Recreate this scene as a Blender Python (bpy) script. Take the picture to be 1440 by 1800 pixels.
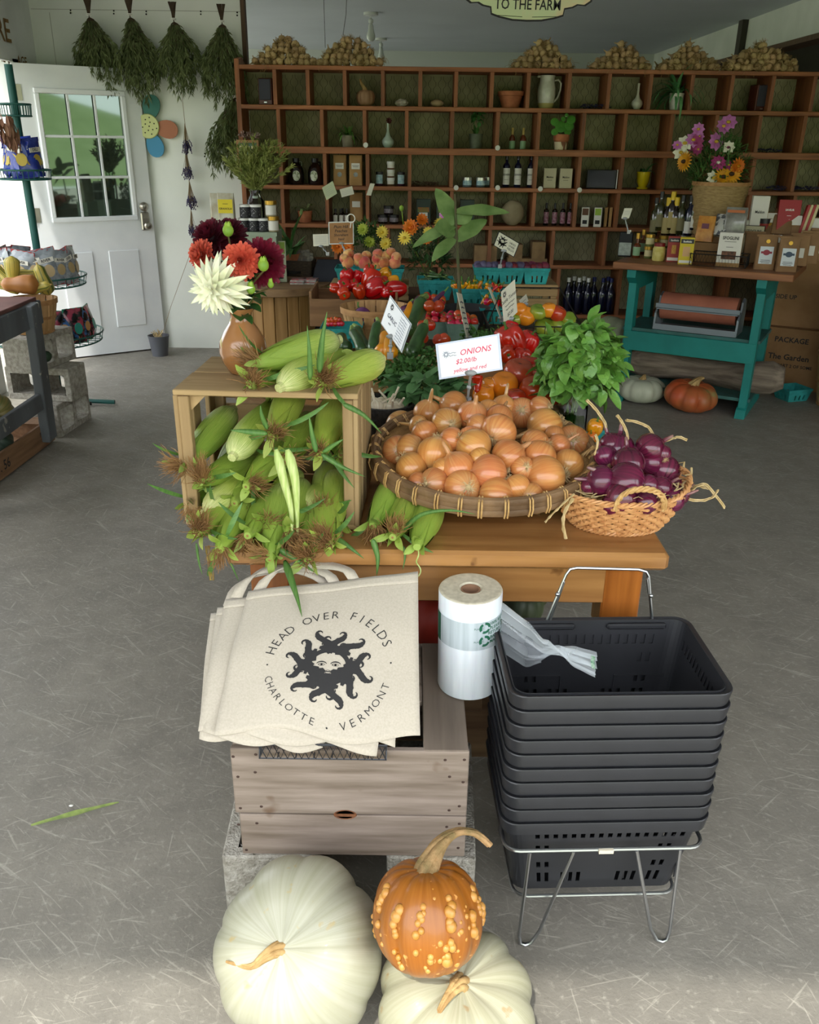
import bpy, math, random
from math import sin, cos, pi, atan2, sqrt, radians as rad
from mathutils import Vector as V, Matrix, Euler, noise
S = bpy.context.scene
for o in list(bpy.data.objects): bpy.data.objects.remove(o)
COL = S.collection
random.seed(7)
rnd = random.random
def ru(a, b): return a + (b - a) * random.random()
# ------------------------------------------------------------ camera, sky, sun, exposure
FPX, EYE, PITCH, ROLL = 1500.0, 1.58, math.atan(650 / 1500), rad(.75)
_r = V((1, 0, 0)); _u = V((0, sin(PITCH), cos(PITCH))); CF = V((0, cos(PITCH), -sin(PITCH)))
CR = cos(ROLL) * _r + sin(ROLL) * _u; CU = -sin(ROLL) * _r + cos(ROLL) * _u
cam = bpy.data.objects.new('camera', bpy.data.cameras.new('camera')); COL.objects.link(cam)
cam.matrix_world = Matrix(((CR.x, CU.x, -CF.x, 0), (CR.y, CU.y, -CF.y, 0), (CR.z, CU.z, -CF.z, EYE), (0, 0, 0, 1)))
cam.data.sensor_fit = 'HORIZONTAL'; cam.data.sensor_width = 36; cam.data.lens = 36 * FPX / 1440
cam.data.clip_start = .05; cam.data.clip_end = 300
S.camera = cam
S.view_settings.view_transform = 'Standard'; S.view_settings.look = 'None'
S.view_settings.gamma = 1; S.view_settings.use_curve_mapping = False
S.view_settings.exposure = 0.22
W = bpy.data.worlds.new('world'); S.world = W; W.use_nodes = True
_bg = W.node_tree.nodes['Background']; _bg.inputs['Strength'].default_value = 4.0
_bg.inputs['Color'].default_value = (.93, .96, 1, 1)
sun = bpy.data.objects.new('sun', bpy.data.lights.new('sun', 'SUN')); COL.objects.link(sun)
sun.data.energy = 3.2; sun.data.angle = rad(1.6); sun.data.color = (1, .95, .86)
SUN_DIR = V((.22, .62, -1.05)).normalized()
sun.rotation_euler = SUN_DIR.to_track_quat('-Z', 'Y').to_euler()
S.cycles.max_bounces = 7; S.cycles.diffuse_bounces = 4; S.cycles.transparent_max_bounces = 12
S.cycles.sample_clamp_indirect = 6; S.cycles.caustics_reflective = False; S.cycles.caustics_refractive = False
S.cycles.use_denoising = True
def ray(x, y):
  return ((x - 720) / FPX) * CR + ((900 - y) / FPX) * CU + CF
def pY(x, y, Y):
  d = ray(x, y); t = Y / d.y
  return V((d.x * t, Y, EYE + d.z * t))
def pz(x, y, z):
  d = ray(x, y); t = (z - EYE) / d.z
  return V((d.x * t, d.y * t, z))
def pX(x, y, X):
  d = ray(x, y); t = X / d.x
  return V((X, d.y * t, EYE + d.z * t))
def hit(x, y, fn, t0=.5, t1=8):
  d = ray(x, y); t = t0; best = None
  while t < t1:
    p = V((0, 0, EYE)) + d * t; g = p.z - fn(p.x, p.y)
    if g < 0: return p
    if best is None or g < best[0]: best = (g, p)
    t += .006
  return best[1]
# ------------------------------------------------------------ materials
def hx(h):
  h = h.lstrip('#')
  c = [int(h[i:i + 2], 16) / 255 for i in (0, 2, 4)]
  return tuple((v / 12.92 if v <= .04045 else ((v + .055) / 1.055) ** 2.4) for v in c) + (1,)
_MC = {}
def mat(name, c, c2=None, scale=8, rough=.6, bump=0, bscale=None, metal=0, trans=0, coat=0, rand=0, hue=0, st=(1, 1, 1),
    det=4, lo=.35, hi=.65, rad_=0, grad=None, sss=0, alpha=1, spec=.5, ior=1.45, spots=None, emit=0, sheen=0, bdist=.01):
  if name in _MC: return _MC[name]
  m = bpy.data.materials.new(name); m.use_nodes = True; _MC[name] = m
  nt = m.node_tree; N = nt.nodes; L = nt.links; b = N['Principled BSDF']
  def nd(t, **k):
    n = N.new(t)
    for a, v in k.items(): setattr(n, a, v)
    return n
  tc = nd('ShaderNodeTexCoord'); src = tc.outputs['Object']
  if rad_ or grad:
    sp = nd('ShaderNodeSeparateXYZ'); L.new(tc.outputs['Object'], sp.inputs[0])
  if rad_:
    at = nd('ShaderNodeMath', operation='ARCTAN2'); L.new(sp.outputs[1], at.inputs[0]); L.new(sp.outputs[0], at.inputs[1])
    mu = nd('ShaderNodeMath', operation='MULTIPLY'); L.new(at.outputs[0], mu.inputs[0]); mu.inputs[1].default_value = rad_
    cb = nd('ShaderNodeCombineXYZ'); L.new(mu.outputs[0], cb.inputs[0]); L.new(sp.outputs[2], cb.inputs[1]); src = cb.outputs[0]
  mp = nd('ShaderNodeMapping'); mp.inputs['Scale'].default_value = st; L.new(src, mp.inputs[0])
  oi = nd('ShaderNodeObjectInfo')
  if rand:
    vm = nd('ShaderNodeVectorMath', operation='ADD'); L.new(mp.outputs[0], vm.inputs[0])
    mm = nd('ShaderNodeMath', operation='MULTIPLY'); L.new(oi.outputs['Random'], mm.inputs[0]); mm.inputs[1].default_value = 37
    L.new(mm.outputs[0], vm.inputs[1]); vec = vm.outputs[0]
  else: vec = mp.outputs[0]
  col = None
  if grad:
    rp = nd('ShaderNodeValToRGB'); mr = nd('ShaderNodeMapRange')
    z0, z1 = grad[0][0], grad[-1][0]
    mr.inputs['From Min'].default_value = z0; mr.inputs['From Max'].default_value = z1
    L.new(sp.outputs[2], mr.inputs[0]); L.new(mr.outputs[0], rp.inputs[0])
    e = rp.color_ramp.elements
    for i, (z, h) in enumerate(grad):
      q = (z - z0) / (z1 - z0)
      el = e[i] if i < 2 else e.new(q)
      el.position = q; el.color = hx(h)
    col = rp.outputs[0]
  if c2 is not None:
    no = nd('ShaderNodeTexNoise'); no.inputs['Scale'].default_value = scale; no.inputs['Detail'].default_value = det
    L.new(vec, no.inputs['Vector'])
    mr = nd('ShaderNodeMapRange'); mr.inputs['From Min'].default_value = lo; mr.inputs['From Max'].default_value = hi
    L.new(no.outputs[0], mr.inputs[0])
    mx = nd('ShaderNodeMix', data_type='RGBA'); L.new(mr.outputs[0], mx.inputs[0])
    mx.inputs[6].default_value = hx(c); mx.inputs[7].default_value = hx(c2)
    if col is not None:
      L.new(col, mx.inputs[6])
    col = mx.outputs[2]
  if spots:
    h, sc, th = spots
    n2 = nd('ShaderNodeTexNoise'); n2.inputs['Scale'].default_value = sc; n2.inputs['Detail'].default_value = 3; L.new(tc.outputs['Object'], n2.inputs['Vector'])
    mr = nd('ShaderNodeMapRange'); mr.inputs['From Min'].default_value = th; mr.inputs['From Max'].default_value = th + .06; L.new(n2.outputs[0], mr.inputs[0])
    mx = nd('ShaderNodeMix', data_type='RGBA'); L.new(mr.outputs[0], mx.inputs[0]); mx.inputs[7].default_value = hx(h)
    if col is not None: L.new(col, mx.inputs[6])
    else: mx.inputs[6].default_value = hx(c)
    col = mx.outputs[2]
  if rand or hue:
    hs = nd('ShaderNodeHueSaturation')
    mr = nd('ShaderNodeMapRange'); mr.inputs['To Min'].default_value = 1 - rand; mr.inputs['To Max'].default_value = 1 + rand
    L.new(oi.outputs['Random'], mr.inputs[0]); L.new(mr.outputs[0], hs.inputs['Value'])
    if hue:
      fr = nd('ShaderNodeMath', operation='MULTIPLY'); L.new(oi.outputs['Random'], fr.inputs[0]); fr.inputs[1].default_value = 7.31
      f2 = nd('ShaderNodeMath', operation='FRACT'); L.new(fr.outputs[0], f2.inputs[0])
      mr = nd('ShaderNodeMapRange'); mr.inputs['To Min'].default_value = .5 - hue; mr.inputs['To Max'].default_value = .5 + hue
      L.new(f2.outputs[0], mr.inputs[0]); L.new(mr.outputs[0], hs.inputs['Hue'])
    if col is not None: L.new(col, hs.inputs['Color'])
    else: hs.inputs['Color'].default_value = hx(c)
    col = hs.outputs[0]
  if col is not None: L.new(col, b.inputs['Base Color'])
  else: b.inputs['Base Color'].default_value = hx(c)
  I = b.inputs
  I['Roughness'].default_value = rough; I['Metallic'].default_value = metal; I['IOR'].default_value = ior
  I['Specular IOR Level'].default_value = spec
  I['Transmission Weight'].default_value = trans; I['Coat Weight'].default_value = coat; I['Coat Roughness'].default_value = .12
  if sss:
    I['Subsurface Weight'].default_value = sss; I['Subsurface Scale'].default_value = .02
  if sheen: I['Sheen Weight'].default_value = sheen
  I['Alpha'].default_value = alpha
  if emit:
    I['Emission Strength'].default_value = emit; I['Emission Color'].default_value = hx(c)
  if bump:
    n3 = nd('ShaderNodeTexNoise'); n3.inputs['Scale'].default_value = bscale or scale; n3.inputs['Detail'].default_value = 5; L.new(vec, n3.inputs['Vector'])
    bp = nd('ShaderNodeBump'); bp.inputs['Strength'].default_value = bump; bp.inputs['Distance'].default_value = bdist; L.new(n3.outputs[0], bp.inputs['Height'])
    L.new(bp.outputs[0], b.inputs['Normal'])
  return m
def wood(name, c, c2, ax=0, scale=3, rough=.65, rand=.08, bump=.25, **k):
  st = [14, 14, 14]; st[ax] = 1.1
  return mat(name, c, c2, scale=scale, rough=rough, st=tuple(st), det=6, lo=.3, hi=.72, rand=rand, bump=bump, bdist=.004, **k)
def thin_glass(name, tint='#ffffff', a=.18, rough=.05):
  m = bpy.data.materials.new(name); m.use_nodes = True; nt = m.node_tree; N = nt.nodes; L = nt.links
  N.remove(N['Principled BSDF']); out = N['Material Output']
  g = N.new('ShaderNodeBsdfGlossy'); g.inputs['Roughness'].default_value = rough
  t = N.new('ShaderNodeBsdfTransparent'); t.inputs[0].default_value = hx(tint)
  mx = N.new('ShaderNodeMixShader'); lw = N.new('ShaderNodeLayerWeight'); lw.inputs[0].default_value = a
  L.new(lw.outputs['Fresnel'], mx.inputs[0]); L.new(t.outputs[0], mx.inputs[1]); L.new(g.outputs[0], mx.inputs[2]); L.new(mx.outputs[0], out.inputs[0])
  return m
def film(name, a, tint='#ffffff', rough=.2):
  m = bpy.data.materials.new(name); m.use_nodes = True; nt = m.node_tree; N = nt.nodes; L = nt.links
  b = N['Principled BSDF']; b.inputs['Base Color'].default_value = hx(tint); b.inputs['Roughness'].default_value = rough
  b.inputs['Alpha'].default_value = a; b.inputs['Coat Weight'].default_value = .6
  return m
# ------------------------------------------------------------ mesh helpers
def TR(loc=(0, 0, 0), rot=(0, 0, 0), s=1):
  if not hasattr(s, '__len__'): s = (s, s, s)
  return Matrix.Translation(V(loc)) @ Euler(rot).to_matrix().to_4x4() @ Matrix.Diagonal(V(s)).to_4x4()
def along(p, d, roll=0, s=1):
  "matrix taking local +z onto direction d at p"
  q = V(d).normalized().to_track_quat('Z', 'Y').to_matrix().to_4x4()
  return Matrix.Translation(V(p)) @ q @ Matrix.Rotation(roll, 4, 'Z') @ Matrix.Scale(s, 4)
class MB:
  def __init__(s): s.v = []; s.f = []; s.m = []
  def add(s, v, f, M=None, m=0):
    n = len(s.v)
    s.v += [(M @ V(p))[:] for p in v] if M is not None else [tuple(p) for p in v]
    s.f += [tuple(i + n for i in q) for q in f]; s.m += [m] * len(f); return s
  def box(s, c, d, M=None, m=0, bev=0):
    x, y, z = c; a, b, h = d[0] / 2, d[1] / 2, d[2] / 2
    if bev:
      e = min(bev, a * .8, b * .8, h * .8); v = []; f = []
      for (zz, i) in ((-h, e), (-h + e, 0), (h - e, 0), (h, e)):
        A, B = a - i, b - i; k = e if i == 0 else e * .6
        v += [(x + p, y + q, z + zz) for p, q in ((-A + k, -B), (A - k, -B), (A, -B + k), (A, B - k), (A - k, B), (-A + k, B), (-A, B - k), (-A, -B + k))]
      for l in range(3):
        for j in range(8): f.append((l * 8 + j, l * 8 + (j + 1) % 8, l * 8 + 8 + (j + 1) % 8, l * 8 + 8 + j))
      f.append(tuple(range(7, -1, -1))); f.append(tuple(range(24, 32)))
      return s.add(v, f, M, m)
    v = [(x + i * a, y + j * b, z + k * h) for i in (-1, 1) for j in (-1, 1) for k in (-1, 1)]
    return s.add(v, [(0, 1, 3, 2), (4, 6, 7, 5), (0, 4, 5, 1), (2, 3, 7, 6), (0, 2, 6, 4), (1, 5, 7, 3)], M, m)
  def tube(s, P, r, n=6, M=None, m=0, closed=False, cap=True, flat=1):
    P = [V(p) for p in P]; k = len(P); v = []; f = []
    if k < 2: return s
    up = V((0, 0, 1)); prev = None
    for i, p in enumerate(P):
      if closed: t = P[(i + 1) % k] - P[i - 1]
      else: t = P[min(i + 1, k - 1)] - P[max(i - 1, 0)]
      if t.length < 1e-9: t = V((0, 0, 1))
      t.normalize()
      a = prev if prev is not None else (up if abs(t.z) < .95 else V((1, 0, 0)))
      a = (a - t * a.dot(t))
      if a.length < 1e-6: a = t.orthogonal()
      a.normalize(); prev = a; b = t.cross(a)
      R = r[i] if hasattr(r, '__len__') else r
      for j in range(n):
        q = 2 * pi * j / n; v.append(p + a * (cos(q) * R * flat) + b * (sin(q) * R))
    for i in range(k if closed else k - 1):
      A = i * n; B = ((i + 1) % k) * n
      for j in range(n): f.append((A + j, A + (j + 1) % n, B + (j + 1) % n, B + j))
    if cap and not closed and n > 2: f.append(tuple(range(n - 1, -1, -1))); f.append(tuple(range((k - 1) * n, k * n)))
    return s.add(v, f, M, m)
  def lathe(s, prof, n=24, M=None, m=0, rf=None, cap=True):
    "prof [(r,z)]; rf(theta,i,r,z)->(r,z)"
    v = []; f = []; k = len(prof)
    for i, (r, z) in enumerate(prof):
      for j in range(n):
        q = 2 * pi * j / n; R, Z = (r, z) if rf is None else rf(q, i, r, z)
        v.append((R * cos(q), R * sin(q), Z))
    for i in range(k - 1):
      for j in range(n): f.append((i * n + j, i * n + (j + 1) % n, (i + 1) * n + (j + 1) % n, (i + 1) * n + j))
    if cap:
      if prof[0][0] > 1e-5: f.append(tuple(range(n - 1, -1, -1)))
      if prof[-1][0] > 1e-5: f.append(tuple(range((k - 1) * n, k * n)))
    return s.add(v, f, M, m)
  def ball(s, c, r, nu=10, nv=7, M=None, m=0, fn=None):
    if not hasattr(r, '__len__'): r = (r, r, r)
    v = []; f = []
    for i in range(nv + 1):
      a = -pi / 2 + pi * i / nv
      for j in range(nu):
        q = 2 * pi * j / nu; d = V((cos(a) * cos(q), cos(a) * sin(q), sin(a))); k = fn(d) if fn else 1
        v.append((c[0] + d.x * r[0] * k, c[1] + d.y * r[1] * k, c[2] + d.z * r[2] * k))
    for i in range(nv):
      for j in range(nu): f.append((i * nu + j, i * nu + (j + 1) % nu, (i + 1) * nu + (j + 1) % nu, (i + 1) * nu + j))
    return s.add(v, f, M, m)
  def grid(s, fn, nu, nv, M=None, m=0):
    v = [fn(i / nu, j / nv) for j in range(nv + 1) for i in range(nu + 1)]
    f = [(j * (nu + 1) + i, j * (nu + 1) + i + 1, (j + 1) * (nu + 1) + i + 1, (j + 1) * (nu + 1) + i) for j in range(nv) for i in range(nu)]
    return s.add(v, f, M, m)
  def leaf(s, L, w, bend=.3, M=None, m=0, n=5, cup=.25, shape=None, wave=0, twist=0):
    "blade along +y, normal +z; bend droops"
    v = []; f = []; ph = rnd() * 6
    p = V((0, 0, 0)); a = 0
    for i in range(n + 1):
      t = i / n; W_ = w * (shape(t) if shape else sin(pi * min(1, t * .92 + .06)) ** .8)
      wv = wave * w * sin(t * 14 + ph)
      dx, dz = cos(twist * t), sin(twist * t)
      v += [(p.x - W_ * dx, p.y, p.z + cup * W_ + wv - W_ * dz), (p.x, p.y, p.z), (p.x + W_ * dx, p.y, p.z + cup * W_ - wv + W_ * dz)]
      a -= bend / n; p = p + V((0, cos(a), sin(a))) * (L / n)
    for i in range(n):
      b = i * 3; f += [(b, b + 1, b + 4, b + 3), (b + 1, b + 2, b + 5, b + 4)]
    return s.add(v, f, M, m)
  def rr(s, levels, n=5, M=None, m=0, cap0=True, cap1=True, skip=None):
    "rounded-rectangle loft: (hx, hy, r, z[, cx, cy])"
    v = []; f = []; K = 4 * (n + 1)
    for lv in levels:
      a, b, r, z = lv[:4]; cx, cy = lv[4:6] if len(lv) > 4 else (0, 0); r = min(r, a * .999, b * .999)
      for qi, (sx, sy) in enumerate(((1, 1), (-1, 1), (-1, -1), (1, -1))):
        for j in range(n + 1):
          q = (qi + j / n) * pi / 2
          v.append((cx + sx * (a - r) + r * cos(q), cy + sy * (b - r) + r * sin(q), z))
    for i in range(len(levels) - 1):
      for j in range(K): f.append((i * K + j, i * K + (j + 1) % K, (i + 1) * K + (j + 1) % K, (i + 1) * K + j))
    if cap0: f.append(tuple(range(K - 1, -1, -1)))
    if cap1: f.append(tuple(range((len(levels) - 1) * K, len(levels) * K)))
    return s.add(v, f, M, m)
  def prism(s, out, z0, z1, M=None, m=0):
    k = len(out); v = [(x, y, z0) for x, y in out] + [(x, y, z1) for x, y in out]
    f = [(i, (i + 1) % k, k + (i + 1) % k, k + i) for i in range(k)] + [tuple(range(k - 1, -1, -1)), tuple(range(k, 2 * k))]
    return s.add(v, f, M, m)
  def text(s, t, size, M=None, m=0, fn=None, sx=1, bold=0):
    v, f = glyphs(t, bold)
    v = [(x * size * sx, y * size, 0) for x, y in v]
    if fn: v = [fn(x, y) for x, y, _ in v]
    return s.add(v, f, M, m)
  def mesh(s, name, mats, smooth=True, ang=40):
    me = bpy.data.meshes.new(name); me.from_pydata([tuple(float(c) for c in p[:3]) for p in s.v], [], s.f)
    for k in (mats if isinstance(mats, (list, tuple)) else [mats]): me.materials.append(k)
    if isinstance(mats, (list, tuple)): me.polygons.foreach_set('material_index', s.m)
    me.validate(clean_customdata=False)
    if smooth:
      me.polygons.foreach_set('use_smooth', [True] * len(me.polygons))
      try: me.set_sharp_from_angle(angle=rad(ang))
      except Exception: pass
    me.update(); return me
  def build(s, name, mats, parent=None, smooth=True, ang=40, loc=None, rot=None, solid=0, label=None):
    o = bpy.data.objects.new(name, s.mesh(name, mats, smooth, ang)); COL.objects.link(o)
    if parent is not None: o.parent = parent
    if loc is not None: o.location = loc
    if rot is not None: o.rotation_euler = rot
    if solid:
      md = o.modifiers.new('solid', 'SOLIDIFY'); md.thickness = solid; md.offset = 0
    if label: o['label'] = label
    return o
_GC = {}
def glyphs(t, bold=0):
  k = (t, bold)
  if k not in _GC:
    c = bpy.data.curves.new('t', 'FONT'); c.body = t; c.align_x = 'CENTER'; c.align_y = 'CENTER'; c.size = 1; c.resolution_u = 2; c.offset = bold
    o = bpy.data.objects.new('t', c); COL.objects.link(o); bpy.context.view_layer.update()
    me = o.evaluated_get(bpy.context.evaluated_depsgraph_get()).to_mesh()
    _GC[k] = ([(q.co.x, q.co.y) for q in me.vertices], [tuple(p.vertices) for p in me.polygons])
    bpy.data.objects.remove(o); bpy.data.curves.remove(c)
  return _GC[k]
# ------------------------------------------------------------ things
def tag(o, label, cat, group=None, kind=None):
  o['label'] = label; o['category'] = cat
  if group: o['group'] = group
  if kind: o['kind'] = kind
  return o
def E(name, label, cat, loc=(0, 0, 0), rot=(0, 0, 0), s=1, group=None):
  o = bpy.data.objects.new(name, None); COL.objects.link(o); o.empty_display_size = .02
  o.location = loc; o.rotation_euler = rot; o.scale = (s, s, s) if not hasattr(s, '__len__') else s
  return tag(o, label, cat, group)
def struct(name, mb, m, **k):
  o = mb.build(name, m, **k); o['kind'] = 'structure'; return o
def copy_tree(o, parent=None):
  c = o.copy(); COL.objects.link(c)
  if parent is not None: c.parent = parent
  for ch in o.children: copy_tree(ch, c)
  return c
PR = {}
def proto(key, fn):
  PR[key] = [fn, None, False]
def place(key, loc, rot=(0, 0, 0), s=1, label=None, group=None, M=None):
  p = PR[key]
  if p[1] is None: p[1] = p[0]()
  o = p[1] if not p[2] else copy_tree(p[1]); p[2] = True
  if M is not None:
    l, q, sc = M.decompose(); o.location = l; o.rotation_euler = q.to_euler(); o.scale = sc
  else:
    o.location = loc; o.rotation_euler = rot; o.scale = (s, s, s) if not hasattr(s, '__len__') else s
  if label: o['label'] = label
  if group: o['group'] = group
  elif 'group' in o: del o['group']
  return o
def sm(t, a=0, b=1):
  t = max(0, min(1, (t - a) / (b - a))); return t * t * (3 - 2 * t)
# ------------------------------------------------------------ materials used across the room
M_conc = None
def concrete_floor():
  m = bpy.data.materials.new('floor_concrete'); m.use_nodes = True; nt = m.node_tree; N = nt.nodes; L = nt.links; b = N['Principled BSDF']
  tc = N.new('ShaderNodeTexCoord')
  def noi(sc, det, st=(1, 1, 1), rot=0):
    mr_ = N.new('ShaderNodeMapping'); mr_.inputs['Rotation'].default_value = (0, 0, rot); L.new(tc.outputs['Object'], mr_.inputs[0]); mp = N.new('ShaderNodeMapping'); mp.inputs['Scale'].default_value = st; L.new(mr_.outputs[0], mp.inputs[0])
    n = N.new('ShaderNodeTexNoise'); n.inputs['Scale'].default_value = sc; n.inputs['Detail'].default_value = det; n.inputs['Roughness'].default_value = .65; L.new(mp.outputs[0], n.inputs[0]); return n.outputs[0]
  def mr(s, a, c, lo=0, hi=1):
    q = N.new('ShaderNodeMapRange'); q.inputs[1].default_value = a; q.inputs[2].default_value = c; q.inputs[3].default_value = lo; q.inputs[4].default_value = hi; L.new(s, q.inputs[0]); return q.outputs[0]
  def mix(f, a, c):
    q = N.new('ShaderNodeMix'); q.data_type = 'RGBA'; L.new(f, q.inputs[0])
    for i, k in ((6, a), (7, c)):
      if isinstance(k, str): q.inputs[i].default_value = hx(k)
      else: L.new(k, q.inputs[i])
    return q.outputs[2]
  base = mix(mr(noi(1.6, 6), .35, .68), '#7e7a71', '#918c81')
  base = mix(mr(noi(9, 6), .3, .75, 0, .75), base, '#716d65')
  base = mix(mr(noi(60, 4), .56, .74, 0, .7), base, '#a8a498')
  base = mix(mr(noi(170, 3), .6, .75, 0, .6), base, '#57544d')
  for k, (rt, sc, th) in enumerate(((.45, 70, .63), (-.7, 90, .64), (.9, 60, .65), (1.5, 80, .65), (0.15, 110, .63), (-.25, 100, .63), (.7, 120, .62), (.6, 44, .66))):
    s = noi(sc, 3, (1, .05, 1), rt + pi / 2)
    base = mix(mr(s, th, th + .06, 0, .42), base, '#b8b3a6')
  L.new(base, b.inputs['Base Color'])
  L.new(mr(noi(7, 4), .3, .7, .5, .72), b.inputs['Roughness']); b.inputs['Specular IOR Level'].default_value = .45
  bp = N.new('ShaderNodeBump'); bp.inputs['Strength'].default_value = .35; bp.inputs['Distance'].default_value = .004; L.new(noi(90, 5), bp.inputs['Height']); L.new(bp.outputs[0], b.inputs['Normal'])
  return m
mWhite = mat('white_paint', '#dfe1df', '#cfd2cf', scale=3, rough=.5)
mPanel = mat('white_panel', '#e2e5de', '#d3d7d0', scale=1.5, rough=.42)
mCeil = mat('ceiling_paint', '#ccd4da', '#c2cad0', scale=1, rough=.7)
mDarkW = mat('dark_wall', '#4a4640', '#3c3832', scale=2, rough=.8)
mTrimB = wood('brown_trim', '#5c4431', '#46321f', ax=2)
mSteel = mat('steel', '#b9bcc0', rough=.28, metal=1)
mBlackM = mat('black_metal', '#22201f', rough=.45, metal=.6)
mInk = mat('ink', '#1f1e20', rough=.7)
mInkW = mat('ink_white', '#ecebe4', rough=.6)
mPaper = mat('paper', '#ecece4', rough=.6)
mGreen = mat('lawn_green', '#8c9e68', '#73874f', scale=.8, rough=.9)
mTree = mat('far_foliage', '#6f9636', '#42661f', scale=1.2, rough=.9)
mGrav = mat('gravel', '#b3aea4', '#928d80', scale=30, rough=.9)
# ------------------------------------------------------------ room shell
XL, XR, YB, YW, ZC = -2.76, 2.77, 11.2, 7.0, 2.55
f = MB(); f.box((1.8, 3.4, -.05), (9.3, 7.2, .1)); f.box((1.2, 9.15, -.05), (10.6, 4.3, .1)); struct('floor', f, concrete_floor(), smooth=False)
f = MB(); f.box((1.8, 3.4, ZC + .05), (9.36, 7.2, .1)); f.box((1.2, 9.15, ZC + .05), (10.6, 4.3, .1)); struct('ceiling', f, mCeil, smooth=False)
f = MB(); f.box((1.2, YB + .05, 1.28), (10.6, .1, 2.55)); struct('wall_back', f, mat('back_wall_paint', '#c9cdca', rough=.7), smooth=False)
f = MB(); f.box((6.45, 5.5, 1.28), (.1, 11.6, 2.55)); struct('wall_right', f, mDarkW, smooth=False)
f = MB()
f.box((XL - .06, 1.4, 1.275), (.12, 3.0, 2.55)); f.box((XL - .06, 5.42, 1.275), (.12, .34, 2.55)); f.box((XL - .06, 4.08, 2.43), (.12, 2.4, .24)); f.box((XL - .06, 6.045, 2.315), (.12, .91, .47)); f.box((XL - .06, 6.76, 1.275), (.12, .52, 2.55))  # wide out-of-view opening short of the doorway, added to let in more daylight
struct('wall_left', f, mWhite, smooth=False)
f = MB(); f.box(((-4 - 1.25) / 2, YW + .03, 1.275), (2.75, .06, 2.55)); struct('wall_panel', f, mPanel, smooth=False)
f = MB(); f.box((-1.238, YW + .03, 2.25), (.03, .075, .6)); struct('trim_1', f, mTrimB, smooth=False)
f = MB(); f.box((XL + .012, 6.56, 1.02), (.03, .09, 2.1)); f.box((XL + .012, 5.56, 1.02), (.03, .09, 2.1)); f.box((XL + .012, 6.06, 2.09), (.03, 1.09, .08))
struct('trim_2', f, mWhite, smooth=False)
# header over the garage openings, pier between the bays, bulkhead on the right
f = MB(); f.box((1.84, -.06, 2.43), (9.32, .12, .26)); f.box((XR + .02, -.06, 1.15), (.2, .12, 2.3)); struct('wall_front', f, mWhite, smooth=False)
f = MB(); f.box((XR + .06, 5.6, 2.425), (.12, 11.2, .27)); struct('trim_3', f, mWhite, smooth=False)
f = MB(); f.box((XR + .05, 5.6, 2.28), (.16, 11.2, .035)); struct('trim_4', f, mTrimB, smooth=False)
f = MB(); f.box((XR + 1.8, 8.2, 1.28), (3.7, .1, 2.55)); struct('wall_bay', f, mDarkW, smooth=False)
# outside
f = MB(); f.box((0, -6.0, -.08), (60, 11.8, .1)); f.box((-7.2, 7, -.08), (8.6, 14, .1)); struct('ground_gravel', f, mGrav, smooth=False)
f = MB(); f.grid(lambda u, v: ((u - .5) * 120, -11.8 - v * 54, -.05 + 9 * v * v + .6 * noise.noise(V((u * 9, v * 5, 0)))), 24, 14)
f.grid(lambda u, v: (-11.5 - v * 40, -10 + u * 50, -.05 + 5 * v * v), 16, 8)
struct('ground_lawn', f, mGreen)
# screws in the white panel
f = MB()
for x, y in ((42, 18), (124, 18), (200, 19), (257, 20), (353, 20), (417, 22), (52, 84), (197, 128), (300, 150), (360, 270)):
  for dy in (0, 5):
    p = pY(x, y + dy, YW - .004); f.ball(p, (.006, .003, .006), 6, 4)
o = f.build('screw', mBlackM); tag(o, 'dark screw heads dotted over the white wall panel', 'screws', kind='stuff')
f = MB(); f.box((-2.0, YW - .0005, 2.42), (1.5, .002, .004)); f.box((-2.62, YW - .0005, 1.2), (.004, .002, 2.4)); struct('trim_5', f, mat('seam', '#a9aaa2'), smooth=False)
# ------------------------------------------------------------ the open white door
mDoor = mat('door_white', '#eceff1', '#e2e6ea', scale=4, rough=.35, coat=.2)
H0 = V((-2.745, 6.50, 0)); dv = (V((-2.045, 6.965, 0)) - H0); DA = atan2(dv.y, dv.x)
D = bpy.data.objects.new('door_1', None); COL.objects.link(D); D.location = (H0.x, H0.y, .012); D.rotation_euler = (0, 0, DA); D['kind'] = 'structure'
DW, DH, DT = .86, 2.03, .045
wx0, wx1, wz0, wz1 = .15, .71, 1.03, 1.85
f = MB()
f.box((wx0 / 2, 0, DH / 2), (wx0, DT, DH)); f.box(((wx1 + DW) / 2, 0, DH / 2), (DW - wx1, DT, DH))
f.box(((wx0 + wx1) / 2, 0, wz0 / 2), (wx1 - wx0, DT, wz0)); f.box(((wx0 + wx1) / 2, 0, (wz1 + DH) / 2), (wx1 - wx0, DT, DH - wz1))
for c in (.255, .605):          # raised lower panels
  for x0, x1, z0, z1 in ((c - .115, c + .115, .2, .78),):
    for a, h in ((0, .008), (.028, -.002), (.045, .006)):
      f.box(((x0 + x1) / 2, -DT / 2 - h / 2 + .001, (z0 + z1) / 2), (x1 - x0 - 2 * a, abs(h) + .004, z1 - z0 - 2 * a), bev=.004)
f.build('door_leaf', mDoor, D, smooth=False)
f = MB()
for x0, x1, z0, z1 in ((wx0 - .035, wx1 + .035, wz0 - .035, wz0), (wx0 - .035, wx1 + .035, wz1, wz1 + .035), (wx0 - .035, wx0, wz0, wz1), (wx1, wx1 + .035, wz0, wz1)):
  f.box(((x0 + x1) / 2, -DT / 2 - .004, (z0 + z1) / 2), (x1 - x0, .022, z1 - z0), bev=.006)
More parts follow.
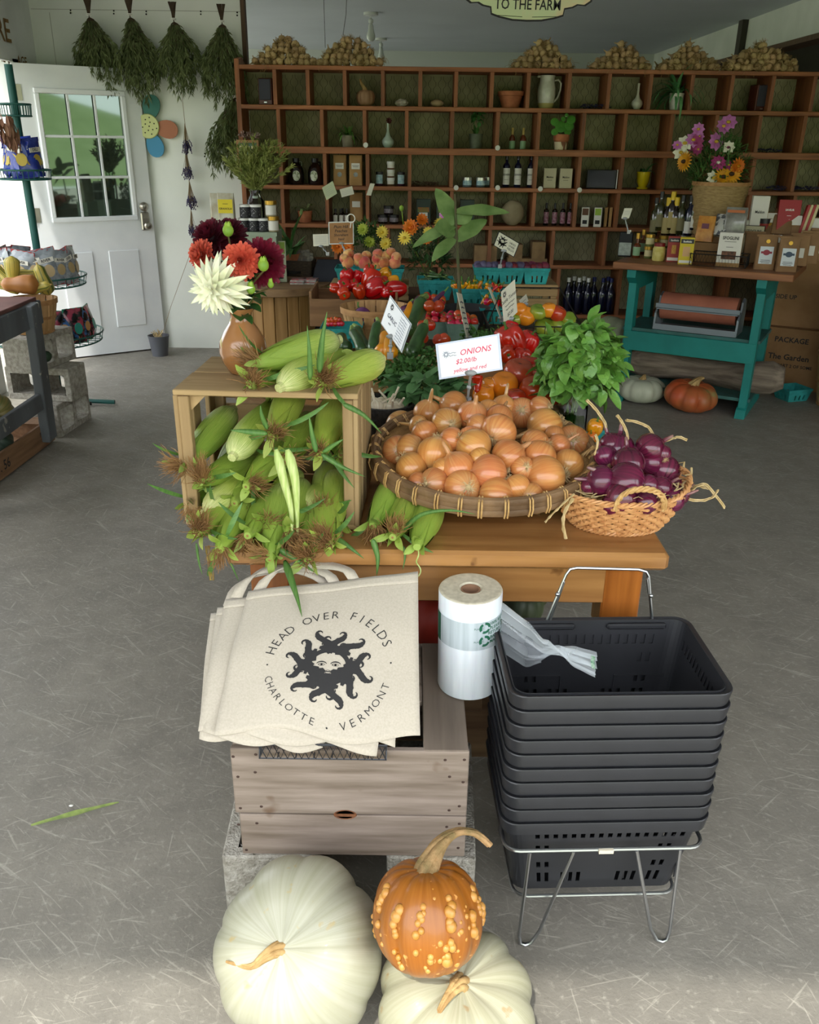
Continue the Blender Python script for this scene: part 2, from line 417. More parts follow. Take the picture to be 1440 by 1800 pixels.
for k in (1, 2):
  x = wx0 + (wx1 - wx0) * k / 3; f.box((x, -DT / 2 + .002, (wz0 + wz1) / 2), (.018, .014, wz1 - wz0), bev=.003)
  z = wz0 + (wz1 - wz0) * k / 3; f.box(((wx0 + wx1) / 2, -DT / 2 + .002, z), (wx1 - wx0, .014, .018), bev=.003)
f.build('glazing_bar', mDoor, D, smooth=False)
mPane = mat('door_pane', '#5c6a60', rough=.03, metal=.75, spec=1)
f = MB(); f.box(((wx0 + wx1) / 2, 0, (wz0 + wz1) / 2), (wx1 - wx0, .006, wz1 - wz0)); f.build('pane', mPane, D, smooth=False)
f = MB(); mNick = mat('satin_nickel', '#a9a49a', rough=.3, metal=1)
f.lathe([(0, 0), (.032, 0), (.034, .012), (.02, .02), (.016, .026), (.0, .027)], 18, TR((.795, -DT / 2, 1.09), (rad(90), 0, 0)))
f.build('deadbolt', mNick, D)
f = MB(); f.box((.795, -DT / 2 - .01, .985), (.065, .022, .135), bev=.008); f.lathe([(0, 0), (.014, 0), (.012, .03), (.028, .04), (.03, .055), (.022, .066), (0, .068)], 16, TR((.795, -DT / 2 - .02, .955), (rad(90), 0, 0)))
for i in range(5):
  for j in range(2): f.box((.775 + i * .01, -DT / 2 - .023, 1.01 + j * .014), (.006, .004, .008))
f.build('keypad_lock', mNick, D)
f = MB()
for z in (.25, 1.05, 1.85): f.tube([(0, -.03, z - .05), (0, -.03, z + .05)], .008, 8); f.box((.02, -.0245, z), (.04, .004, .1))
f.build('hinge', mNick, D)
# ------------------------------------------------------------ painted signs
def sun_mark(mb, R, M, n=12, face=True):
  "the flaming sun emblem, flat on local xy"
  for k in range(n):
    q = 2 * pi * k / n + .26; w = .17 * R
    s = 1 if k % 2 else .86; sg = 1 if (k * 7) % 3 else -1
    P = []; r0 = []
    for i in range(9):
      t = i / 8; rr_ = R * (.42 + .58 * s * t); off = R * .1 * sin(t * 5.2) * sg
      a = q + off / max(rr_, .01); P.append((rr_ * cos(a), rr_ * sin(a))); r0.append(w * (1 - .8 * t) * (1 + .25 * sin(t * 9)))
    L_ = []; R_ = []
    for i, (x, y) in enumerate(P):
      a = P[min(i + 1, 8)]; b = P[max(i - 1, 0)]; d = V((a[0] - b[0], a[1] - b[1])).normalized(); nx = V((-d.y, d.x)) * r0[i]
      L_.append((x + nx.x, y + nx.y, 0)); R_.append((x - nx.x, y - nx.y, 0))
    v = L_ + R_; mb.add(v, [(i, i + 1, 9 + i + 1, 9 + i) for i in range(8)], M)
    # curled barbs
    for (ti, sd, cr) in ((2, 1, .09), (4, -1, .085), (7, sg, .085)):
      x, y = P[ti]; base = atan2(y, x) - sd * .5; c = []; ox, oy = x + R * cr * cos(base + sd * 1.57), y + R * cr * sin(base + sd * 1.57)
      for i in range(7):
        t = i / 6; a = base - sd * 1.57 + sd * t * 3.9; c.append((ox + R * cr * (1 - .3 * t) * cos(a), oy + R * cr * (1 - .3 * t) * sin(a)))
      wv = [R * .045 * (1 - .8 * i / 6) for i in range(7)]; v = []
      for i, (a, b) in enumerate(c):
        e = c[min(i + 1, 6)]; g = c[max(i - 1, 0)]; d = V((e[0] - g[0], e[1] - g[1])); d = d.normalized() if d.length > 0 else V((1, 0))
        v += [(a - d.y * wv[i], b + d.x * wv[i], 0), (a + d.y * wv[i], b - d.x * wv[i], 0)]
      mb.add(v, [(2 * i, 2 * i + 1, 2 * i + 3, 2 * i + 2) for i in range(6)], M)
  # ring round the face
  K = 40; a0 = .39 * R; v = []
  for i in range(K):
    q = 2 * pi * i / K; up = sin(q)
    ri = a0 * (1.0 if up > -.1 else .55); ro = R * .5
    if not face: ri = a0 * .9
    v += [(ri * cos(q) * 1.02, ri * sin(q) * (.95 if up > 0 else 1) + (0 if up > -.1 else .0), 0), (ro * cos(q), ro * sin(q), 0)]
  mb.add(v, [(2 * i, 2 * i + 1, (2 * i + 3) % (2 * K), (2 * i + 2) % (2 * K)) for i in range(K)], M)
  if face:
    def arc(cx, cy, rx, ry, a, b, w, n=8):
      vv = []
      for i in range(n + 1):
        q = a + (b - a) * i / n; k = w * (1 - .6 * abs(2 * i / n - 1)); vv += [(cx + (rx + k) * cos(q), cy + (ry + k) * sin(q), 0), (cx + (rx - k) * cos(q), cy + (ry - k) * sin(q), 0)]
      mb.add(vv, [(2 * i, 2 * i + 1, 2 * i + 3, 2 * i + 2) for i in range(n)], M)
    for sx in (-1, 1):
      arc(sx * .16 * R, .03 * R, .12 * R, .08 * R, .3, 2.85, .018 * R)
      arc(sx * .16 * R, .03 * R, .075 * R, .03 * R, 0, 2 * pi, .008 * R, 12)
      mb.ball((sx * .16 * R, .03 * R, 0), (.026 * R, .026 * R, .0002), 8, 2, M)
      arc(sx * .06 * R, -.09 * R, .05 * R, .05 * R, 3.4, 6, .01 * R)
    mb.add([(-.3 * R, -.1 * R, 0), (-.12 * R, -.06 * R, 0), (-.06 * R, -.13 * R, 0), (-.1 * R, -.3 * R, 0), (-.28 * R, -.3 * R, 0)], [(0, 1, 2, 3, 4)], M)
    mb.add([(.3 * R, -.1 * R, 0), (.12 * R, -.08 * R, 0), (.06 * R, -.13 * R, 0), (.1 * R, -.3 * R, 0), (.28 * R, -.3 * R, 0)], [(4, 3, 2, 1, 0)], M)
    arc(0, -.175 * R, .07 * R, .02 * R, 0, pi, .014 * R); arc(0, -.18 * R, .06 * R, .03 * R, pi, 2 * pi, .012 * R)
    mb.add([(-.12 * R, -.24 * R, 0), (.12 * R, -.24 * R, 0), (.2 * R, -.36 * R, 0), (-.2 * R, -.36 * R, 0)], [(3, 2, 1, 0)], M)
# lettered board on the left wall
f = MB(); f.box((0, 0, 0), (.004, .001, .001))
root = E('wall_lettering', 'brown stencilled capitals on the left wall above the door', 'lettering', (XL + .004, 6.4, 2.2))
f = MB(); mOch = mat('ochre_paint', '#8a6a3c', '#6d4f2c', scale=30, rough=.8)
Ml = TR((0, 0, .03), (rad(90), 0, rad(90)))
f.text('ARE', .2, Ml @ TR((.03, 0, 0)), bold=.012); f.text('IN THE GARAGE', .085, Ml @ TR((.1, -.165, 0)), bold=.012); f.build('letters', mOch, root, smooth=False)
# hanging welcome sign
C0 = pY(926, 38, 4.0)
root = E('welcome_sign', 'pale scalloped metal sign reading TO THE FARM hanging under the ceiling', 'sign', (C0.x, 4.0, C0.z), (0, rad(.6), 0))
def half():
  P = [(0, 0), (.06, .002), (.115, .012), (.148, .022), (.152, .046), (.185, .052), (.205, .062), (.235, .06), (.258, .075), (.262, .098), (.248, .112), (.255, .15), (.27, .19), (.255, .225), (.225, .235), (.19, .25), (.165, .29), (.11, .31), (.05, .318), (0, .33)]
  return [(x, y) for x, y in P] + [(-x, y) for x, y in P[-2:0:-1]]
mSignC = mat('sign_cream', '#b9c59a', '#cdb592', scale=6, rough=.35, coat=.5, lo=.45, hi=.6)
f = MB(); f.prism(half(), -.004, .004, TR((0, 0, 0), (rad(90), 0, 0))); f.build('plate', mInk, root, smooth=False)
f = MB(); f.prism([(x * .972, y * .965 + .006) for x, y in half()], -.001, .0012, TR((0, -.0042, 0), (rad(90), 0, 0))); f.build('face', mSignC, root, smooth=False)
f = MB(); f.text('TO THE FARM', .052, TR((0, -.0062, .058), (rad(90), 0, 0)), bold=.012, sx=.82); f.text('WELCOME', .082, TR((0, -.0062, .122), (rad(90), 0, 0)), bold=.03, sx=.95)
f.tube([(-.14, -.006, .02), (-.02, -.006, .016)], .001, 4); f.tube([(.02, -.006, .016), (.14, -.006, .02)], .001, 4)
f.build('lettering', mInk, root.children[-1] if len(root.children) else root, smooth=False)
f = MB()
for x in (-.2, .2): f.tube([(x, 0, .235), (x, 0, 2.55 - C0.z)], .0015, 5)
f.build('hanging_wire', mBlackM, root)
# bare ceramic lamp holders and the loose wires
mCer = mat('ceramic', '#c6cac8', rough=.3, coat=.4)
for i, (x, y) in enumerate(((652, 22), (670, 67))):
  p = pz(x, y, ZC) + V((0, 0, -.21))
  root = E('lamp_holder', ('white lamp holder on the ceiling, the nearer of two', 'white lamp holder on the ceiling, the farther of two')[i], 'lamp', (p.x, p.y, p.z))
  f = MB(); f.lathe([(0, 0), (.018, .002), (.034, .02), (.036, .045), (.024, .08), (.02, .12), (.012, .13)], 14); f.build('bulb', mCer, root)
  f = MB(); f.lathe([(.012, .13), (.02, .135), (.02, .16), (.008, .17), (.008, ZC - p.z - .03), (.06, ZC - p.z - .02), (.06, ZC - p.z)], 14); f.build('stem', mCer, root)
for i, (a, b, Y) in enumerate((((569, 0), (572, 84), 6.2), ((612, 0), (603, 62), 6.2))):
  p, q = pY(*a, Y), pY(*b, Y)
  f = MB(); f.tube([V((p.x, Y, ZC)) - q, (p - q) * .6, (0, 0, 0)], .0016, 5)
  o = f.build('hanging_wire', mBlackM, loc=q); tag(o, ('thin dark wire hanging straight over the left garlic heap', 'thin dark wire slanting down over the second garlic heap')[i], 'wire')
# ------------------------------------------------------------ the big pigeon-hole shelf
RY0, RY1 = 6.65, 6.95
mRack = wood('rack_wood', '#a5683f', '#6e4024', ax=0, scale=2.6, rough=.55)
mRackV = wood('rack_wood_v', '#9c6039', '#653a20', ax=2, scale=2.6, rough=.55)
mRackD = wood('rack_dark', '#3c2114', '#28160d', ax=2, scale=2.2, rough=.7)
RZ = [2.047, 1.797, 1.52, 1.268, 1.003, .729, .359, .05]
rx0, rx1 = -1.225, 3.35
rack = E('shelving_unit', 'wide old reddish wooden pigeon-hole shelf filling the back of the shop', 'shelf', (0, RY0, 0))
for i, z in enumerate(RZ):
  f = MB(); th = .045 if i == 2 else .028
  f.box(((rx0 + rx1) / 2, .15, z), (rx1 - rx0, .30, th), bev=.003); f.build('shelf_board', mRack, rack, smooth=False)
f = MB(); ez = 2.116
f.prism([(0, 0), (.30, 0), (.30, 2.06), (.14, ez), (0, ez - .02)], -.016, .016, TR((-1.24, 0, 0), (rad(90), 0, rad(90)))); f.build('end_panel', mRackV, rack, smooth=False)
ROWS = [(483, 541, 606, 673, 739, 802, 865, 929, 1001, 1071, 1144, 1217, 1287, 1359, 1432, 1505),
    (490, 566, 641, 715, 795, 875, 947, 1026, 1099, 1181, 1259, 1335, 1414, 1490),
    (494, 571, 646, 720, 794, 867, 942, 1019, 1094, 1168, 1245, 1325, 1400, 1478),
    (497, 575, 646, 720, 794, 865, 939, 1012, 1086, 1162, 1240, 1318, 1396, 1474),
    (500, 590, 682, 770, 861, 972, 1064, 1168, 1260, 1352, 1444),
    (505, 592, 684, 772, 866, 981, 1089, 1185, 1280, 1375, 1470),
    (510, 690, 866, 981, 1185, 1375)]
RP = []
for i, xs in enumerate(ROWS):
  zt, zb = RZ[i] - .014, RZ[i + 1] + .014; yy = (121, 191, 266, 332, 399, 466, 553, 640)
  row = []
  for x in xs:
    p = pY(x, (yy[i] + yy[i + 1]) / 2, RY0); row.append(p.x)
    f = MB(); f.box((p.x, .153, (zt + zb) / 2), (.026, .292, zt - zb)); f.build('partition', mRackV, rack, smooth=False)
  RP.append(row)
mCanvas = mat('olive_canvas', '#a6a181', '#8a8668', scale=7, rough=.9)
f = MB(); f.box(((rx0 + rx1) / 2, .318, 1.05), (rx1 - rx0, .02, 2.0)); f.build('backing', mCanvas, rack, smooth=False)
f = MB(); w = .036; hh = .02
nx = int((rx1 - rx0) / w); nz = int(1.98 / (hh * 2))
for i in range(nx):
  x = rx0 + i * w; v = []
  for j in range(nz * 2):
    z = .08 + j * hh; k = w * .25 * (1 if ((j // 2) + i) % 2 else -1)
    ww = .0016 if j % 2 else .0013
    v += [(x + k - ww, .302, z), (x + k + ww, .302, z)]
  f.add(v, [(2 * j, 2 * j + 1, 2 * j + 3, 2 * j + 2) for j in range(nz * 2 - 1)])
f.build('wire_netting', mat('wire_grey', '#4a473a', rough=.5, metal=.3), rack, smooth=False)
mTagW = mat('round_tag', '#d8d8cf', rough=.5)
for i, (x, y) in enumerate(((643, 255), (875, 260), (802, 330), (875, 330), (950, 332), (1019, 334))):
  p = pY(x, y, RY0 - .006); f = MB(); f.lathe([(0, 0), (.017, 0), (.018, .002), (.017, .005), (0, .005)], 18, TR((0, 0, 0), (rad(90), 0, 0))); f.lathe([(.010, 0), (.012, 0), (.012, .001), (.010, .001)], 16, TR((0, -.005, 0), (rad(90), 0, 0)), cap=False)
  o = f.build('price_disc', mTagW, rack, loc=(p.x, p.y - RY0, p.z))
# ------------------------------------------------------------ farm table
mTab = wood('table_pine', '#a97b48', '#84592f', ax=0, scale=2.2, rough=.32, coat=.35, spots=('#6e4823', 14, .68))
mTabL = wood('table_pine_leg', '#a8652a', '#7a4317', ax=2, scale=2.2, rough=.3, coat=.4)
TX0, TX1, TY0, TY1, TZ = -.40, .572, 1.676, 3.45, .76
tab = E('farm_table', 'varnished pine farm table with thick turned legs carrying the onions', 'table', ((TX0 + TX1) / 2, (TY0 + TY1) / 2, 0))
cx, cy = tab.location.x, tab.location.y
f = MB(); f.box((0, 0, TZ - .021), (TX1 - TX0, TY1 - TY0, .042), bev=.008); f.build('table_top', mTab, tab)
f = MB(); w, d = TX1 - TX0, TY1 - TY0
for sx in (-1, 1): f.box((sx * (w / 2 - .075), 0, .665), (.025, d - .2, .105), bev=.003)
for sy in (-1, 1): f.box((0, sy * (d / 2 - .055), .665), (w - .2, .025, .105), bev=.003)
f.build('apron', mTab, tab)
for sx in (-1, 1):
  for sy in (-1, 1):
    f = MB(); f.box((0, 0, .625), (.088, .088, .19), bev=.004)
    f.lathe([(.0, .531), (.038, .53), (.043, .52), (.036, .508), (.033, .50), (.04, .49), (.044, .478), (.036, .466), (.034, .46), (.052, .44), (.058, .415), (.052, .385), (.038, .365), (.034, .355), (.04, .345), (.034, .335), (.03, .26), (.026, .18), (.034, .15), (.036, .11), (.024, .08), (.02, .03), (.026, .02), (.026, 0), (0, 0)], 26)
    f.build('leg', mTabL, tab, loc=(sx * (w / 2 - .085), sy * (d / 2 - .085), 0))
# ------------------------------------------------------------ slatted wooden crates
mCrG = wood('crate_grey', '#93857a', '#625548', ax=0, scale=3.6, rough=.75, spots=('#5d4632', 9, .70))
mCrGy = wood('crate_grey_y', '#85776a', '#5f5449', ax=1, scale=2.0, rough=.75)
mCrGz = wood('crate_grey_z', '#7f7262', '#5c5142', ax=2, scale=2.0, rough=.75)
mNail = mat('rusty_nail', '#3a2820', rough=.7)
mKnot = mat('knot', '#7b4f33', '#5c3822', scale=60, rough=.6)
CRL = V((-.352, 1.37, .19));
cr = E('apple_crate', 'weathered upturned wooden crate with two front boards and a dark knot', 'crate', (-.113, 1.57, .19))
f = MB(); f.box((0, -.193, .195), (.478, .014, .165), bev=.002); f.build('side_board', mCrG, cr)
f = MB(); f.box((0.004, -.193, .055), (.470, .014, .108), bev=.002); f.build('side_board', mCrG, cr)
for z, h in ((.195, .165), (.055, .108)):
  f = MB(); f.box((0, .193, z), (.475, .014, h), bev=.002); f.build('side_board', mCrG, cr)
for sx in (-1, 1):
  for z, h in ((.20, .15), (.06, .11)):
    f = MB(); f.box((sx * .225, 0, z), (.02, .37, h), bev=.002); f.build('end_board', mCrGy, cr)
  f = MB(); f.box((sx * .195, -.182, .135), (.04, .012, .27)); f.box((sx * .195, .182, .135), (.04, .012, .27)); f.build('corner_batten', mCrGz, cr)
f = MB(); f.box((.192, 0, .272), (.09, .398, .014), bev=.002); f.build('base_board', mCrGy, cr)
f = MB(); f.box((-.035, .08, .272), (.36, .235, .014), bev=.002); f.build('base_board', mCrG, cr)
f = MB(); f.box((-.222, -.11, .272), (.03, .15, .014), bev=.002); f.build('base_board', mCrGy, cr)
f = MB()
for x in (-.228, -.19, .228, .195):
  for z in (.255, .21, .135, .09, .02):
    if rnd() < .8: f.ball((x + ru(-.008, .008), -.2, z + ru(-.01, .01)), (.0035, .0014, .0032), 8, 4)
f.build('nails', mNail, cr)
f = MB(); f.lathe([(0, 0), (.017, 0), (.02, .001), (.021, 0)], 24, TR((-.012, -.2, .112), (rad(90), 0, 0), (1.15, .6, 1)), cap=False); f.build('knot', mKnot, cr)
# ------------------------------------------------------------ cinder blocks
mCin = mat('cinder', '#b0aca2', '#8b867b', scale=45, rough=.95, bump=.8, bscale=160, rand=.08, det=6)
def cinder():
  r = E('cinder_block', '', 'concrete block'); f = MB()
  L, Wd, Hh, t = .39, .19, .19, .032
  f.rr([(Wd / 2 - .004, L / 2 - .004, .008, 0), (Wd / 2, L / 2, .008, .004), (Wd / 2, L / 2, .008, Hh - .004), (Wd / 2 - .004, L / 2 - .004, .008, Hh)], 2, cap0=False, cap1=False)
  # webs: inner faces of two cores plus top and bottom rims
  c = [(0, -L / 4 + .003), (0, L / 4 - .003)]; hx_, hy_ = Wd / 2 - t, L / 4 - t * .75
  for x, y in c:
    f.rr([(hx_, hy_, .02, Hh, x, y), (hx_ * .93, hy_ * .93, .02, 0, x, y)], 3, cap0=False, cap1=False)
  for z, dn in ((Hh, 0), (0, 1)):
    k = .93 if dn else 1
    a, b = Wd / 2 - .004, L / 2 - .004; X = hx_ * k; Y1 = hy_ * k
    for x0, x1, y0, y1 in ((-a, -X, -b, b), (X, a, -b, b), (-X, X, -b, c[0][1] - Y1), (-X, X, c[0][1] + Y1, c[1][1] - Y1), (-X, X, c[1][1] + Y1, b)):
      f.add([(x0, y0, z), (x1, y0, z), (x1, y1, z), (x0, y1, z)], [(0, 1, 2, 3)])
  f.build('block', mCin, r, ang=30);
  return r
proto('cinder', cinder)
place('cinder', (-.300, 1.56, 0), (0, 0, rad(2)), label='grey concrete block on the floor behind the large white pumpkin')
place('cinder', (.062, 1.56, 0), (0, 0, rad(-2)), label='grey concrete block beside the wire stand of black shopping baskets')
f = MB(); f.box((.12, .20, .0), (.05, .02, .09));
mPostW = wood('dark_plank', '#7a5f45', '#543d29', ax=0, rough=.8)
f = MB(); f.box((0, 0, 0), (.2, .03, .15), bev=.003); o = f.build('plank', mPostW, loc=(.09, 1.80, .33)); tag(o, 'short brown plank with a knot standing behind the grey crate', 'plank')
# ------------------------------------------------------------ pumpkins
def pumpkin(name, r, h, lobes, depth, m, stem_m, stem=None, dimple=.25, seed=0, n=72, lump=.03, bot=.12):
  root = E(name, '', 'pumpkin'); f = MB(); K = 26; prof = []
  for i in range(K + 1):
    a = -pi / 2 + pi * i / K; prof.append((max(cos(a), 0), sin(a)))
  def rf(q, i, rr_, zz):
    lb = abs(cos(lobes * q / 2 + .3 * noise.noise(V((q, seed, 0))))) ** .55
    k = 1 - depth * (1 - lb) * (rr_ ** .6)
    R = r * rr_ ** .82 * k * (1 + lump * noise.noise(V((cos(q) * 1.3, sin(q) * 1.3, zz + seed))))
    dz = -dimple * h * math.exp(-(rr_ / .38) ** 2) if zz > 0 else bot * h * math.exp(-(rr_ / .4) ** 2)
    dz += -.0 * (1 - lb) - (depth * .5 * h * (1 - lb) * math.exp(-((rr_ - .4) / .35) ** 2) if zz > 0 else 0)
    return R, h * zz + dz
  f.lathe(prof, n, None, 0, rf, cap=False); f.build('flesh', m, root, ang=80)
  if stem:
    f = MB(); P, R0, R1 = stem; z0 = h * (1 - dimple) - .01; pts = [V((p[0], p[1], z0 + p[2])) for p in P]
    # smooth
    Q = []
    for i in range(len(pts) - 1):
      for j in range(4):
        t = j / 4; a = pts[max(i - 1, 0)]; b = pts[i]; c = pts[i + 1]; d = pts[min(i + 2, len(pts) - 1)]
        Q.append(.5 * ((2 * b) + (-a + c) * t + (2 * a - 5 * b + 4 * c - d) * t * t + (-a + 3 * b - 3 * c + d) * t ** 3))
    Q.append(pts[-1]); nn = len(Q)
    for k in range(5):
      a = k * 2 * pi / 5
      off = [V((cos(a + i * .12), sin(a + i * .12), 0)) * (R0 * (1 - i / nn) ** 1.5 * .9 + R1 * .45) for i in range(nn)]
      f.tube([Q[i] + off[i] for i in range(nn)], [(R0 * .7 * (1 - i / nn) ** 2 + R1 * .62) for i in range(nn)], 7)
    f.build('stem', stem_m, root, ang=80)
  return root
mStem = mat('stem_dry', '#b89a66', '#8a6a3e', scale=26, st=(1, 1, .3), rough=.8, bump=.5, bscale=80)
mStemO = mat('stem_olive', '#6f5f38', '#a8855a', scale=30, rough=.75, bump=.5, bscale=90)
def ivory(n, c='#a7a592', c2='#9a9982', rc='#a8976a'):
  return mat(n, c, c2, scale=7, rad_=1.6, st=(1, .35, 1), rough=.42, spots=(rc, 26, .64), coat=.15, bump=.1, bscale=40)
mIvA = ivory('pumpkin_ivory'); mIvB = ivory('pumpkin_ivory_b', '#a5a28b', '#96947a', '#988460')
proto('pw1', lambda: pumpkin('white_pumpkin', .166, .128, 9, .07, mIvA, mStem, ([(0, 0, 0), (-.012, .002, .012), (-.036, .0, .014), (-.06, -.004, .014), (-.085, .012, .012), (-.1, .024, .016)], .010, .0022), seed=3.2, dimple=.2, lump=.09))
Mx = Matrix.Translation(V((-.203, 1.168, .162))) @ Euler((rad(40), rad(-14), 0)).to_matrix().to_4x4() @ Matrix.Rotation(.3, 4, 'Z')
place('pw1', None, M=Mx, label='largest ivory pumpkin, tilted, with a thin curling stem, left of the warty one')
proto('pw2', lambda: pumpkin('white_pumpkin', .15, .098, 10, .13, mIvB, mStem, ([(0, 0, 0), (-.012, -.01, .02), (-.04, -.03, .022), (-.065, -.05, .006)], .013, .0035), seed=8.1, dimple=.2, lump=.05))
place('pw2', (.098, 1.105, .099), (rad(12), rad(2), .3), label='ivory pumpkin with a ribbed stem lying under the orange warty pumpkin')
# warty orange pumpkin
def warty():
  m = mat('pumpkin_orange', '#8f5212', '#9c5e1c', scale=8, rad_=2, rough=.35, coat=.2, spots=('#d99a55', 60, .66))
  r = pumpkin('warty_pumpkin', .101, .092, 12, .07, m, mStemO, ([(0, 0, 0), (.008, .006, .02), (.03, .02, .042), (.064, .032, .055), (.10, .03, .05), (.125, .022, .03)], .014, .0065), seed=5, dimple=.14)
  mw = mat('wart', '#b57c30', '#c6914a', scale=50, rough=.4, coat=.2)
  random.seed(31); f = MB()
  cl = [(-1.9, .42, 7), (-1.3, .5, 6), (-2.4, .3, 5), (-1.95, .1, 2), (-1.5, -.12, 4), (-1.35, -.2, 5), (-1.75, -.35, 4), (-.75, .1, 6), (-.5, .42, 5), (-.3, .15, 5), (-2.9, .55, 6), (-2.35, -.35, 4), (.2, .4, 4), (-1.6, .75, 3), (-1.1, -.45, 3), (-2.8, 0, 3), (-.9, .4, 3), (1, .3, 5), (2, .2, 5), (3, -.1, 4), (-1.1, .2, 3)]
  for q, la, n in cl:
    f = MB()
    for k in range(n):
      a = q + ru(-.07, .07); l = la + (k / n - .5) * .5 + ru(-.04, .04); d = V((cos(a) * cos(l), sin(a) * cos(l), sin(l)))
      p = V((d.x * .098, d.y * .098, d.z * .091)); s = ru(.5, 1) * (.011 if n > 4 else .007)
      f.ball(p, s, 8, 6)
    f.build('wart_cluster', mw, r.children[0], ang=80)
  return r
proto('warty', warty)
place('warty', (.042, 1.128, .296), (rad(-22), rad(2), rad(10)), (1, 1, 1.08), label='orange warty pumpkin with a long curved stem resting on a white pumpkin')
random.seed(11)
# ------------------------------------------------------------ tote bags in a wire basket
mTote = mat('canvas_tote', '#bcb3a5', '#b3aa9b', scale=260, rough=.9, sheen=.2, bump=.25, bscale=500, bdist=.001)
def toteplane(TL, TR_, BR, BL, bulge, wav, seed, lift=0):
  def fn(u, v):
    a = TL.lerp(TR_, u); b = BL.lerp(BR, u); p = a.lerp(b, v)
    n = (TR_ - TL).cross(BL - TL).normalized() * -1
    if n.z < 0: n = -n
    k = bulge * sin(pi * min(1, v * 1.0)) * (.5 + .5 * sin(pi * u)) + .006 * noise.noise(V((u * 3, v * 3, seed)))
    k += -wav * (v ** 5) * (.5 + .5 * sin(u * 11 + seed))
    e = n * (k + lift)
    e += (BL - TL).normalized() * (.012 * v ** 3 * sin(u * 9 + 2 + seed))
    return p + e
  return fn
TL, TRt, BR, BL = pY(437, 1042, 1.61), pY(735, 1007, 1.63), pY(738, 1303, 1.335), pY(378, 1283, 1.33)
labels = ['cream canvas tote bag on top of the pile, printed with a black sun face', 'cream canvas tote bag second in the pile, its folded edge showing on the left', 'cream canvas tote bag third in the pile, lower left corner sticking out', 'cream canvas tote bag lowest in the pile, resting in the wire basket']
for k in range(4):
  o_ = V((-.016 * k - (.012 if k else 0), .0 + (.012 if k == 3 else 0), -.007 * k)); tilt = V((-.008 * k, 0, 0))
  a, b, c, d = TL + o_ + V((-.02 * (k > 0), -.01 * k, -.008 * k)), TRt + o_ + V((.02 * (k > 1), -.01 * k, -.01 * k)), BR + o_ + V((-.13 if k == 3 else -.02 * k, 0, -.004 * k)), BL + o_ + tilt + V((.035 if k == 2 else (.05 if k == 3 else .0), 0, 0))
  fn = toteplane(a, b, c, d, .022, .006, k * 1.7)
  root = E('tote_bag', labels[k], 'tote bag', fn(.5, .5), group=None); L0 = V(root.location)
  f = MB(); f.grid(lambda u, v: fn(u, v) - L0, 30, 30); clo = f.build('cloth', mTote, root, solid=.004)
  f = MB(); f.grid(lambda u, v: fn(u, .0 + v * .075) - L0 + V((0, -.0015, .0042)), 26, 3); f.build('hem', mTote, root, solid=.0015)
  if k < 3:
    for j, (u0, u1) in enumerate(((.06, .62),)):
      f = MB(); A = fn(u0, 0); B = fn(u1, 0); v = []; n = 18
      for i in range(n + 1):
        t = i / n; p = A.lerp(B, t) + V((-.02 * k * sin(pi * t), (.055 + .014 * k) * sin(pi * t) ** .6, (.028 + .006 * k) * sin(pi * t) ** .5 + .006 * sin(t * 7 + k)))
        wv = .0125; tx = V((cos(pi * t) * .3 + .7 * abs(cos(pi * t)), 0, 0))
        e = V((abs(cos(pi * t)) * wv, sin(pi * t) * wv, .3 * wv * sin(pi * t)))
        v += [p - L0 - e, p - L0 + e]
      f.add(v, [(2 * i, 2 * i + 1, 2 * i + 3, 2 * i + 2) for i in range(n)]); f.build('strap', mTote, root, solid=.003)
  if k == 0:
    mPr = mat('print_black', '#2b2a2b', rough=.85)
    def onbag(x, y, off=.0028):   # x,y in metres about the emblem centre
      u = .53 + x / .385; v = .605 - y / .36; p = fn(u, v); e = .002
      n = (fn(u + e, v) - p).cross(fn(u, v + e) - p).normalized(); n = n if n.z > 0 else -n
      return p + n * off - L0
    f = MB(); g = MB(); sun_mark(g, .083, None, 12)
    f.add([onbag(x * 1.06, y) for x, y, z in g.v], g.f); f.build('sun_print', mPr, clo, smooth=False)
    f = MB()
    def arc_text(t, R, a0, a1, size, inside=False):
      for i, ch in enumerate(t):
        if ch == ' ': continue
        a = a0 + (a1 - a0) * i / (len(t) - 1)
        vs, fs = glyphs(ch, -.008); c, s_ = cos(a), sin(a); out = []
        for x, y in vs:
          x, y = x * size, y * size
          if not inside: px_, py_ = R * c + x * s_ + y * c, R * s_ - x * c + y * s_
          else: px_, py_ = R * c - x * s_ - y * c, R * s_ + x * c - y * s_
          out.append(onbag(px_ * 1.03, py_))
        f.add(out, fs)
    arc_text('HEAD OVER FIELDS', .122, rad(162), rad(24), .028)
    arc_text('CHARLOTTE', .119, rad(195), rad(258), .021, True); arc_text('VERMONT', .119, rad(287), rad(340), .021, True)
    for a in (178, 4, 272): f.add([onbag(.121 * cos(rad(a)) * 1.03 + .002 * cos(q), .121 * sin(rad(a)) + .002 * sin(q)) for q in (0, 1.05, 2.1, 3.14, 4.2, 5.25)], [(0, 1, 2, 3, 4, 5)])
    f.build('lettering', mPr, clo, smooth=False)
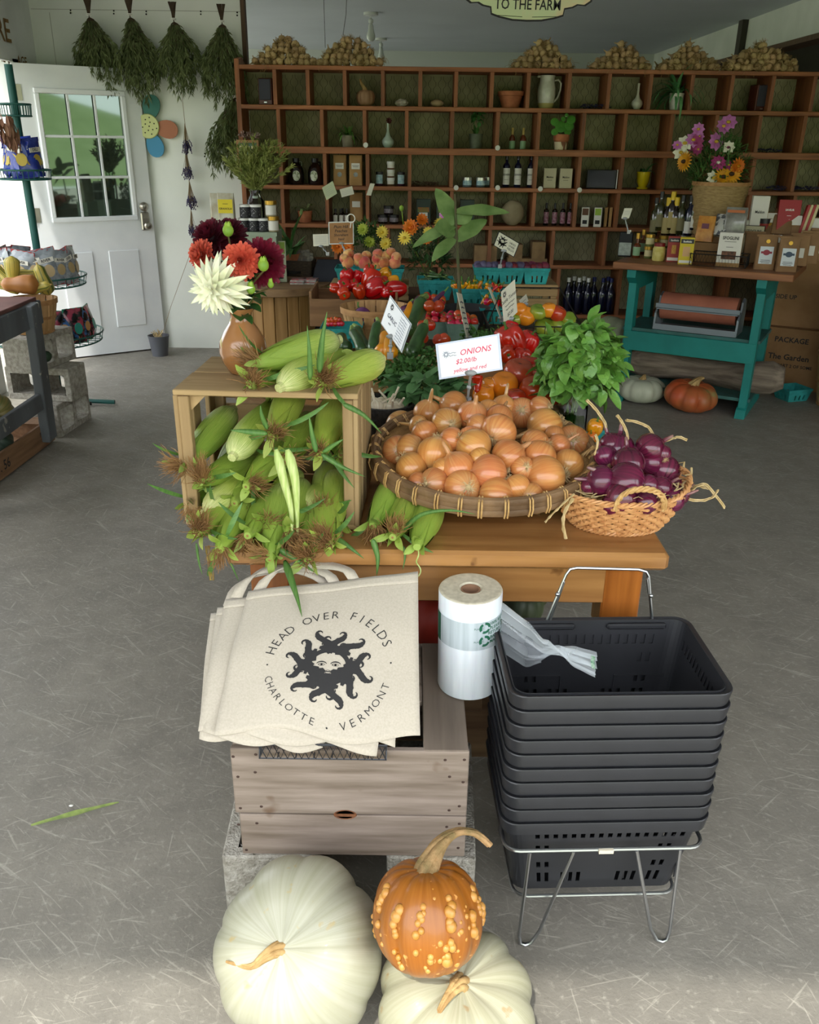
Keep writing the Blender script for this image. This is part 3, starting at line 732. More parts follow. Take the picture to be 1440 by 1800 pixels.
# zig-zag wire basket under the totes
mGW = mat('dark_grey_wire', '#4b4d52', rough=.4, metal=.7)
wb = E('wire_basket', 'low dark wire basket with zigzag sides holding the tote bags', 'basket', (-.165, 1.52, .458))
f = MB(); hw, hd = .125, .168
for z in (.002, .036): f.tube([(-hw, -hd, z), (hw, -hd, z), (hw, hd, z), (-hw, hd, z)], .0028 if z > .01 else .002, 6, closed=True)
for s_, n in ((0, 9), (1, 11)):
  for sg in (-1, 1):
    P = []
    for i in range(n * 2 + 1):
      t = i / (n * 2) * 2 - 1; z = .002 if i % 2 else .036
      P.append((t * hw, sg * hd, z) if s_ == 0 else (sg * hw, t * hd, z))
    f.tube(P, .0016, 5); P2 = [(a, b, .038 - z) for a, b, z in P]; f.tube(P2, .0016, 5)
for i in range(8): x = -hw + 2 * hw * i / 7; f.tube([(x, -hd, .003), (x, hd, .003)], .0014, 4)
f.build('wire', mGW, wb)
# ------------------------------------------------------------ roll of produce bags
mPl = mat('plastic_white', '#e3e9f0', '#d4dbe4', scale=60, st=(1, 1, .1), rough=.3, coat=.3, sss=.1)
mPlE = mat('plastic_edge', '#cfc8b4', '#b9b29e', scale=90, rough=.5)
mCore = mat('card_core', '#8c6a52', rough=.9)
rr_ = E('produce_bag_roll', 'upright roll of clear plastic produce bags, its loose end trailing right', 'plastic bag roll', (.136, 1.602, .474), (rad(1.5), rad(-1), 0))
f = MB(); f.lathe([(.067, 0), (.068, .003), (.068, .237), (.066, .24)], 48, cap=False); f.build('film_roll', mPl, rr_)
f = MB()
pr_ = [(.021, .238)] + [(.021 + .0045 * i, .2405 + .0012 * (i % 2)) for i in range(1, 11)] + [(.067, .2395)]
f.lathe(pr_, 48, cap=False); f.build('roll_end', mPlE, rr_)
f = MB(); f.lathe([(.021, .001), (.021, .239), (.0175, .239), (.0175, .001)], 28, cap=False); f.build('core', mCore, rr_)
f = MB(); f.lathe([(.0687, .128), (.0687, .196)], 48, cap=False); f.build('printed_band', mat('plastic_band', '#bcc6cd', '#a9b4bb', scale=80, st=(1, 1, .05), rough=.25), rr_)
mGrI = mat('print_green', '#1e5c44', rough=.6)
def cyl(R, q0, z0): return lambda x, y: ((R) * cos(q0 + x / R), R * sin(q0 + x / R), z0 + y)
f = MB()
for k in range(5):
  f.text(('100% RECYCLABLE', 'PLEASE REUSE OR', 'RETURN TO STORE', 'BAG WITH CARE', 'MADE WITH LESS')[k], .0105, fn=cyl(.0691, rad(-22), .192 - k * .011 - .004), bold=.02)
for zc, q in ((.181, -66), (.149, -66)):
  fnn = cyl(.0691, rad(q), zc)
  for k in range(3):
    a0 = k * 2.1; v = []
    for i in range(7):
      a = a0 + i * .27
      for R_ in (.0075, .0135): v.append(fnn(R_ * cos(a), R_ * sin(a)))
    f.add(v, [(2 * i, 2 * i + 1, 2 * i + 3, 2 * i + 2) for i in range(6)])
  f.text('PLASTIC', .006, fn=cyl(.0691, rad(q - 11), zc))
f.build('green_print', mGrI, rr_, smooth=False); f = MB(); f.grid(lambda u, v: cyl(.0690, rad(-165), .162)((u - .5) * .02, (v - .5) * .068), 6, 2); f.build('green_stripe', mGrI, rr_, smooth=False)
# loose bag end sweeping to the right
mFilm = film('clear_film', .3, '#e8f0f6', .12)
ctr = [(pY(880, 1098, 1.585), .062), (pY(925, 1130, 1.54), .058), (pY(955, 1142, 1.50), .036), (pY(985, 1140, 1.46), .024), (pY(1015, 1152, 1.43), .030), (pY(1050, 1165, 1.40), .036)]
base = V((.136, 1.602, .474)); v = []; n = 30; nw = 12
ctr = [(V((.136 + .055, 1.602 - .035, .474 + .145)), .075)] + ctr
def cr_(t, arr):
  k = t * (len(arr) - 1); i = min(int(k), len(arr) - 2); q = k - i; q = q * q * (3 - 2 * q)
  return arr[i][0].lerp(arr[i + 1][0], k - i), arr[i][1] * (1 - q) + arr[i + 1][1] * q
f = MB()
def flm(u, v):
  c, w_ = cr_(u, ctr); tw = 1.9 * sm(u, .35, .85); s = (v - .5) * 2
  dz = cos(tw) * s * w_; dy = -sin(tw) * s * w_ * .55
  fold = .010 * sin(s * 9 + u * 5) * (1 - abs(s)) + .006 * sin(s * 23)
  return c + V((.25 * dz * (u > .5) + .1 * dy, dy + fold, dz + .25 * fold)) - base
f.grid(flm, 40, 22); f.build('loose_bag', mFilm, rr_, ang=80)
f = MB(); f.grid(lambda u, v: flm(.955 + u * .03, .15 + v * .55) + V((0, -.0006, .0006)), 2, 10); f.build('bag_print', mat('print_green_pale', '#5d8a6c', '#a9c0ae', scale=150, rough=.6), rr_)
# ------------------------------------------------------------ black shopping baskets on a wire stand
mBk = mat('black_plastic', '#26272a', '#2d2e32', scale=5, rough=.38, bump=.08, bscale=300, bdist=.001)
BA = rad(2.5); BX, BYc = .402, 1.475
def basket(full):
  r = E('shopping_basket', '', 'shopping basket'); hw, hd = .2165, .145; Hh = .215
  f = MB()   # rim band
  f.rr([(hw - .012, hd - .012, .028, -.004), (hw - .001, hd - .001, .034, -.0), (hw, hd, .034, -.002), (hw - .004, hd - .004, .032, -.031), (hw - .008, hd - .008, .03, -.031), (hw - .005, hd - .005, .031, -.006), (hw - .012, hd - .012, .028, -.006)], 5, cap0=False, cap1=False)
  f.build('rim', mBk, r, ang=35)
  f = MB(); n = 5; per = []
  def pts(k):
    hx_, hy_ = hw - .012 - .03 * k, hd - .012 - .028 * k; rr0 = .028; out = []
    for qi, (sx, sy) in enumerate(((1, 1), (-1, 1), (-1, -1), (1, -1))):
      for j in range(n + 1):
        q = (qi + j / n) * pi / 2; out.append((sx * (hx_ - rr0) + rr0 * cos(q), sy * (hy_ - rr0) + rr0 * sin(q)))
      nx_ = ((-1, 1), (-1, -1), (1, -1), (1, 1))[qi]
      a = out[-1]; q = (qi + 1) * pi / 2; b = (nx_[0] * (hx_ - rr0) + rr0 * cos(q), nx_[1] * (hy_ - rr0) + rr0 * sin(q)); m_ = 36 if qi in (0, 2) else 24
      for j in range(1, m_): out.append((a[0] + (b[0] - a[0]) * j / m_, a[1] + (b[1] - a[1]) * j / m_))
    return out
  lv = [0, .16, .26, .36, .46, .60, .68, .76, .90, 1.0] if full else [0, .3]
  rings = [[(x, y, -Hh * k * (1 if full else 1)) for x, y in pts(k)] for k in lv]
  K = len(rings[0]); f.v = [p for rg in rings for p in rg]; F_ = []
  # index ranges of straight runs
  idx = []; c = 0
  for qi in range(4):
    c += n + 1; m_ = 35 if qi in (0, 2) else 23; idx += [None] * (n + 1) + list(range(m_)); c += m_
  for l in range(len(lv) - 1):
    for j in range(K):
      s = idx[j]; hole = False
      if full and s is not None and s % 2 == 0:
        long_ = True
        if l in (1,) and 1 < s: hole = True
        if l in (3, 5, 7) and (s in (2, 4, 30, 32) or (K and s in (18, 20) and idx.count(30) == 0)): hole = True
        if l == 7 and (6 < s < 14 or 20 < s < 28): hole = True
      if not hole: F_.append((l * K + j, l * K + (j + 1) % K, (l + 1) * K + (j + 1) % K, (l + 1) * K + j))
  if full: F_.append(tuple(range((len(lv) - 1) * K, len(lv) * K)))
  f.f = F_; f.m = [0] * len(F_); f.build('body', mBk, r, smooth=False, solid=.0022)
  if full:
    for k in (1,):
      for sg in (-1, 1):
        yy = hd - .012 - .028 * .6; f = MB()
        f.tube([(-.17, sg * (yy - .006), -Hh * .86), (-.17, sg * (yy - .004), -Hh * .6), (-.06, sg * (yy - .004), -Hh * .6), (-.06, sg * (yy - .006), -Hh * .86)], .002, 5)
        f.build('rib', mBk, r); f = MB(); f.tube([(.06, sg * (yy - .006), -Hh * .86), (.06, sg * (yy - .004), -Hh * .6), (.17, sg * (yy - .004), -Hh * .6), (.17, sg * (yy - .006), -Hh * .86)], .002, 5)
        f.build('rib', mBk, r)
    for sg in (-1, 1):
      f = MB(); f.box((sg * .1, hd - .02, -.012), (.13, .01, .014), bev=.004); f.build('grip_ledge', mBk, r)
  return r
proto('bask', lambda: basket(True)); proto('bask2', lambda: basket(False))
for k in range(10):
  z = .634 - .0342 * k; key = 'bask' if k in (0, 9) else 'bask2'
  lab = 'black plastic shopping basket on top of the stack, open and empty' if k == 0 else ('black plastic shopping basket at the bottom of the stack, slotted sides showing' if k == 9 else 'black plastic shopping basket in the middle of the stack, only its rim band showing')
  o = place(key, (BX + ru(-.001, .001), BYc + ru(-.001, .001), z), (0, 0, BA), label=lab, group='nested shopping baskets' if 0 < k < 9 else None)
  if k == 0:
    hb = MB(); hb.tube([(-.10, .138, -.02), (-.06, .145, .105), (-.052, .146, .117), (-.038, .146, .12), (.095, .146, .115), (.112, .145, .11), (.118, .144, .1), (.14, .138, -.02)], .0034, 8)
    hb.tube([(-.092, .136, -.02), (-.064, .139, .09)], .0026, 6); hb.tube([(.122, .138, .06), (.115, .140, .095)], .0026, 6)
    hb.ball((-.076, .14, .06), .005, 8, 6); hb.ball((.128, .139, .055), .005, 8, 6)
    hb.build('wire_handle', mSteel, o)
st = E('basket_stand', 'chromed wire stand with V legs under the stack of black baskets', 'stand', (BX, BYc, 0), (0, 0, BA))
def rloop(hw, hd, r, z, n=5):
  P = []
  for qi, (sx, sy) in enumerate(((1, 1), (-1, 1), (-1, -1), (1, -1))):
    for j in range(n + 1):
      q = (qi + j / n) * pi / 2; P.append((sx * (hw - r) + r * cos(q), sy * (hd - r) + r * sin(q), z))
  return P
f = MB(); f.tube(rloop(.205, .15, .03, .262), .0042, 8, closed=True); f.build('upper_ring', mSteel, st)
f = MB(); f.tube(rloop(.175, .125, .03, .11), .0036, 8, closed=True); f.build('lower_ring', mSteel, st)
for sy in (-1, 1):
  for sx in (-1, 1):
    xa, xb = (.155, .065) if sx > 0 else (-.155, -.065); y = sy * .150; xc = sx * .16
    f = MB(); f.tube([(xa, y, .258), (xa + sx * .008, sy * .154, .03), (xa + sx * .004, sy * .156, .008), (xa - sx * .006, sy * .157, .004), (xa - sx * .018, sy * .156, .008), (xb + sx * .055, sy * .154, .04), (xb, y, .258)], .0038, 8)
    f.build('leg', mSteel, st)
f = MB(); f.box((0, -.155, .262), (.03, .006, .009)); f.build('tape', mat('tape', '#d8cfb8', rough=.8), st)
for key, loc, sz, c1, c2, lab in (('pu1', pY(765, 1075, 2.02), .125, '#9a2f22', '#7d2419', 'red pumpkin under the farm table, seen between the tote bags and the bag roll'), ('pu2', pY(905, 1060, 2.12), .085, '#33402f', '#4f5a3a', 'dark green pumpkin under the farm table, right of the bag roll'), ('pu3', pY(925, 1035, 2.3), .075, '#2a352c', '#58603f', 'smaller dark striped pumpkin behind the green one under the table'), ('pu4', pY(895, 1022, 2.45), .07, '#a8402a', '#8a3420', 'small orange-red pumpkin farthest under the table')):
  proto(key, lambda c1=c1, c2=c2, sz=sz, key=key: pumpkin('pumpkin', sz, sz * .85, 9, .1, mat('skin_' + key, c1, c2, scale=8, rough=.5), mStem, None, seed=sz * 50)); place(key, loc, (rad(20), 0, 1), label=lab)
zz = min(pY(765, 1075, 2.02).z - .107, pY(905, 1060, 2.12).z - .073) - .002
f = MB(); f.box((0, 0, zz - .01), (.50, .62, .02), bev=.003); f.box((0, -.30, zz / 2), (.48, .015, zz - .02)); f.box((0, .30, zz / 2), (.48, .015, zz - .02)); o = f.build('low_platform', mPostW, loc=(.14, 2.22, 0)); tag(o, 'dark low wooden platform under the farm table holding pumpkins', 'platform')
# corn leaf on the floor
p = pz(125, 1452, .006); f = MB(); f.leaf(.21, .009, .0, TR((-.1, 0, 0), (0, 0, rad(-66))), n=10, cup=.3, wave=.12)
o = f.build('corn_leaf', mat('leaf_pale', '#9aaa5e', '#7f9450', scale=60, rough=.6), loc=p); tag(o, 'single narrow green corn leaf lying on the concrete floor', 'leaf')
p = pz(125, 1416, .003); f = MB(); f.ball((0, 0, 0), (.006, .004, .002), 8, 4); o = f.build('petal', mPaper, loc=p); tag(o, 'tiny white petal on the floor beside the fallen leaf', 'petal')
# ------------------------------------------------------------ corn crate standing on its end
mCrT = wood('crate_tan', '#b59a6e', '#8c7149', ax=0, scale=2.2, rough=.75, spots=('#6a5030', 8, .70))
mCrTy = wood('crate_tan_y', '#b2976c', '#89704a', ax=1, scale=2.2, rough=.75)
mCrTz = wood('crate_tan_z', '#ab9168', '#836a46', ax=2, scale=2.2, rough=.75)
A = rad(-2.5)
cc = E('corn_crate', 'slatted wooden crate stood on its side, overflowing with corn, vase on top', 'crate', (-.31, 1.945, .76), (0, 0, A))
f = MB(); f.box((0, -.075, .315), (.405, .155, .013), bev=.002); f.build('end_board', mCrT, cc)
f = MB(); f.box((0.0, .085, .315), (.40, .155, .013), bev=.002); f.build('end_board', mCrT, cc)
f = MB(); f.box((0, 0, .008), (.40, .31, .014), bev=.002); f.build('end_board', mCrT, cc)
for sx in (-1, 1):
  for y, w_ in (((-.122, .07), (-.035, .06), (.055, .09), (.13, .05)) if sx > 0 else ((-.135, .04), (-.02, .055), (.12, .07))):
    f = MB(); f.box((sx * .197, y, .16), (.011, w_, .30), bev=.002); f.build('side_slat', mCrTz, cc)
  for sy in (-1, 1):
    f = MB(); f.box((sx * .18, sy * .143, .16), (.024, .024, .295), bev=.002); f.build('corner_post', mCrTz, cc)
for z in (.06, .16, .26): f = MB(); f.box((0, .158, z), (.40, .01, .085), bev=.002); f.build('back_slat', mCrT, cc)
f = MB(); f.prism([(0, 0), (.055, 0), (0, .055)], 0, .02, TR((-.19, -.138, .305), (rad(-90), 0, 0))); f.build('corner_block', mCrTy, cc)
# ------------------------------------------------------------ corn
mHusk = mat('corn_husk', '#96ab46', '#86a03c', scale=7, rad_=6, st=(1, 4, 1), rough=.42, rand=.14, hue=.015, lo=.38, hi=.66, sss=.06, det=4,
      grad=[(0, '#dcd8a2'), (.028, '#cbd184'), (.07, '#a9b856'), (.15, '#93a844'), (.20, '#88a03c'), (.24, '#a0ac5c')], bump=.3, bscale=9)
mBlade = mat('corn_blade', '#557a38', '#42682e', scale=40, st=(6, .2, 1), rough=.45, rand=.15)
mSilk = mat('corn_silk', '#7d5230', '#8f6a40', scale=60, rough=.75, rand=.15, grad=[(.20, '#a5953f'), (.22, '#947040'), (.24, '#7d5a36'), (.30, '#66482c')])
mBladeP = mat('pale_husk_strip', '#c3d08c', '#a3bb62', scale=30, st=(6, .3, 1), rough=.5)
def corn(seed, silk=1, blades=2, tipflare=1, slim=1):
  def fn():
    random.seed(seed); r = E('corn_ear', '', 'corn'); f = MB(); K = 20; prof = []
    for i in range(K + 1):
      t = i / K; R = .0335 * slim * (sin(pi * min(1, t ** .75 * .92 + .055)) ** .6) * (1 - .22 * t) + .002; prof.append((max(R, .003), t * .225))
    ph = ru(0, 6)
    def rf(q, i, R, z):
      t = i / K; s1 = ((q + ph + t * .5) / (2 * pi) * 3) % 1; s2 = ((q - ph - t * .9) / (2 * pi) * 2) % 1
      k = 1 + .075 * s1 * sm(t, 0, .3) + .05 * s2 * sm(t, .1, .5) + .025 * noise.noise(V((q * 1.5, t * 4, seed)))
      return R * k, z
    f.lathe(prof, 32, TR((.0, 0, 0)), 0, rf)
    for j in range(3 + seed % 3):
      a = j * 2.1 + ph
      f.leaf(ru(.03, .06), ru(.007, .012), ru(-.3, .6), TR((.008 * cos(a), .008 * sin(a), .205), (0, 0, 0)) @ Matrix.Rotation(a - pi / 2, 4, 'Z') @ Matrix.Rotation(rad(ru(35, 75)), 4, 'X'), cup=.3)
    for j in range(5):
      a0 = ph + j * 1.35; sp_ = ru(1.5, 2.0); zt = ru(.86, 1.06)
      def sh(u, v):
        t = v * zt; tt = min(t, 1); i_ = min(int(tt * K), K - 1); R = prof[i_][0] + (prof[i_ + 1][0] - prof[i_][0]) * (tt * K - i_); R = max(R, .006) + .0016 + .0005 * j + (.006 * max(0, t - .9) / .1)
        a = a0 + (u - .5) * sp_ * (1 - v ** 3.5) + .25 * v; k = 1 + .05 * abs(u - .5)
        return (R * k * cos(a), R * k * sin(a), .004 + t * .222)
      f.grid(sh, 10, 14)
    f.lathe([(0, -.012), (.010, -.011), (.012, 0), (.015, .008)], 10)
    f.build('husk', mHusk, r, ang=60)
    if silk:
      g = MB(); n = int(120 * silk)
      bd = V((ru(-1, 1), ru(-1, 1), 0)).normalized() * ru(.3, .9)
      for j in range(n):
        a = ru(0, 2 * pi); d = V((cos(a), sin(a), 0)) * ru(0, .45) + bd * .9 + V((0, 0, 1)) * ru(.7, 1.0); L_ = ru(.022, .062) * (.7 + .3 * silk)
        P = [V((cos(a), sin(a), 0)) * ru(0, .008) + V((0, 0, .205))]; cur = d.normalized()
        for k in range(5):
          cur = (cur + V((ru(-.4, .4) + bd.x * .25, ru(-.4, .4) + bd.y * .25, ru(-.35, .1)))).normalized(); P.append(P[-1] + cur * L_ / 5)
        g.tube(P, [.0011, .0010, .0009, .0008, .0007, .0004], 3, cap=False)
      g.ball((0, 0, .212), (.011, .011, .014), 8, 6)
      g.build('silk', mSilk, r)
    for j in range((blades + 1) // 2):
      g = MB(); a = ru(0, 6.28); Lb = ru(.07, .13)
      g.leaf(Lb, .0058, ru(.2, 1.3), TR((.01 * cos(a), .01 * sin(a), .19)) @ Matrix.Rotation(a - pi / 2, 4, 'Z') @ Matrix.Rotation(rad(ru(10, 60)), 4, 'X'), n=7, cup=.35)
      g.build('leaf', mBlade, r)
    return r
  return fn
for k in range(5): proto('corn%d' % k, corn(20 + k, [1.6, 1, 1.2, .8, 1.8][k], [2, 3, 2, 3, 1][k]))
proto('cornb0', corn(31, 0, 0)); proto('cornb1', corn(33, .6, 1, slim=.95))
def ear(key, tip, base, Yt, L=.235, label='', group=None, roll=0, flip=False, thick=1.0):
  while pY(tip[0], tip[1], Yt).z < .795 and Yt > 1.645: Yt -= .005
  p1 = pY(tip[0], tip[1], Yt); Yb = Yt
  while (pY(base[0], base[1], Yb) - p1).length < L and Yb < Yt + .3: Yb += .004
  p2 = pY(base[0], base[1], Yb); p2.z = max(p2.z, .797); ln = (p1 - p2).length
  if flip: p1, p2 = p2, p1
  s = ln / .225; M = along(p2, p1 - p2, roll) @ Matrix.Diagonal(V((thick, thick, s, 1)))
  return place(key, None, M=M, label=label, group=group)
EARS = [('corn0', (322, 822), (408, 722), 1.80, 'fat corn ear along the left wall of the crate, brown silk at its lower end', 0),
    ('cornb0', (411, 800), (480, 708), 1.79, 'corn ear in the upper middle of the crate showing a pale cut stub', 1),
    ('corn1', (478, 768), (520, 680), 1.76, 'dark green corn ear at the top of the crate with a round silk ball', 0),
    ('cornb1', (384, 850), (430, 770), 1.84, 'corn ear wedged below the cut-stub ear, silk hidden', 0),
    ('corn4', (352, 848), (450, 800), 1.765, 'corn ear on the left with a wide mat of reddish silk', 0),
    ('cornb0', (364, 898), (470, 815), 1.755, 'pale corn ear at lower left pointing its cut end outward', 1),
    ('corn2', (432, 856), (510, 780), 1.76, 'corn ear in the middle of the crate with frizzy brown silk', 0),
    ('corn3', (563, 800), (592, 700), 1.78, 'corn ear standing against the right slats, star of blades over long silk', 0),
    ('corn1', (502, 812), (545, 735), 1.80, 'corn ear behind the hanging pale husk strips', 0),
    ('corn2', (474, 985), (497, 855), 1.725, 'long corn ear hanging straight down over the table edge', 0),
    ('corn0', (541, 985), (548, 885), 1.72, 'corn ear hanging over the edge with a big fawn silk tail', 0),
    ('corn3', (592, 925), (588, 835), 1.79, 'corn ear in the lower right corner of the crate', 0),
    ('corn4', (345, 938), (430, 890), 1.74, 'corn ear sticking out at the lower left corner, two-tone silk', 0),
    ('corn1', (385, 968), (440, 895), 1.735, 'corn ear drooping over the left edge with orange-tinged silk', 0),
    ('corn2', (435, 942), (490, 870), 1.76, 'corn ear in the bottom row left of the long hanging ear', 0),
    ('cornb0', (530, 903), (590, 850), 1.77, 'corn ear on the right whose creamy stub peeks out below the silk', 1),
    ('cornb1', (600, 800), (585, 730), 1.83, 'smooth corn ear at the back right of the crate', 0),
    ('corn3', (330, 890), (400, 850), 1.80, 'corn ear low on the left, mostly blades and husk tips', 0),
    ('corn0', (562, 905), (580, 820), 1.80, 'corn ear in the right-hand pile under the long silk', 0),
    ('corn1', (430, 905), (470, 840), 1.81, 'corn ear buried in the middle of the pile', 0),
    ('corn2', (412, 885), (455, 800), 1.77, 'corn ear just right of the lowest cut stub', 0),
    ('corn1', (468, 925), (520, 830), 1.74, 'corn ear leaning left at the foot of the pale husk strips', 0),
    ('corn0', (508, 940), (530, 850), 1.75, 'corn ear between the long hanging ear and the fawn-tailed one', 0),
    ('corn3', (365, 905), (440, 850), 1.76, 'corn ear with bushy blades low at the left front', 0),
    ('corn4', (580, 960), (572, 880), 1.70, 'corn ear right of the fawn-tailed one, brown silk on the table edge', 0),
    ('corn4', (655, 925), (705, 840), 1.80, 'corn ear on the table beside the crate, dark matted silk', 0),
    ('corn2', (690, 945), (728, 868), 1.79, 'slim corn ear on the table between two others', 0),
    ('cornb0', (733, 962), (762, 880), 1.77, 'pale corn ear on the table nearest the onion basket', 0),
    ('corn0', (447, 640), (592, 598), 1.83, 'corn ear lying on top of the crate behind the others', 0),
    ('cornb0', (495, 680), (600, 618), 1.80, 'corn ear on top of the crate with its whitish cut end forward', 1),
    ('corn4', (560, 672), (668, 632), 1.78, 'corn ear at the right edge of the crate top, silk hanging down the front', 0),
    ('corn1', (438, 676), (520, 652), 1.81, 'small corn ear on the crate top near the vase, silk over the edge', 0)]
random.seed(5); EO = []
for key, tp, bs, Y_, lab, fl in EARS:
  e_ = ear(key, tp, bs, Y_, label=lab, roll=ru(0, 6), flip=bool(fl), thick=1.0 if tp[1] > 700 else 1.05, L=.235 if tp[1] > 700 else .22); EO.append((e_, pY(tp[0], tp[1], Y_)))
# loose husk strips and blades
def strip(P, w, m, label, name='leaf', cat='corn leaf'):
  P = [pY(*p) for p in P]; Q = []
  for i in range(len(P) - 1):
    for j in range(5):
      t = j / 5; a = P[max(i - 1, 0)]; b = P[i]; c = P[i + 1]; d = P[min(i + 2, len(P) - 1)]
      Q.append(.5 * ((2 * b) + (-a + c) * t + (2 * a - 5 * b + 4 * c - d) * t * t + (-a + 3 * b - 3 * c + d) * t ** 3))
  Q.append(P[-1]); L0 = Q[0]; v = []; n = len(Q)
  for i, q in enumerate(Q):
    d = (Q[min(i + 1, n - 1)] - Q[max(i - 1, 0)]).normalized(); s_ = d.cross(V((0, -1, .5))).normalized(); W_ = w * .8 * min(1, .35 + i / n * 5) * max(.03, 1 - (i / (n - 1)) ** 1.6)
    c = d.cross(s_) * W_ * .35
    v += [q - s_ * W_ + c - L0, q - L0, q + s_ * W_ + c - L0]
  f = MB(); f.add(v, [x for i in range(n - 1) for x in ((i * 3, i * 3 + 1, i * 3 + 4, i * 3 + 3), (i * 3 + 1, i * 3 + 2, i * 3 + 5, i * 3 + 4))])
  o = f.build('leaf', m, loc=L0, solid=.0008); e = min(EO, key=lambda q: (q[1] - L0).length)[0]; o.parent = e; o.matrix_parent_inverse = e.matrix_basis.inverted()
strip([(485, 790, 1.70), (500, 850, 1.685), (512, 900, 1.68), (513, 957, 1.675)], .013, mBladeP, 'left one of two pale husk strips hanging down the middle of the corn')
strip([(505, 790, 1.70), (518, 840, 1.685), (522, 890, 1.68), (524, 960, 1.675)], .014, mBladeP, 'right one of two pale husk strips hanging down the middle of the corn')
for P, w, lab in (([(545, 668, 1.72), (544, 620, 1.71), (540, 572, 1.71)], .008, 'shorter upright green blade on top of the corn crate'),
         ([(561, 655, 1.74), (566, 600, 1.73), (575, 548, 1.73)], .010, 'taller upright green blade on top of the corn crate'),
         ([(603, 710, 1.70), (640, 730, 1.70), (671, 762, 1.71)], .008, 'dark blade sticking out right of the crate near the onion basket'),
         ([(470, 762, 1.70), (430, 758, 1.69), (405, 756, 1.69)], .009, 'dark blade pointing left from the round silk ball'),
         ([(470, 755, 1.71), (460, 730, 1.70), (458, 712, 1.70)], .007, 'short blade pointing up from the round silk ball'),
         ([(565, 798, 1.71), (600, 820, 1.70), (642, 838, 1.70)], .008, 'dark blade reaching right over the crate slats'),
         ([(556, 795, 1.71), (548, 760, 1.71), (543, 728, 1.71)], .008, 'light blade standing up from the star of leaves'),
         ([(567, 795, 1.71), (590, 780, 1.70), (604, 772, 1.70)], .007, 'blade slanting up right from the star of leaves'),
         ([(500, 985, 1.655), (512, 1020, 1.60), (522, 1050, 1.565), (531, 1084, 1.53)], .011, 'long dark blade hanging down onto the top tote bag'),
         ([(490, 965, 1.665), (520, 983, 1.65), (556, 1008, 1.62)], .010, 'dark blade lying across the table edge above the totes'),
         ([(570, 935, 1.70), (605, 955, 1.675), (640, 982, 1.655)], .010, 'broad blade at the crate foot pointing to the right'),
         ([(655, 948, 1.668), (664, 980, 1.66), (662, 1013, 1.655)], .009, 'dark blade hanging over the table edge right of the crate'),
         ([(710, 960, 1.67), (712, 980, 1.665), (708, 1002, 1.66)], .004, 'thin blade hanging over the table edge below the pale ear'),
         ([(705, 935, 1.70), (740, 905, 1.68), (790, 897, 1.66), (836, 904, 1.66)], .007, 'long blade curving in front of the onion basket foot'),
         ([(345, 955, 1.70), (350, 990, 1.695), (356, 1010, 1.69)], .004, 'thin blade hanging at the left end of the corn pile'),
         ([(398, 975, 1.69), (410, 1000, 1.68), (420, 1022, 1.68)], .004, 'thin blade hanging below the orange-tinged silk')):
  strip(P, w, mBlade, lab)
f = MB()
for k in range(14):
  x = 365 + ru(-3, 3); P = [pY(x, 960, 1.70)]
  for j in range(6): P.append(pY(x + j * 1.6 + ru(-2, 2), 960 + j * 12, 1.695 + ru(-.004, .004)))
  L0 = pY(365, 960, 1.70); f.tube([p - L0 for p in P], .0006, 3)
o = f.build('silk_strand', mSilk, loc=L0); tag(o, 'thin tangle of brown silk trailing off the left end of the corn', 'corn silk', kind='stuff')
f = MB(); P = []
for i in range(40):
  t = i / 39; P.append(pY(735 + 7 * sin(t * 12) * t, 962 + t * 62, 1.665) + V((0, .008 * cos(t * 12) * t, 0)))
L0 = P[0]; f.tube([p - L0 for p in P], .0016, 5); o = f.build('curly_tendril', mBladeP, loc=L0); tag(o, 'pale curly tendril hanging over the table edge beside the bag roll', 'corn tendril')
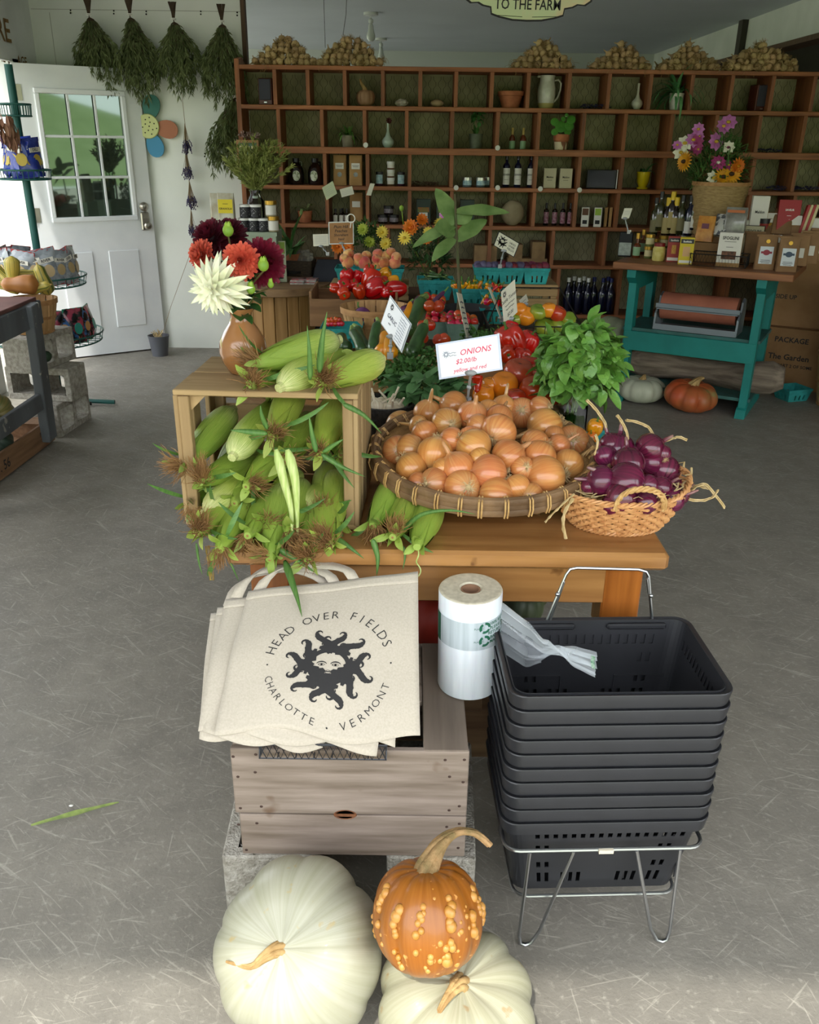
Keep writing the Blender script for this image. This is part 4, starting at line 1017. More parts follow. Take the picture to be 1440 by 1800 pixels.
# ------------------------------------------------------------ vase and dahlias
mVase = mat('vase_glaze', '#a9774a', '#8f6038', scale=5, rough=.16, coat=.6)
vp = V((-.389, 1.955, 1.083))
vz = E('vase', 'glossy tan stoneware vase standing on the corn crate', 'vase', vp)
f = MB(); vs = 1.0
f.lathe([(0, 0), (.032, 0), (.036, .004), (.048, .025), (.055, .05), (.052, .075), (.040, .098), (.028, .115), (.0235, .128), (.025, .138), (.032, .146), (.0325, .149), (.029, .148), (.021, .137), (.019, .128), (.02, .06), (0, .02)], 40, cap=False)
f.build('body', mVase, vz, ang=60)
def dahlia(name, label, c1, c2, c3, px, Y, R, face, rings, pw, plen=1, tipn=.8):
  p = pY(px[0], px[1], Y); root = E(name, label, 'flower', p); d = V(face).normalized(); M0 = along((0, 0, 0), d)
  m = mat('petal_' + label[:12].replace(' ', '_'), c1, c2, scale=30, rough=.5, rad_=0, rand=0, lo=.3, hi=.7, sss=.15)
  f = MB(); n = len(rings)
  for ri, (cnt, rad_in, L_, el) in enumerate(rings):
    for k in range(cnt):
      a = 2 * pi * (k + .5 * (ri % 2)) / cnt + ru(-.07, .07); e = rad(el) + ru(-.08, .08)
      M = M0 @ Matrix.Rotation(a, 4, 'Z') @ TR((0, rad_in * R, R * .12 * ri)) @ Matrix.Rotation(e, 4, 'X')
      f.leaf(L_ * R * ru(.9, 1.08), pw * R * (1 - .4 * ri / n), -.35 if tipn < 1 else .7, M, n=4, cup=.55 if tipn < 1 else .25, shape=(lambda t: sin(pi * (.15 + .78 * t)) ** .6) if tipn < 1 else (lambda t: (sin(pi * min(1, .2 + .8 * t)) ** .9) * (1 - .3 * t)))
  f.build('petals', m, root, ang=60)
  g = MB(); g.ball((0, 0, 0), (R * .2, R * .2, R * .2), 10, 6, M0 @ TR((0, 0, R * .25))); g.build('flower_head', mat('heart_' + label[:10], c3, rough=.6), root)
  g = MB(); b = vp + V((ru(-.008, .008), ru(-.008, .008), .10)) - p; q = -d * R * .3
  g.tube([q, q + (b - q) * .4 + V((0, 0, .02)), b], [.0022, .0026, .0028], 6); g.build('stem', mat('flower_stem', '#4c6b2c', '#5d4a30', scale=20, rough=.6), root)
  return root
RG = [(26, .1, .9, -12), (26, .1, .88, 6), (24, .1, .80, 22), (20, .08, .70, 36), (17, .06, .58, 50), (13, .04, .46, 64), (8, .02, .34, 80)]
dahlia('dahlia', 'round coral red dahlia facing front in the tan vase', '#df6a50', '#cf4c3c', '#8f3a2c', (424, 460), 1.88, .041, (.1, -1, .25), RG, .155)
dahlia('dahlia', 'coral dahlia turned away at the far left of the bouquet', '#df7058', '#cf5040', '#8f3a2c', (360, 448), 1.93, .034, (-.7, -.8, .2), RG, .16)
dahlia('dahlia', 'dark maroon dahlia at the upper left of the bouquet', '#5e1226', '#43101f', '#2a0a14', (378, 425), 2.0, .048, (-.3, -.6, .6), RG, .16)
dahlia('dahlia', 'maroon dahlia at the top middle behind the coral one', '#5a1126', '#3c0e1c', '#2a0a14', (404, 418), 2.03, .042, (.1, -.4, .8), RG, .16)
dahlia('dahlia', 'wine red dahlia on the right of the bouquet', '#7c1430', '#5c0f22', '#3a0a18', (458, 462), 1.99, .056, (.55, -.8, .15), RG, .15)
RW = [(16, .08, 1.25, -30), (18, .08, 1.2, -14), (16, .08, 1.1, 4), (13, .08, .98, 22), (12, .06, .8, 42), (9, .04, .6, 60), (7, .02, .42, 78)]
dahlia('dahlia', 'large creamy white spiky dahlia hanging low on the left', '#efeed8', '#dde0b4', '#d6cf6e', (386, 502), 1.86, .064, (-.25, -1, -.05), RW, .17, 1, 1)
mBud = mat('bud_green', '#9ab83a', '#6e9430', scale=30, rough=.5)
for px, Y_, R, lab in (((401, 405), 1.92, .012, 'yellow-green dahlia bud at the very top of the bouquet'), ((463, 466), 1.86, .012, 'green dahlia bud in front of the wine red bloom'), ((441, 508), 1.86, .010, 'green bud low on the right of the bouquet'), ((476, 500), 1.90, .007, 'smallest green bud at the right edge of the bouquet')):
  p = pY(px[0], px[1], Y_); r = E('dahlia_bud', lab, 'flower bud', p); f = MB(); f.ball((0, 0, 0), (R, R, R * 1.1), 12, 8)
  for k in range(14): f.leaf(R * 1.5, R * .3, -1, Matrix.Rotation(k * .9, 4, 'Z') @ TR((0, R * .5, -R * .4 + k * .0006)) @ Matrix.Rotation(rad(45 + k), 4, 'X'), n=3)
  f.build('bud', mBud, r); f = MB(); f.tube([(0, 0, -R), ((vp - p) * .5) + V((0, 0, .08)), (vp - p) + V((0, 0, .12))], .002, 5); f.build('stem', MatS := mat('flower_stem', '#4c6b2c'), r)
fol = E('dahlia_foliage', 'dark green dahlia leaves filling the neck of the tan vase', 'leaves', vp + V((0, 0, .14)))
f = MB(); random.seed(3)
for k in range(46):
  a = ru(0, 6.28); h = ru(-.005, .10); r0 = ru(.0, .03);
  f.leaf(ru(.035, .075), ru(.010, .02), ru(.2, 1.2), TR((r0 * cos(a), r0 * sin(a), h)) @ Matrix.Rotation(a - pi / 2, 4, 'Z') @ Matrix.Rotation(rad(ru(-10, 60)), 4, 'X'), cup=.3)
f.build('leaf_cluster', mat('dahlia_leaf', '#3d6a2c', '#2c5022', scale=30, rough=.5, rand=.1), fol)
# ------------------------------------------------------------ onions
def onion(seed, m, mr, neck=.02, s=1):
  def fn():
    random.seed(seed); r = E('onion', '', 'onion'); f = MB(); K = 22; prof = []
    for i in range(K + 1):
      a = -pi / 2 + pi * i / K * .93; R = cos(a) * .04; z = sin(a) * .037
      prof.append((max(R, .0), z))
    prof[0] = (0, prof[0][1])
    z = prof[-1][1]; R = prof[-1][0]
    prof += [(R * .62, z + .004), (.0055, z + .009), (.0045, z + .009 + neck * .5), (.0032, z + .009 + neck), (.0, z + .012 + neck)]
    def rf(q, i, R, z):
      k = 1 + .03 * noise.noise(V((cos(q) * 1.2, sin(q) * 1.2, z * 25 + seed))) + (.25 * noise.noise(V((cos(q) * 3, sin(q) * 3, z * 90))) if i > K else 0)
      return R * k, z * 1.0
    f.lathe(prof, 28, None, 0, rf, cap=False); f.build('bulb', m, r, ang=80)
    g = MB()
    for j in range(38):
      a = ru(0, 6.28); d = V((cos(a), sin(a), -ru(.3, 1.4))).normalized(); P = [V((cos(a) * .005, sin(a) * .005, -.036))]
      for k in range(3): d = (d + V((ru(-.7, .7), ru(-.7, .7), ru(-.3, .5)))).normalized(); P.append(P[-1] + d * ru(.003, .006))
      g.tube(P, [.0007, .0006, .0005, .0003], 3, cap=False)
    g.ball((0, 0, -.036), (.007, .007, .003), 8, 4)
    g.build('roots', mr, r); return r
  return fn
mOnY = mat('onion_skin', '#cd8a50', '#b86d38', scale=2.4, rad_=3, st=(1, 3, 1), rough=.28, coat=.45, rand=.12, hue=.012, lo=.38, hi=.7, det=5,
     grad=[(-.037, '#c29662'), (-.02, '#cb9052'), (.01, '#c6834a'), (.03, '#c38c56'), (.042, '#bf9c6c'), (.06, '#ae9062')])
mOnR = mat('red_onion_skin', '#5f1436', '#420c26', scale=2.6, rad_=3, st=(1, 3, 1), rough=.22, coat=.5, rand=.2, hue=.012, lo=.38, hi=.68, det=5,
     grad=[(-.037, '#7a3a52'), (-.02, '#6f1f42'), (.01, '#611436'), (.03, '#521030'), (.042, '#6d3042'), (.06, '#98746a')])
mRoot = mat('onion_root', '#bca479', rough=.9)
for k in range(3):
  proto('on%d' % k, onion(50 + k, mOnY, mRoot, [.012, .03, .02][k])); proto('ro%d' % k, onion(60 + k, mOnR, mRoot, [.02, .035, .015][k]))
# bamboo winnowing basket
mBam = mat('bamboo', '#a98350', '#7c5c34', scale=34, st=(1, 1, 3), rough=.6, bump=.6, bscale=60, lo=.3, hi=.7)
mBamD = mat('bamboo_dark', '#8a6c4c', '#5c452e', scale=9, rough=.55, bump=.3, bscale=50)
mBamL = mat('rattan_tie', '#c39f68', '#a98350', scale=60, rough=.55)
ob = E('bamboo_basket', 'wide round bamboo basket with tied rim, heaped with yellow onions', 'basket', (.182, 2.005, .763))
TLT = Euler((rad(6.5), 0, 0)).to_matrix().to_4x4(); RB = .272
f = MB(); lv = []
for i in range(9):
  t = i / 8; e = t ** 1.2; hw = .125 + (RB - .012 - .125) * e; r = .02 + (hw - .02) * min(1, t * 1.25); lv.append((hw, hw, r, .022 + .10 * t ** .9))
f.rr(lv, 8, Matrix.Identity(4), cap0=False, cap1=False)
f.v = [tuple((TLT @ V(p)) * sm(p[2], 0, .09) + V(p) * (1 - sm(p[2], 0, .09))) for p in f.v]
f.rr([(.128, .128, .02, .024), (.115, .115, .02, .022)], 8, cap0=False); f.build('bowl', mBam, ob, ang=50, solid=.004)
f = MB()   # splayed foot corners
for sx in (-1, 1):
  for sy in (-1, 1):
    f.add([(sx * .13, sy * .13, .0), (sx * .06, sy * .138, .024), (sx * .13, sy * .13, .05), (sx * .138, sy * .06, .024)], [(0, 1, 2), (0, 2, 3)])
f.build('foot', mBam, ob, solid=.004)
f = MB()
for r_, z, w_ in ((RB, .128, .009), (RB + .004, .104, .008), (RB - .009, .126, .007)):
  f.tube([TLT @ V((r_ * cos(a * pi / 36), r_ * sin(a * pi / 36), z)) for a in range(72)], w_, 8, closed=True, flat=1.3)
f.lathe([(RB + .004, .098), (RB + .008, .115), (RB + .004, .132)], 72, TLT, cap=False); f.build('rim', mBamD, ob)
for k in range(34):
  a = 2 * pi * k / 34 + ru(-.03, .03); f = MB()
  for da in (-.012, .012):
    c, s_ = cos(a + da), sin(a + da); f.tube([TLT @ V(((RB + x) * c, (RB + x) * s_, z)) for x, z in ((-.018, .125), (-.006, .139), (.010, .134), (.015, .112), (.010, .094), (-.004, .095))], .0022, 5)
  f.build('tie', mBamL, ob)
OC = [(222, 300, 80, 0, 0), (385, 222, 75, 2, 90), (540, 178, 78, 0, 180), (655, 238, 82, 2, 90), (500, 282, 80, 0, 200), (365, 345, 70, 1, 300), (750, 212, 62, 0, 30), (845, 182, 62, 1, 80), (955, 222, 80, 3, 0),
   (1065, 192, 62, 0, 10), (1097, 305, 98, 1, 200), (1258, 402, 92, 3, 0), (203, 450, 80, 0, 20), (278, 440, 78, 0, 160), (430, 468, 95, 1, 255), (530, 390, 72, 0, 60), (665, 428, 98, 1, 330), (812, 338, 98, 0, 100),
   (877, 486, 94, 0, 140), (1035, 412, 78, 0, 50), (1062, 485, 90, 1, 240), (1237, 532, 82, 0, 20), (285, 556, 85, 1, 310), (565, 556, 94, 1, 120), (755, 590, 102, 1, 175), (425, 648, 82, 0, 70), (595, 680, 98, 0, 20),
   (1095, 612, 116, 1, 190), (925, 676, 74, 1, 310), (800, 722, 98, 1, 355), (325, 650, 60, 0, 0), (690, 302, 64, 0, 20), (820, 250, 72, 0, 60), (1010, 722, 66, 0, 90), (1180, 420, 62, 0, 70), (640, 370, 60, 0, 0), (480, 560, 60, 0, 0), (960, 560, 66, 0, 0), (700, 500, 60, 0, 90), (1150, 360, 55, 0, 0), (330, 300, 55, 0, 0)]
def heap(x, y):
  r = sqrt((x - .182) ** 2 + (y - 2.005) ** 2) / .262
  return .872 + (y - 2.005) * .114 + .085 * (1 - r * r)
random.seed(9)
desc = {0: 'lying on its side, skin showing', 1: 'with its dry neck pointing outward', 2: 'neck upwards', 3: 'with its root end turned to the viewer'}
for i, (cx_, cy_, r_, o_, an) in enumerate(OC):
  x, y = 640 + cx_ * .2917, 660 + cy_ * .2917; p = hit(x, y, heap, 1, 3); zc = (p - V((0, 0, EYE))).dot(CF); R = r_ * .2917 * zc / FPX; s = R / .0385 * 1.13
  if o_ == 2: d = V((.15, -.25, 1))
  elif o_ == 3: d = V((.1, .8, -.45))
  elif o_ == 0: d = V((ru(-1, 1), ru(.0, 1), ru(-.4, .6)))
  else: a = rad(an); d = CR * cos(a) + CU * sin(a) - CF * .15
  small = r_ < 70
  lab = 'yellow onion in the bamboo basket, ' + desc[o_]
  place('on%d' % (i % 3), None, M=along(p - CF * -.4 * R, d, ru(0, 6), s), label=lab, group='yellow onions in the bamboo basket, ' + desc[o_])
# wicker basket with red onions
mWk = mat('wicker', '#d3a06a', '#b98250', scale=40, rough=.5, coat=.1, rand=.04)
wk = E('wicker_basket', 'oval blond wicker basket with two rope handles, full of red onions', 'basket', (.487, 1.85, .762))
def wr(q, t):   # oval radius factor
  rx, ry = .105 + .052 * t ** .8, .082 + .040 * t ** .8
  return rx, ry
f = MB(); NR, NS = 11, 26
for i in range(NR):
  t = i / (NR - 1); rx, ry = wr(0, t); z0 = .006 + .082 * t; P = []
  for j in range(NS * 4):
    q = 2 * pi * j / (NS * 4); w_ = .0055 * cos(q * NS + pi * (i % 2)); up = .030 * max(0, cos(q - .15)) ** 3 * t ** 2
    P.append(((rx + w_) * cos(q), (ry + w_) * sin(q), z0 + up))
  f.tube(P, .0040, 5, closed=True)
for j in range(NS):
  q = 2 * pi * (j) / NS; f.tube([(wr(0, t)[0] * cos(q), wr(0, t)[1] * sin(q), .004 + .086 * t + .03 * max(0, cos(q - .15)) ** 3 * t * t) for t in (0, .25, .5, .75, 1)], .0022, 5)
f.build('weave', mWk, wk)
f = MB(); rx, ry = wr(0, 1)
for k in range(3):
  P = []
  for j in range(160):
    q = 2 * pi * j / 160; a = q * 22 + k * 2.09; up = .030 * max(0, cos(q - .15)) ** 3
    P.append(((rx + .004 * cos(a)) * cos(q), (ry + .004 * cos(a)) * sin(q), .092 + up + .004 * sin(a)))
  f.tube(P, .0032, 5, closed=True)
  P = [((.106 + .004 * cos(2 * pi * j / 120 * 20 + k * 2.09)) * cos(2 * pi * j / 120), (.083 + .004 * cos(2 * pi * j / 120 * 20 + k * 2.09)) * sin(2 * pi * j / 120), .004 + .004 * sin(2 * pi * j / 120 * 20 + k * 2.09)) for j in range(120)]
  f.tube(P, .003, 5, closed=True)
f.build('rim_braid', mWk, wk)
f = MB(); f.rr([(.10, .078, .07, .003), (.1, .078, .07, .006)], 8); f.build('bottom', mWk, wk)
mRope = mat('handle_wicker', '#cfaa70', '#b38a52', scale=60, rough=.6)
for sy in (-1, 1):
  f = MB()
  for k in range(3):
    P = []
    for j in range(60):
      t = j / 59; a = pi * t; b = t * 26 + k * 2.09; cx0 = .0 - sy * .02
      c = V((cx0 + .05 * cos(a) * 1.05, sy * (.122 + .008 * sin(a)), .082 + .052 * sin(a) ** .75)); P.append(c + V((.0042 * cos(b) * abs(cos(a)) , .0045 * cos(b) * .6, .0042 * sin(b))))
    f.tube(P, .0036, 5)
  f.build('handle', mRope, wk)
RC = [(600, 430, 92, 1, 85), (545, 400, 70, 1, 110), (665, 535, 98, 1, 95), (822, 430, 88, 1, 30), (820, 530, 75, 0, 0), (915, 590, 98, 3, 0), (472, 660, 92, 1, 175), (650, 665, 116, 1, 160), (805, 690, 62, 0, 0), (612, 780, 98, 0, 0),
   (980, 790, 74, 1, 20), (790, 810, 78, 0, 20), (900, 708, 66, 1, 30), (380, 700, 45, 0, 0), (1015, 690, 55, 0, 0), (500, 485, 64, 0, 0), (1030, 760, 56, 0, 0), (720, 480, 60, 0, 0), (540, 830, 60, 0, 0), (900, 470, 55, 0, 0)]
def heap2(x, y):
  r = (((x - .487) / .15) ** 2 + ((y - 1.85) / .125) ** 2)
  return .835 + .085 * (1 - r) + max(0, y - 1.85) * .25
for i, (cx_, cy_, r_, o_, an) in enumerate(RC):
  x, y = 940 + cx_ * .25, 680 + cy_ * .25; p = hit(x, y, heap2, 1, 3); zc = (p - V((0, 0, EYE))).dot(CF); R = r_ * .25 * zc / FPX; s = R / .0385 * 1.2
  if o_ == 3: d = V((.3, .8, .5))
  elif o_ == 0: d = V((ru(-1, 1), ru(.0, 1), ru(-.4, .6)))
  else: a = rad(an); d = CR * cos(a) + CU * sin(a) - CF * .1
  place('ro%d' % (i % 3), None, M=along(p + CF * .4 * R, d, ru(0, 6), s), label='red onion in the wicker basket, ' + desc[o_], group='red onions in the wicker basket, ' + desc[o_])
mStraw = mat('dry_straw', '#cdb78a', '#b39a68', scale=50, rough=.8)
def straw(P, r, label, m=mStraw):
  P = [pY(*p) for p in P]; L0 = P[0]; Q = []
  for i in range(len(P) - 1):
    for j in range(4):
      a = P[max(i - 1, 0)]; b = P[i]; c = P[i + 1]; d = P[min(i + 2, len(P) - 1)]; t = j / 4
      Q.append(.5 * ((2 * b) + (-a + c) * t + (2 * a - 5 * b + 4 * c - d) * t * t + (-a + 3 * b - 3 * c + d) * t ** 3) + V((0, 0, ru(-.001, .001))))
  Q.append(P[-1]); f = MB(); n = len(Q); f.tube([q - L0 for q in Q], [r * (1 + .4 * sin(i * 2.3)) for i in range(n)], 6, flat=.5); f.tube([q - L0 + V((.002, .001, .002)) for q in Q[2:]], r * .5, 4)
  o = f.build('onion_stalk', m, loc=L0); tag(o, label, 'onion stalk')
for P, r, lab in (([(1066, 765, 1.93), (1063, 745, 1.93), (1048, 722, 1.93), (1031, 704, 1.93)], .0045, 'dried stalk rising leftmost behind the wicker handle'),
         ([(1104, 795, 1.9), (1102, 765, 1.9), (1094, 745, 1.9), (1084, 731, 1.9)], .0045, 'dried stalk standing straight up from a red onion'),
         ([(1150, 772, 1.93), (1142, 755, 1.93), (1125, 745, 1.93), (1100, 739, 1.93)], .004, 'dried stalk arching left over the back of the red onions'),
         ([(1160, 780, 1.93), (1180, 772, 1.93), (1192, 769, 1.93), (1207, 774, 1.93)], .004, 'dried stalk curling out at the upper right of the red onions'),
         ([(1215, 862, 1.85), (1235, 852, 1.85), (1250, 862, 1.85), (1273, 893, 1.85)], .0045, 'dried stalk drooping furthest right beyond the basket'),
         ([(1195, 875, 1.82), (1225, 880, 1.82), (1250, 876, 1.82), (1262, 862, 1.82)], .004, 'dried stalk lying over the right rim of the wicker basket'),
         ([(1205, 858, 1.88), (1225, 855, 1.88), (1245, 860, 1.88)], .004, 'pinkish dried stalk just inside the right rim'),
         ([(1010, 868, 1.76), (990, 885, 1.75), (970, 905, 1.745), (958, 918, 1.74)], .003, 'dried stalk hanging left of the wicker basket, tip pointing left'),
         ([(1008, 875, 1.75), (993, 900, 1.74), (990, 925, 1.735), (995, 947, 1.73)], .0045, 'dried stalk hanging straight down left of the wicker basket'),
         ([(1045, 800, 1.82), (1050, 780, 1.82), (1046, 765, 1.82)], .004, 'short dried stalk between the two onion baskets')):
  straw(P, r, lab)
f = MB(); random.seed(4)
for k in range(70):
  q = ru(0, 2 * pi); r_ = ru(.8, 1.02); x, y = .15 * r_ * cos(q), .12 * r_ * sin(q); z = ru(.075, .105) + .03 * max(0, cos(q)) ** 3; a = q + pi / 2 + ru(-.8, .8)
  P = [V((x, y, z)), V((x + .02 * cos(a), y + .015 * sin(a), z + ru(-.004, .012))), V((x + .04 * cos(a + .5), y + .03 * sin(a + .5), z + ru(-.01, .01)))]
  f.tube(P, ru(.0015, .003), 4, flat=.4)
o = f.build('onion_straw', mStraw, loc=(.487, 1.85, .762)); tag(o, 'loose papery onion straw round the rim of the wicker basket', 'straw', kind='stuff')
# ------------------------------------------------------------ second table and low risers behind the farm table
mDkTab = wood('dark_table', '#5b4330', '#3e2c1f', ax=0, rough=.6)
t2 = E('display_table', 'dark plain table continuing behind the farm table, hidden under produce', 'table', (.12, 4.45, 0))
f = MB(); f.box((0, 0, .74), (.98, 1.9, .04), bev=.004); f.build('table_top', mDkTab, t2, smooth=False)
for sx in (-1, 1):
  for sy in (-1, 1): f = MB(); f.box((sx * .43, sy * .88, .36), (.06, .06, .72)); f.build('leg', mDkTab, t2, smooth=False)
# ------------------------------------------------------------ berry baskets, fruit and vegetable makers
mTeal = mat('teal_pulp', '#2f9a98', '#26827f', scale=20, rough=.85, rand=.08, bump=.4, bscale=80)
def till(w=.17, h=.085, d=.17):
  def fn():
    r = E('berry_basket', '', 'berry basket'); f = MB(); n = 14
    cols = []
    def ring(k):
      a, b = (w / 2) * (.78 + .22 * k), (d / 2) * (.78 + .22 * k); P = []
      for (x0, y0, x1, y1) in ((-a, -b, a, -b), (a, -b, a, b), (a, b, -a, b), (-a, b, -a, -b)):
        for j in range(n): P.append((x0 + (x1 - x0) * j / n, y0 + (y1 - y0) * j / n, h * k))
      return P
    lv = [0, .12, .52, .8, .82, 1]; R_ = [ring(k) for k in lv]
    for l in (4, 5): R_[l] = [(x * 1.03, y * 1.03, z) for x, y, z in R_[l]]
    K = 4 * n; f.v = [p for r_ in R_ for p in r_]
    for l in range(len(lv) - 1):
      for j in range(K):
        if l == 1 and j % n in (4, 7, 10): continue
        f.f.append((l * K + j, l * K + (j + 1) % K, (l + 1) * K + (j + 1) % K, (l + 1) * K + j))
    f.f.append(tuple(range(K))); f.m = [0] * len(f.f)
    f.build('pulp_shell', mTeal, r, smooth=False, solid=.003); return r
  return fn
proto('till', till()); proto('pint', till(.125, .09, .125))
mCalyx = mat('calyx', '#4f7a2c', '#3b5f22', scale=60, rough=.6)
def fruit(name, cat, m, prof=None, lobes=0, dep=0, n=24, calyx=0, stem=0, r=.04, h=.035, dim=.25, stm=None):
  def fn():
    root = E(name, '', cat); f = MB(); K = 14; P = []
    for i in range(K + 1): a = -pi / 2 + pi * i / K; P.append((max(cos(a), 0), sin(a)))
    sd = ru(0, 99)
    def rf(q, i, R, z):
      k = 1 - dep * (1 - abs(cos(lobes * q / 2)) ** .6) if lobes else 1
      k *= 1 + .04 * noise.noise(V((cos(q) * 1.4, sin(q) * 1.4, z + sd)))
      dz = -dim * h * math.exp(-(R / .35) ** 2) if z > 0 else dim * .5 * h * math.exp(-(R / .3) ** 2)
      rr0 = prof(z) if prof else 1
      return r * R ** .85 * k * rr0, h * z + dz
    f.lathe(P, n, None, 0, rf, cap=False); f.build('flesh', m, root, ang=80)
    if calyx or stem:
      g = MB(); z0 = h * (1 - dim) + .001
      for k in range(calyx): g.leaf(r * .45, r * .1, .6, TR((0, 0, z0)) @ Matrix.Rotation(k * 2 * pi / max(1, calyx), 4, 'Z') @ Matrix.Rotation(rad(12), 4, 'X'), n=3)
      if stem: g.tube([(0, 0, z0 - .003), (.001, 0, z0 + stem * .5), (stem * .3, 0, z0 + stem)], [r * .12, r * .08, r * .1], 6)
      g.build('stem', stm or mCalyx, root)
    return root
  return fn
def tom(n, c, c2, hue=.01): return mat(n, c, c2, scale=9, rough=.16, coat=.5, rand=.08, hue=hue, grad=[(-.03, c), (.015, c), (.03, c2)])
proto('tomato', fruit('tomato', 'tomato', tom('tomato_red', '#c22a14', '#a83c18', .005), lobes=7, dep=.05, calyx=0, stem=0, r=.045, h=.041))
proto('tomorange', fruit('tomato', 'tomato', tom('tomato_orange', '#e08a1a', '#e08c1c'), lobes=6, dep=.03, calyx=0, stem=0, r=.045, h=.044))
proto('tompink', fruit('tomato', 'tomato', tom('tomato_dusky', '#bf3f2a', '#a5422a'), lobes=8, dep=.06, calyx=0, stem=0, r=.046, h=.040))
proto('tomgreen', fruit('tomato', 'tomato', tom('tomato_green', '#a8a832', '#6f8a2c'), lobes=8, dep=.1, r=.048, h=.036))
proto('cherry', fruit('cherry_tomato', 'cherry tomato', tom('cherry_red', '#c22a1c', '#b5371f', .03), r=.018, h=.017, dim=.05, n=14, calyx=4))
mPep = mat('pepper_red', '#c9260f', '#ab1a0a', scale=20, rough=.13, coat=.6, rand=.12, hue=.006)
mPepY = mat('pepper_yellow', '#e2a412', '#d98414', scale=12, rough=.15, coat=.6, rand=.1, hue=.02)
proto('bell', fruit('bell_pepper', 'pepper', mPep, prof=lambda z: 1 + .16 * z, lobes=4, dep=.2, r=.042, h=.055, dim=.22, calyx=5, stem=.02, n=32))
proto('belly', fruit('bell_pepper', 'pepper', mPepY, prof=lambda z: 1 + .1 * z, lobes=4, dep=.2, r=.040, h=.045, dim=.22, calyx=5, stem=.022, n=32))
proto('peach', fruit('peach', 'peach', mat('peach_skin', '#e0b06a', '#c0523a', scale=22, rough=.75, rand=.1, hue=.02, lo=.42, hi=.6, sheen=.3), lobes=1, dep=.06, r=.036, h=.034, dim=.2, n=20))
proto('peachr', fruit('peach', 'peach', mat('peach_red', '#c8584a', '#dd9a5c', scale=18, rough=.75, rand=.12, hue=.02, sheen=.3), lobes=1, dep=.06, r=.036, h=.034, dim=.2, n=20))
proto('plum', fruit('plum', 'plum', mat('plum_skin', '#3d2f4c', '#5a5572', scale=14, rough=.5, rand=.2, hue=.03), lobes=1, dep=.05, r=.026, h=.024, dim=.12, n=16))
proto('plumr', fruit('plum', 'plum', mat('plum_red', '#7a2138', '#50203a', scale=14, rough=.45, rand=.2, hue=.02), lobes=1, dep=.05, r=.026, h=.024, dim=.12, n=16))
def longveg(name, cat, m, L, r0, r1, bend, stm, ribs=0, stem_l=.02, tip=0):
  def fn():
    root = E(name, '', cat); f = MB(); n = 16; P = []; R = []
    for i in range(n + 1):
      t = i / n; a = bend * (t - .5); P.append((L * .5 * sin(a) * .0 + bend * L * .25 * (1 - (2 * t - 1) ** 2), 0, (t - .5) * L))
      e = min(1, (sin(pi * min(max(t, .004), .996)) * 3.2)) ** .5; R.append((r0 + (r1 - r0) * t) * e + (0 if 0 < t < 1 else .001))
    f.tube(P, R, 20)
    if ribs: f.v = [(x * (1 + .05 * abs(sin(atan2(y, x) * ribs / 2))), y * (1 + .05 * abs(sin(atan2(y, x + .001) * ribs / 2))), z) for x, y, z in f.v]
    f.build('flesh', m, root, ang=80)
    g = MB(); p = V(P[-1]); g.tube([p - V((0, 0, .006)), p + V((.003, 0, stem_l * .5)), p + V((.01, 0, stem_l))], [r1 * .62, r1 * .38, r1 * .42], 6)
    g.build('stem', stm, root); return root
  return fn
mZuc = mat('zucchini_skin', '#24451f', '#3c6130', scale=60, st=(1, 1, .3), rough=.3, coat=.3, rand=.15)
mSqY = mat('squash_yellow', '#e29a16', '#d28312', scale=12, rough=.3, coat=.3, rand=.06)
mEgg = mat('eggplant_skin', '#3c1a3a', '#5c2a55', scale=6, rough=.15, coat=.6)
mEggL = mat('eggplant_light', '#7a3f7c', '#5b2a60', scale=6, rough=.18, coat=.6)
mStG = mat('stem_green', '#8aa05a', '#6b8544', scale=40, rough=.6)
proto('zuc', longveg('zucchini', 'zucchini', mZuc, .19, .022, .019, .15, mStG, 0, .03))
proto('ysq', longveg('yellow_squash', 'squash', mSqY, .17, .030, .016, .25, mStG, 0, .025))
proto('eggl', longveg('eggplant', 'eggplant', mEgg, .17, .026, .018, .3, mCalyx, 0, .035))
proto('eggr', fruit('eggplant', 'eggplant', mEggL, prof=lambda z: 1 - .12 * z, r=.05, h=.055, dim=.05, calyx=5, stem=.03, n=26))
proto('hotp', longveg('hot_pepper', 'pepper', mPepY, .06, .004, .011, .2, mCalyx, 0, .018))
proto('hotr', longveg('hot_pepper', 'pepper', mPep, .06, .004, .011, .2, mCalyx, 0, .018))
proto('sweet', longveg('sweet_pepper', 'pepper', mat('pepper_orange_red', '#d23a16', '#b8240f', scale=9, rough=.15, coat=.6, rand=.08), .15, .014, .034, .5, mCalyx, 0, .022))
Z0 = .80
def P_(x, y, z=Z0): return pz(x, y, z)
def up_at(x, y, Y, dz=0): return pY(x, y, Y)
def put(key, x, y, Y, rpx, R0, label, group=None, d=(0, 0, 1), roll=None):
  "centre pixel, depth and pixel radius"
  p = pY(x, y, Y); zc = (p - V((0, 0, EYE))).dot(CF); s = rpx * zc / FPX / R0
  return place(key, None, M=along(p, V(d), ru(0, 6) if roll is None else roll, s), label=label, group=group)
random.seed(21)
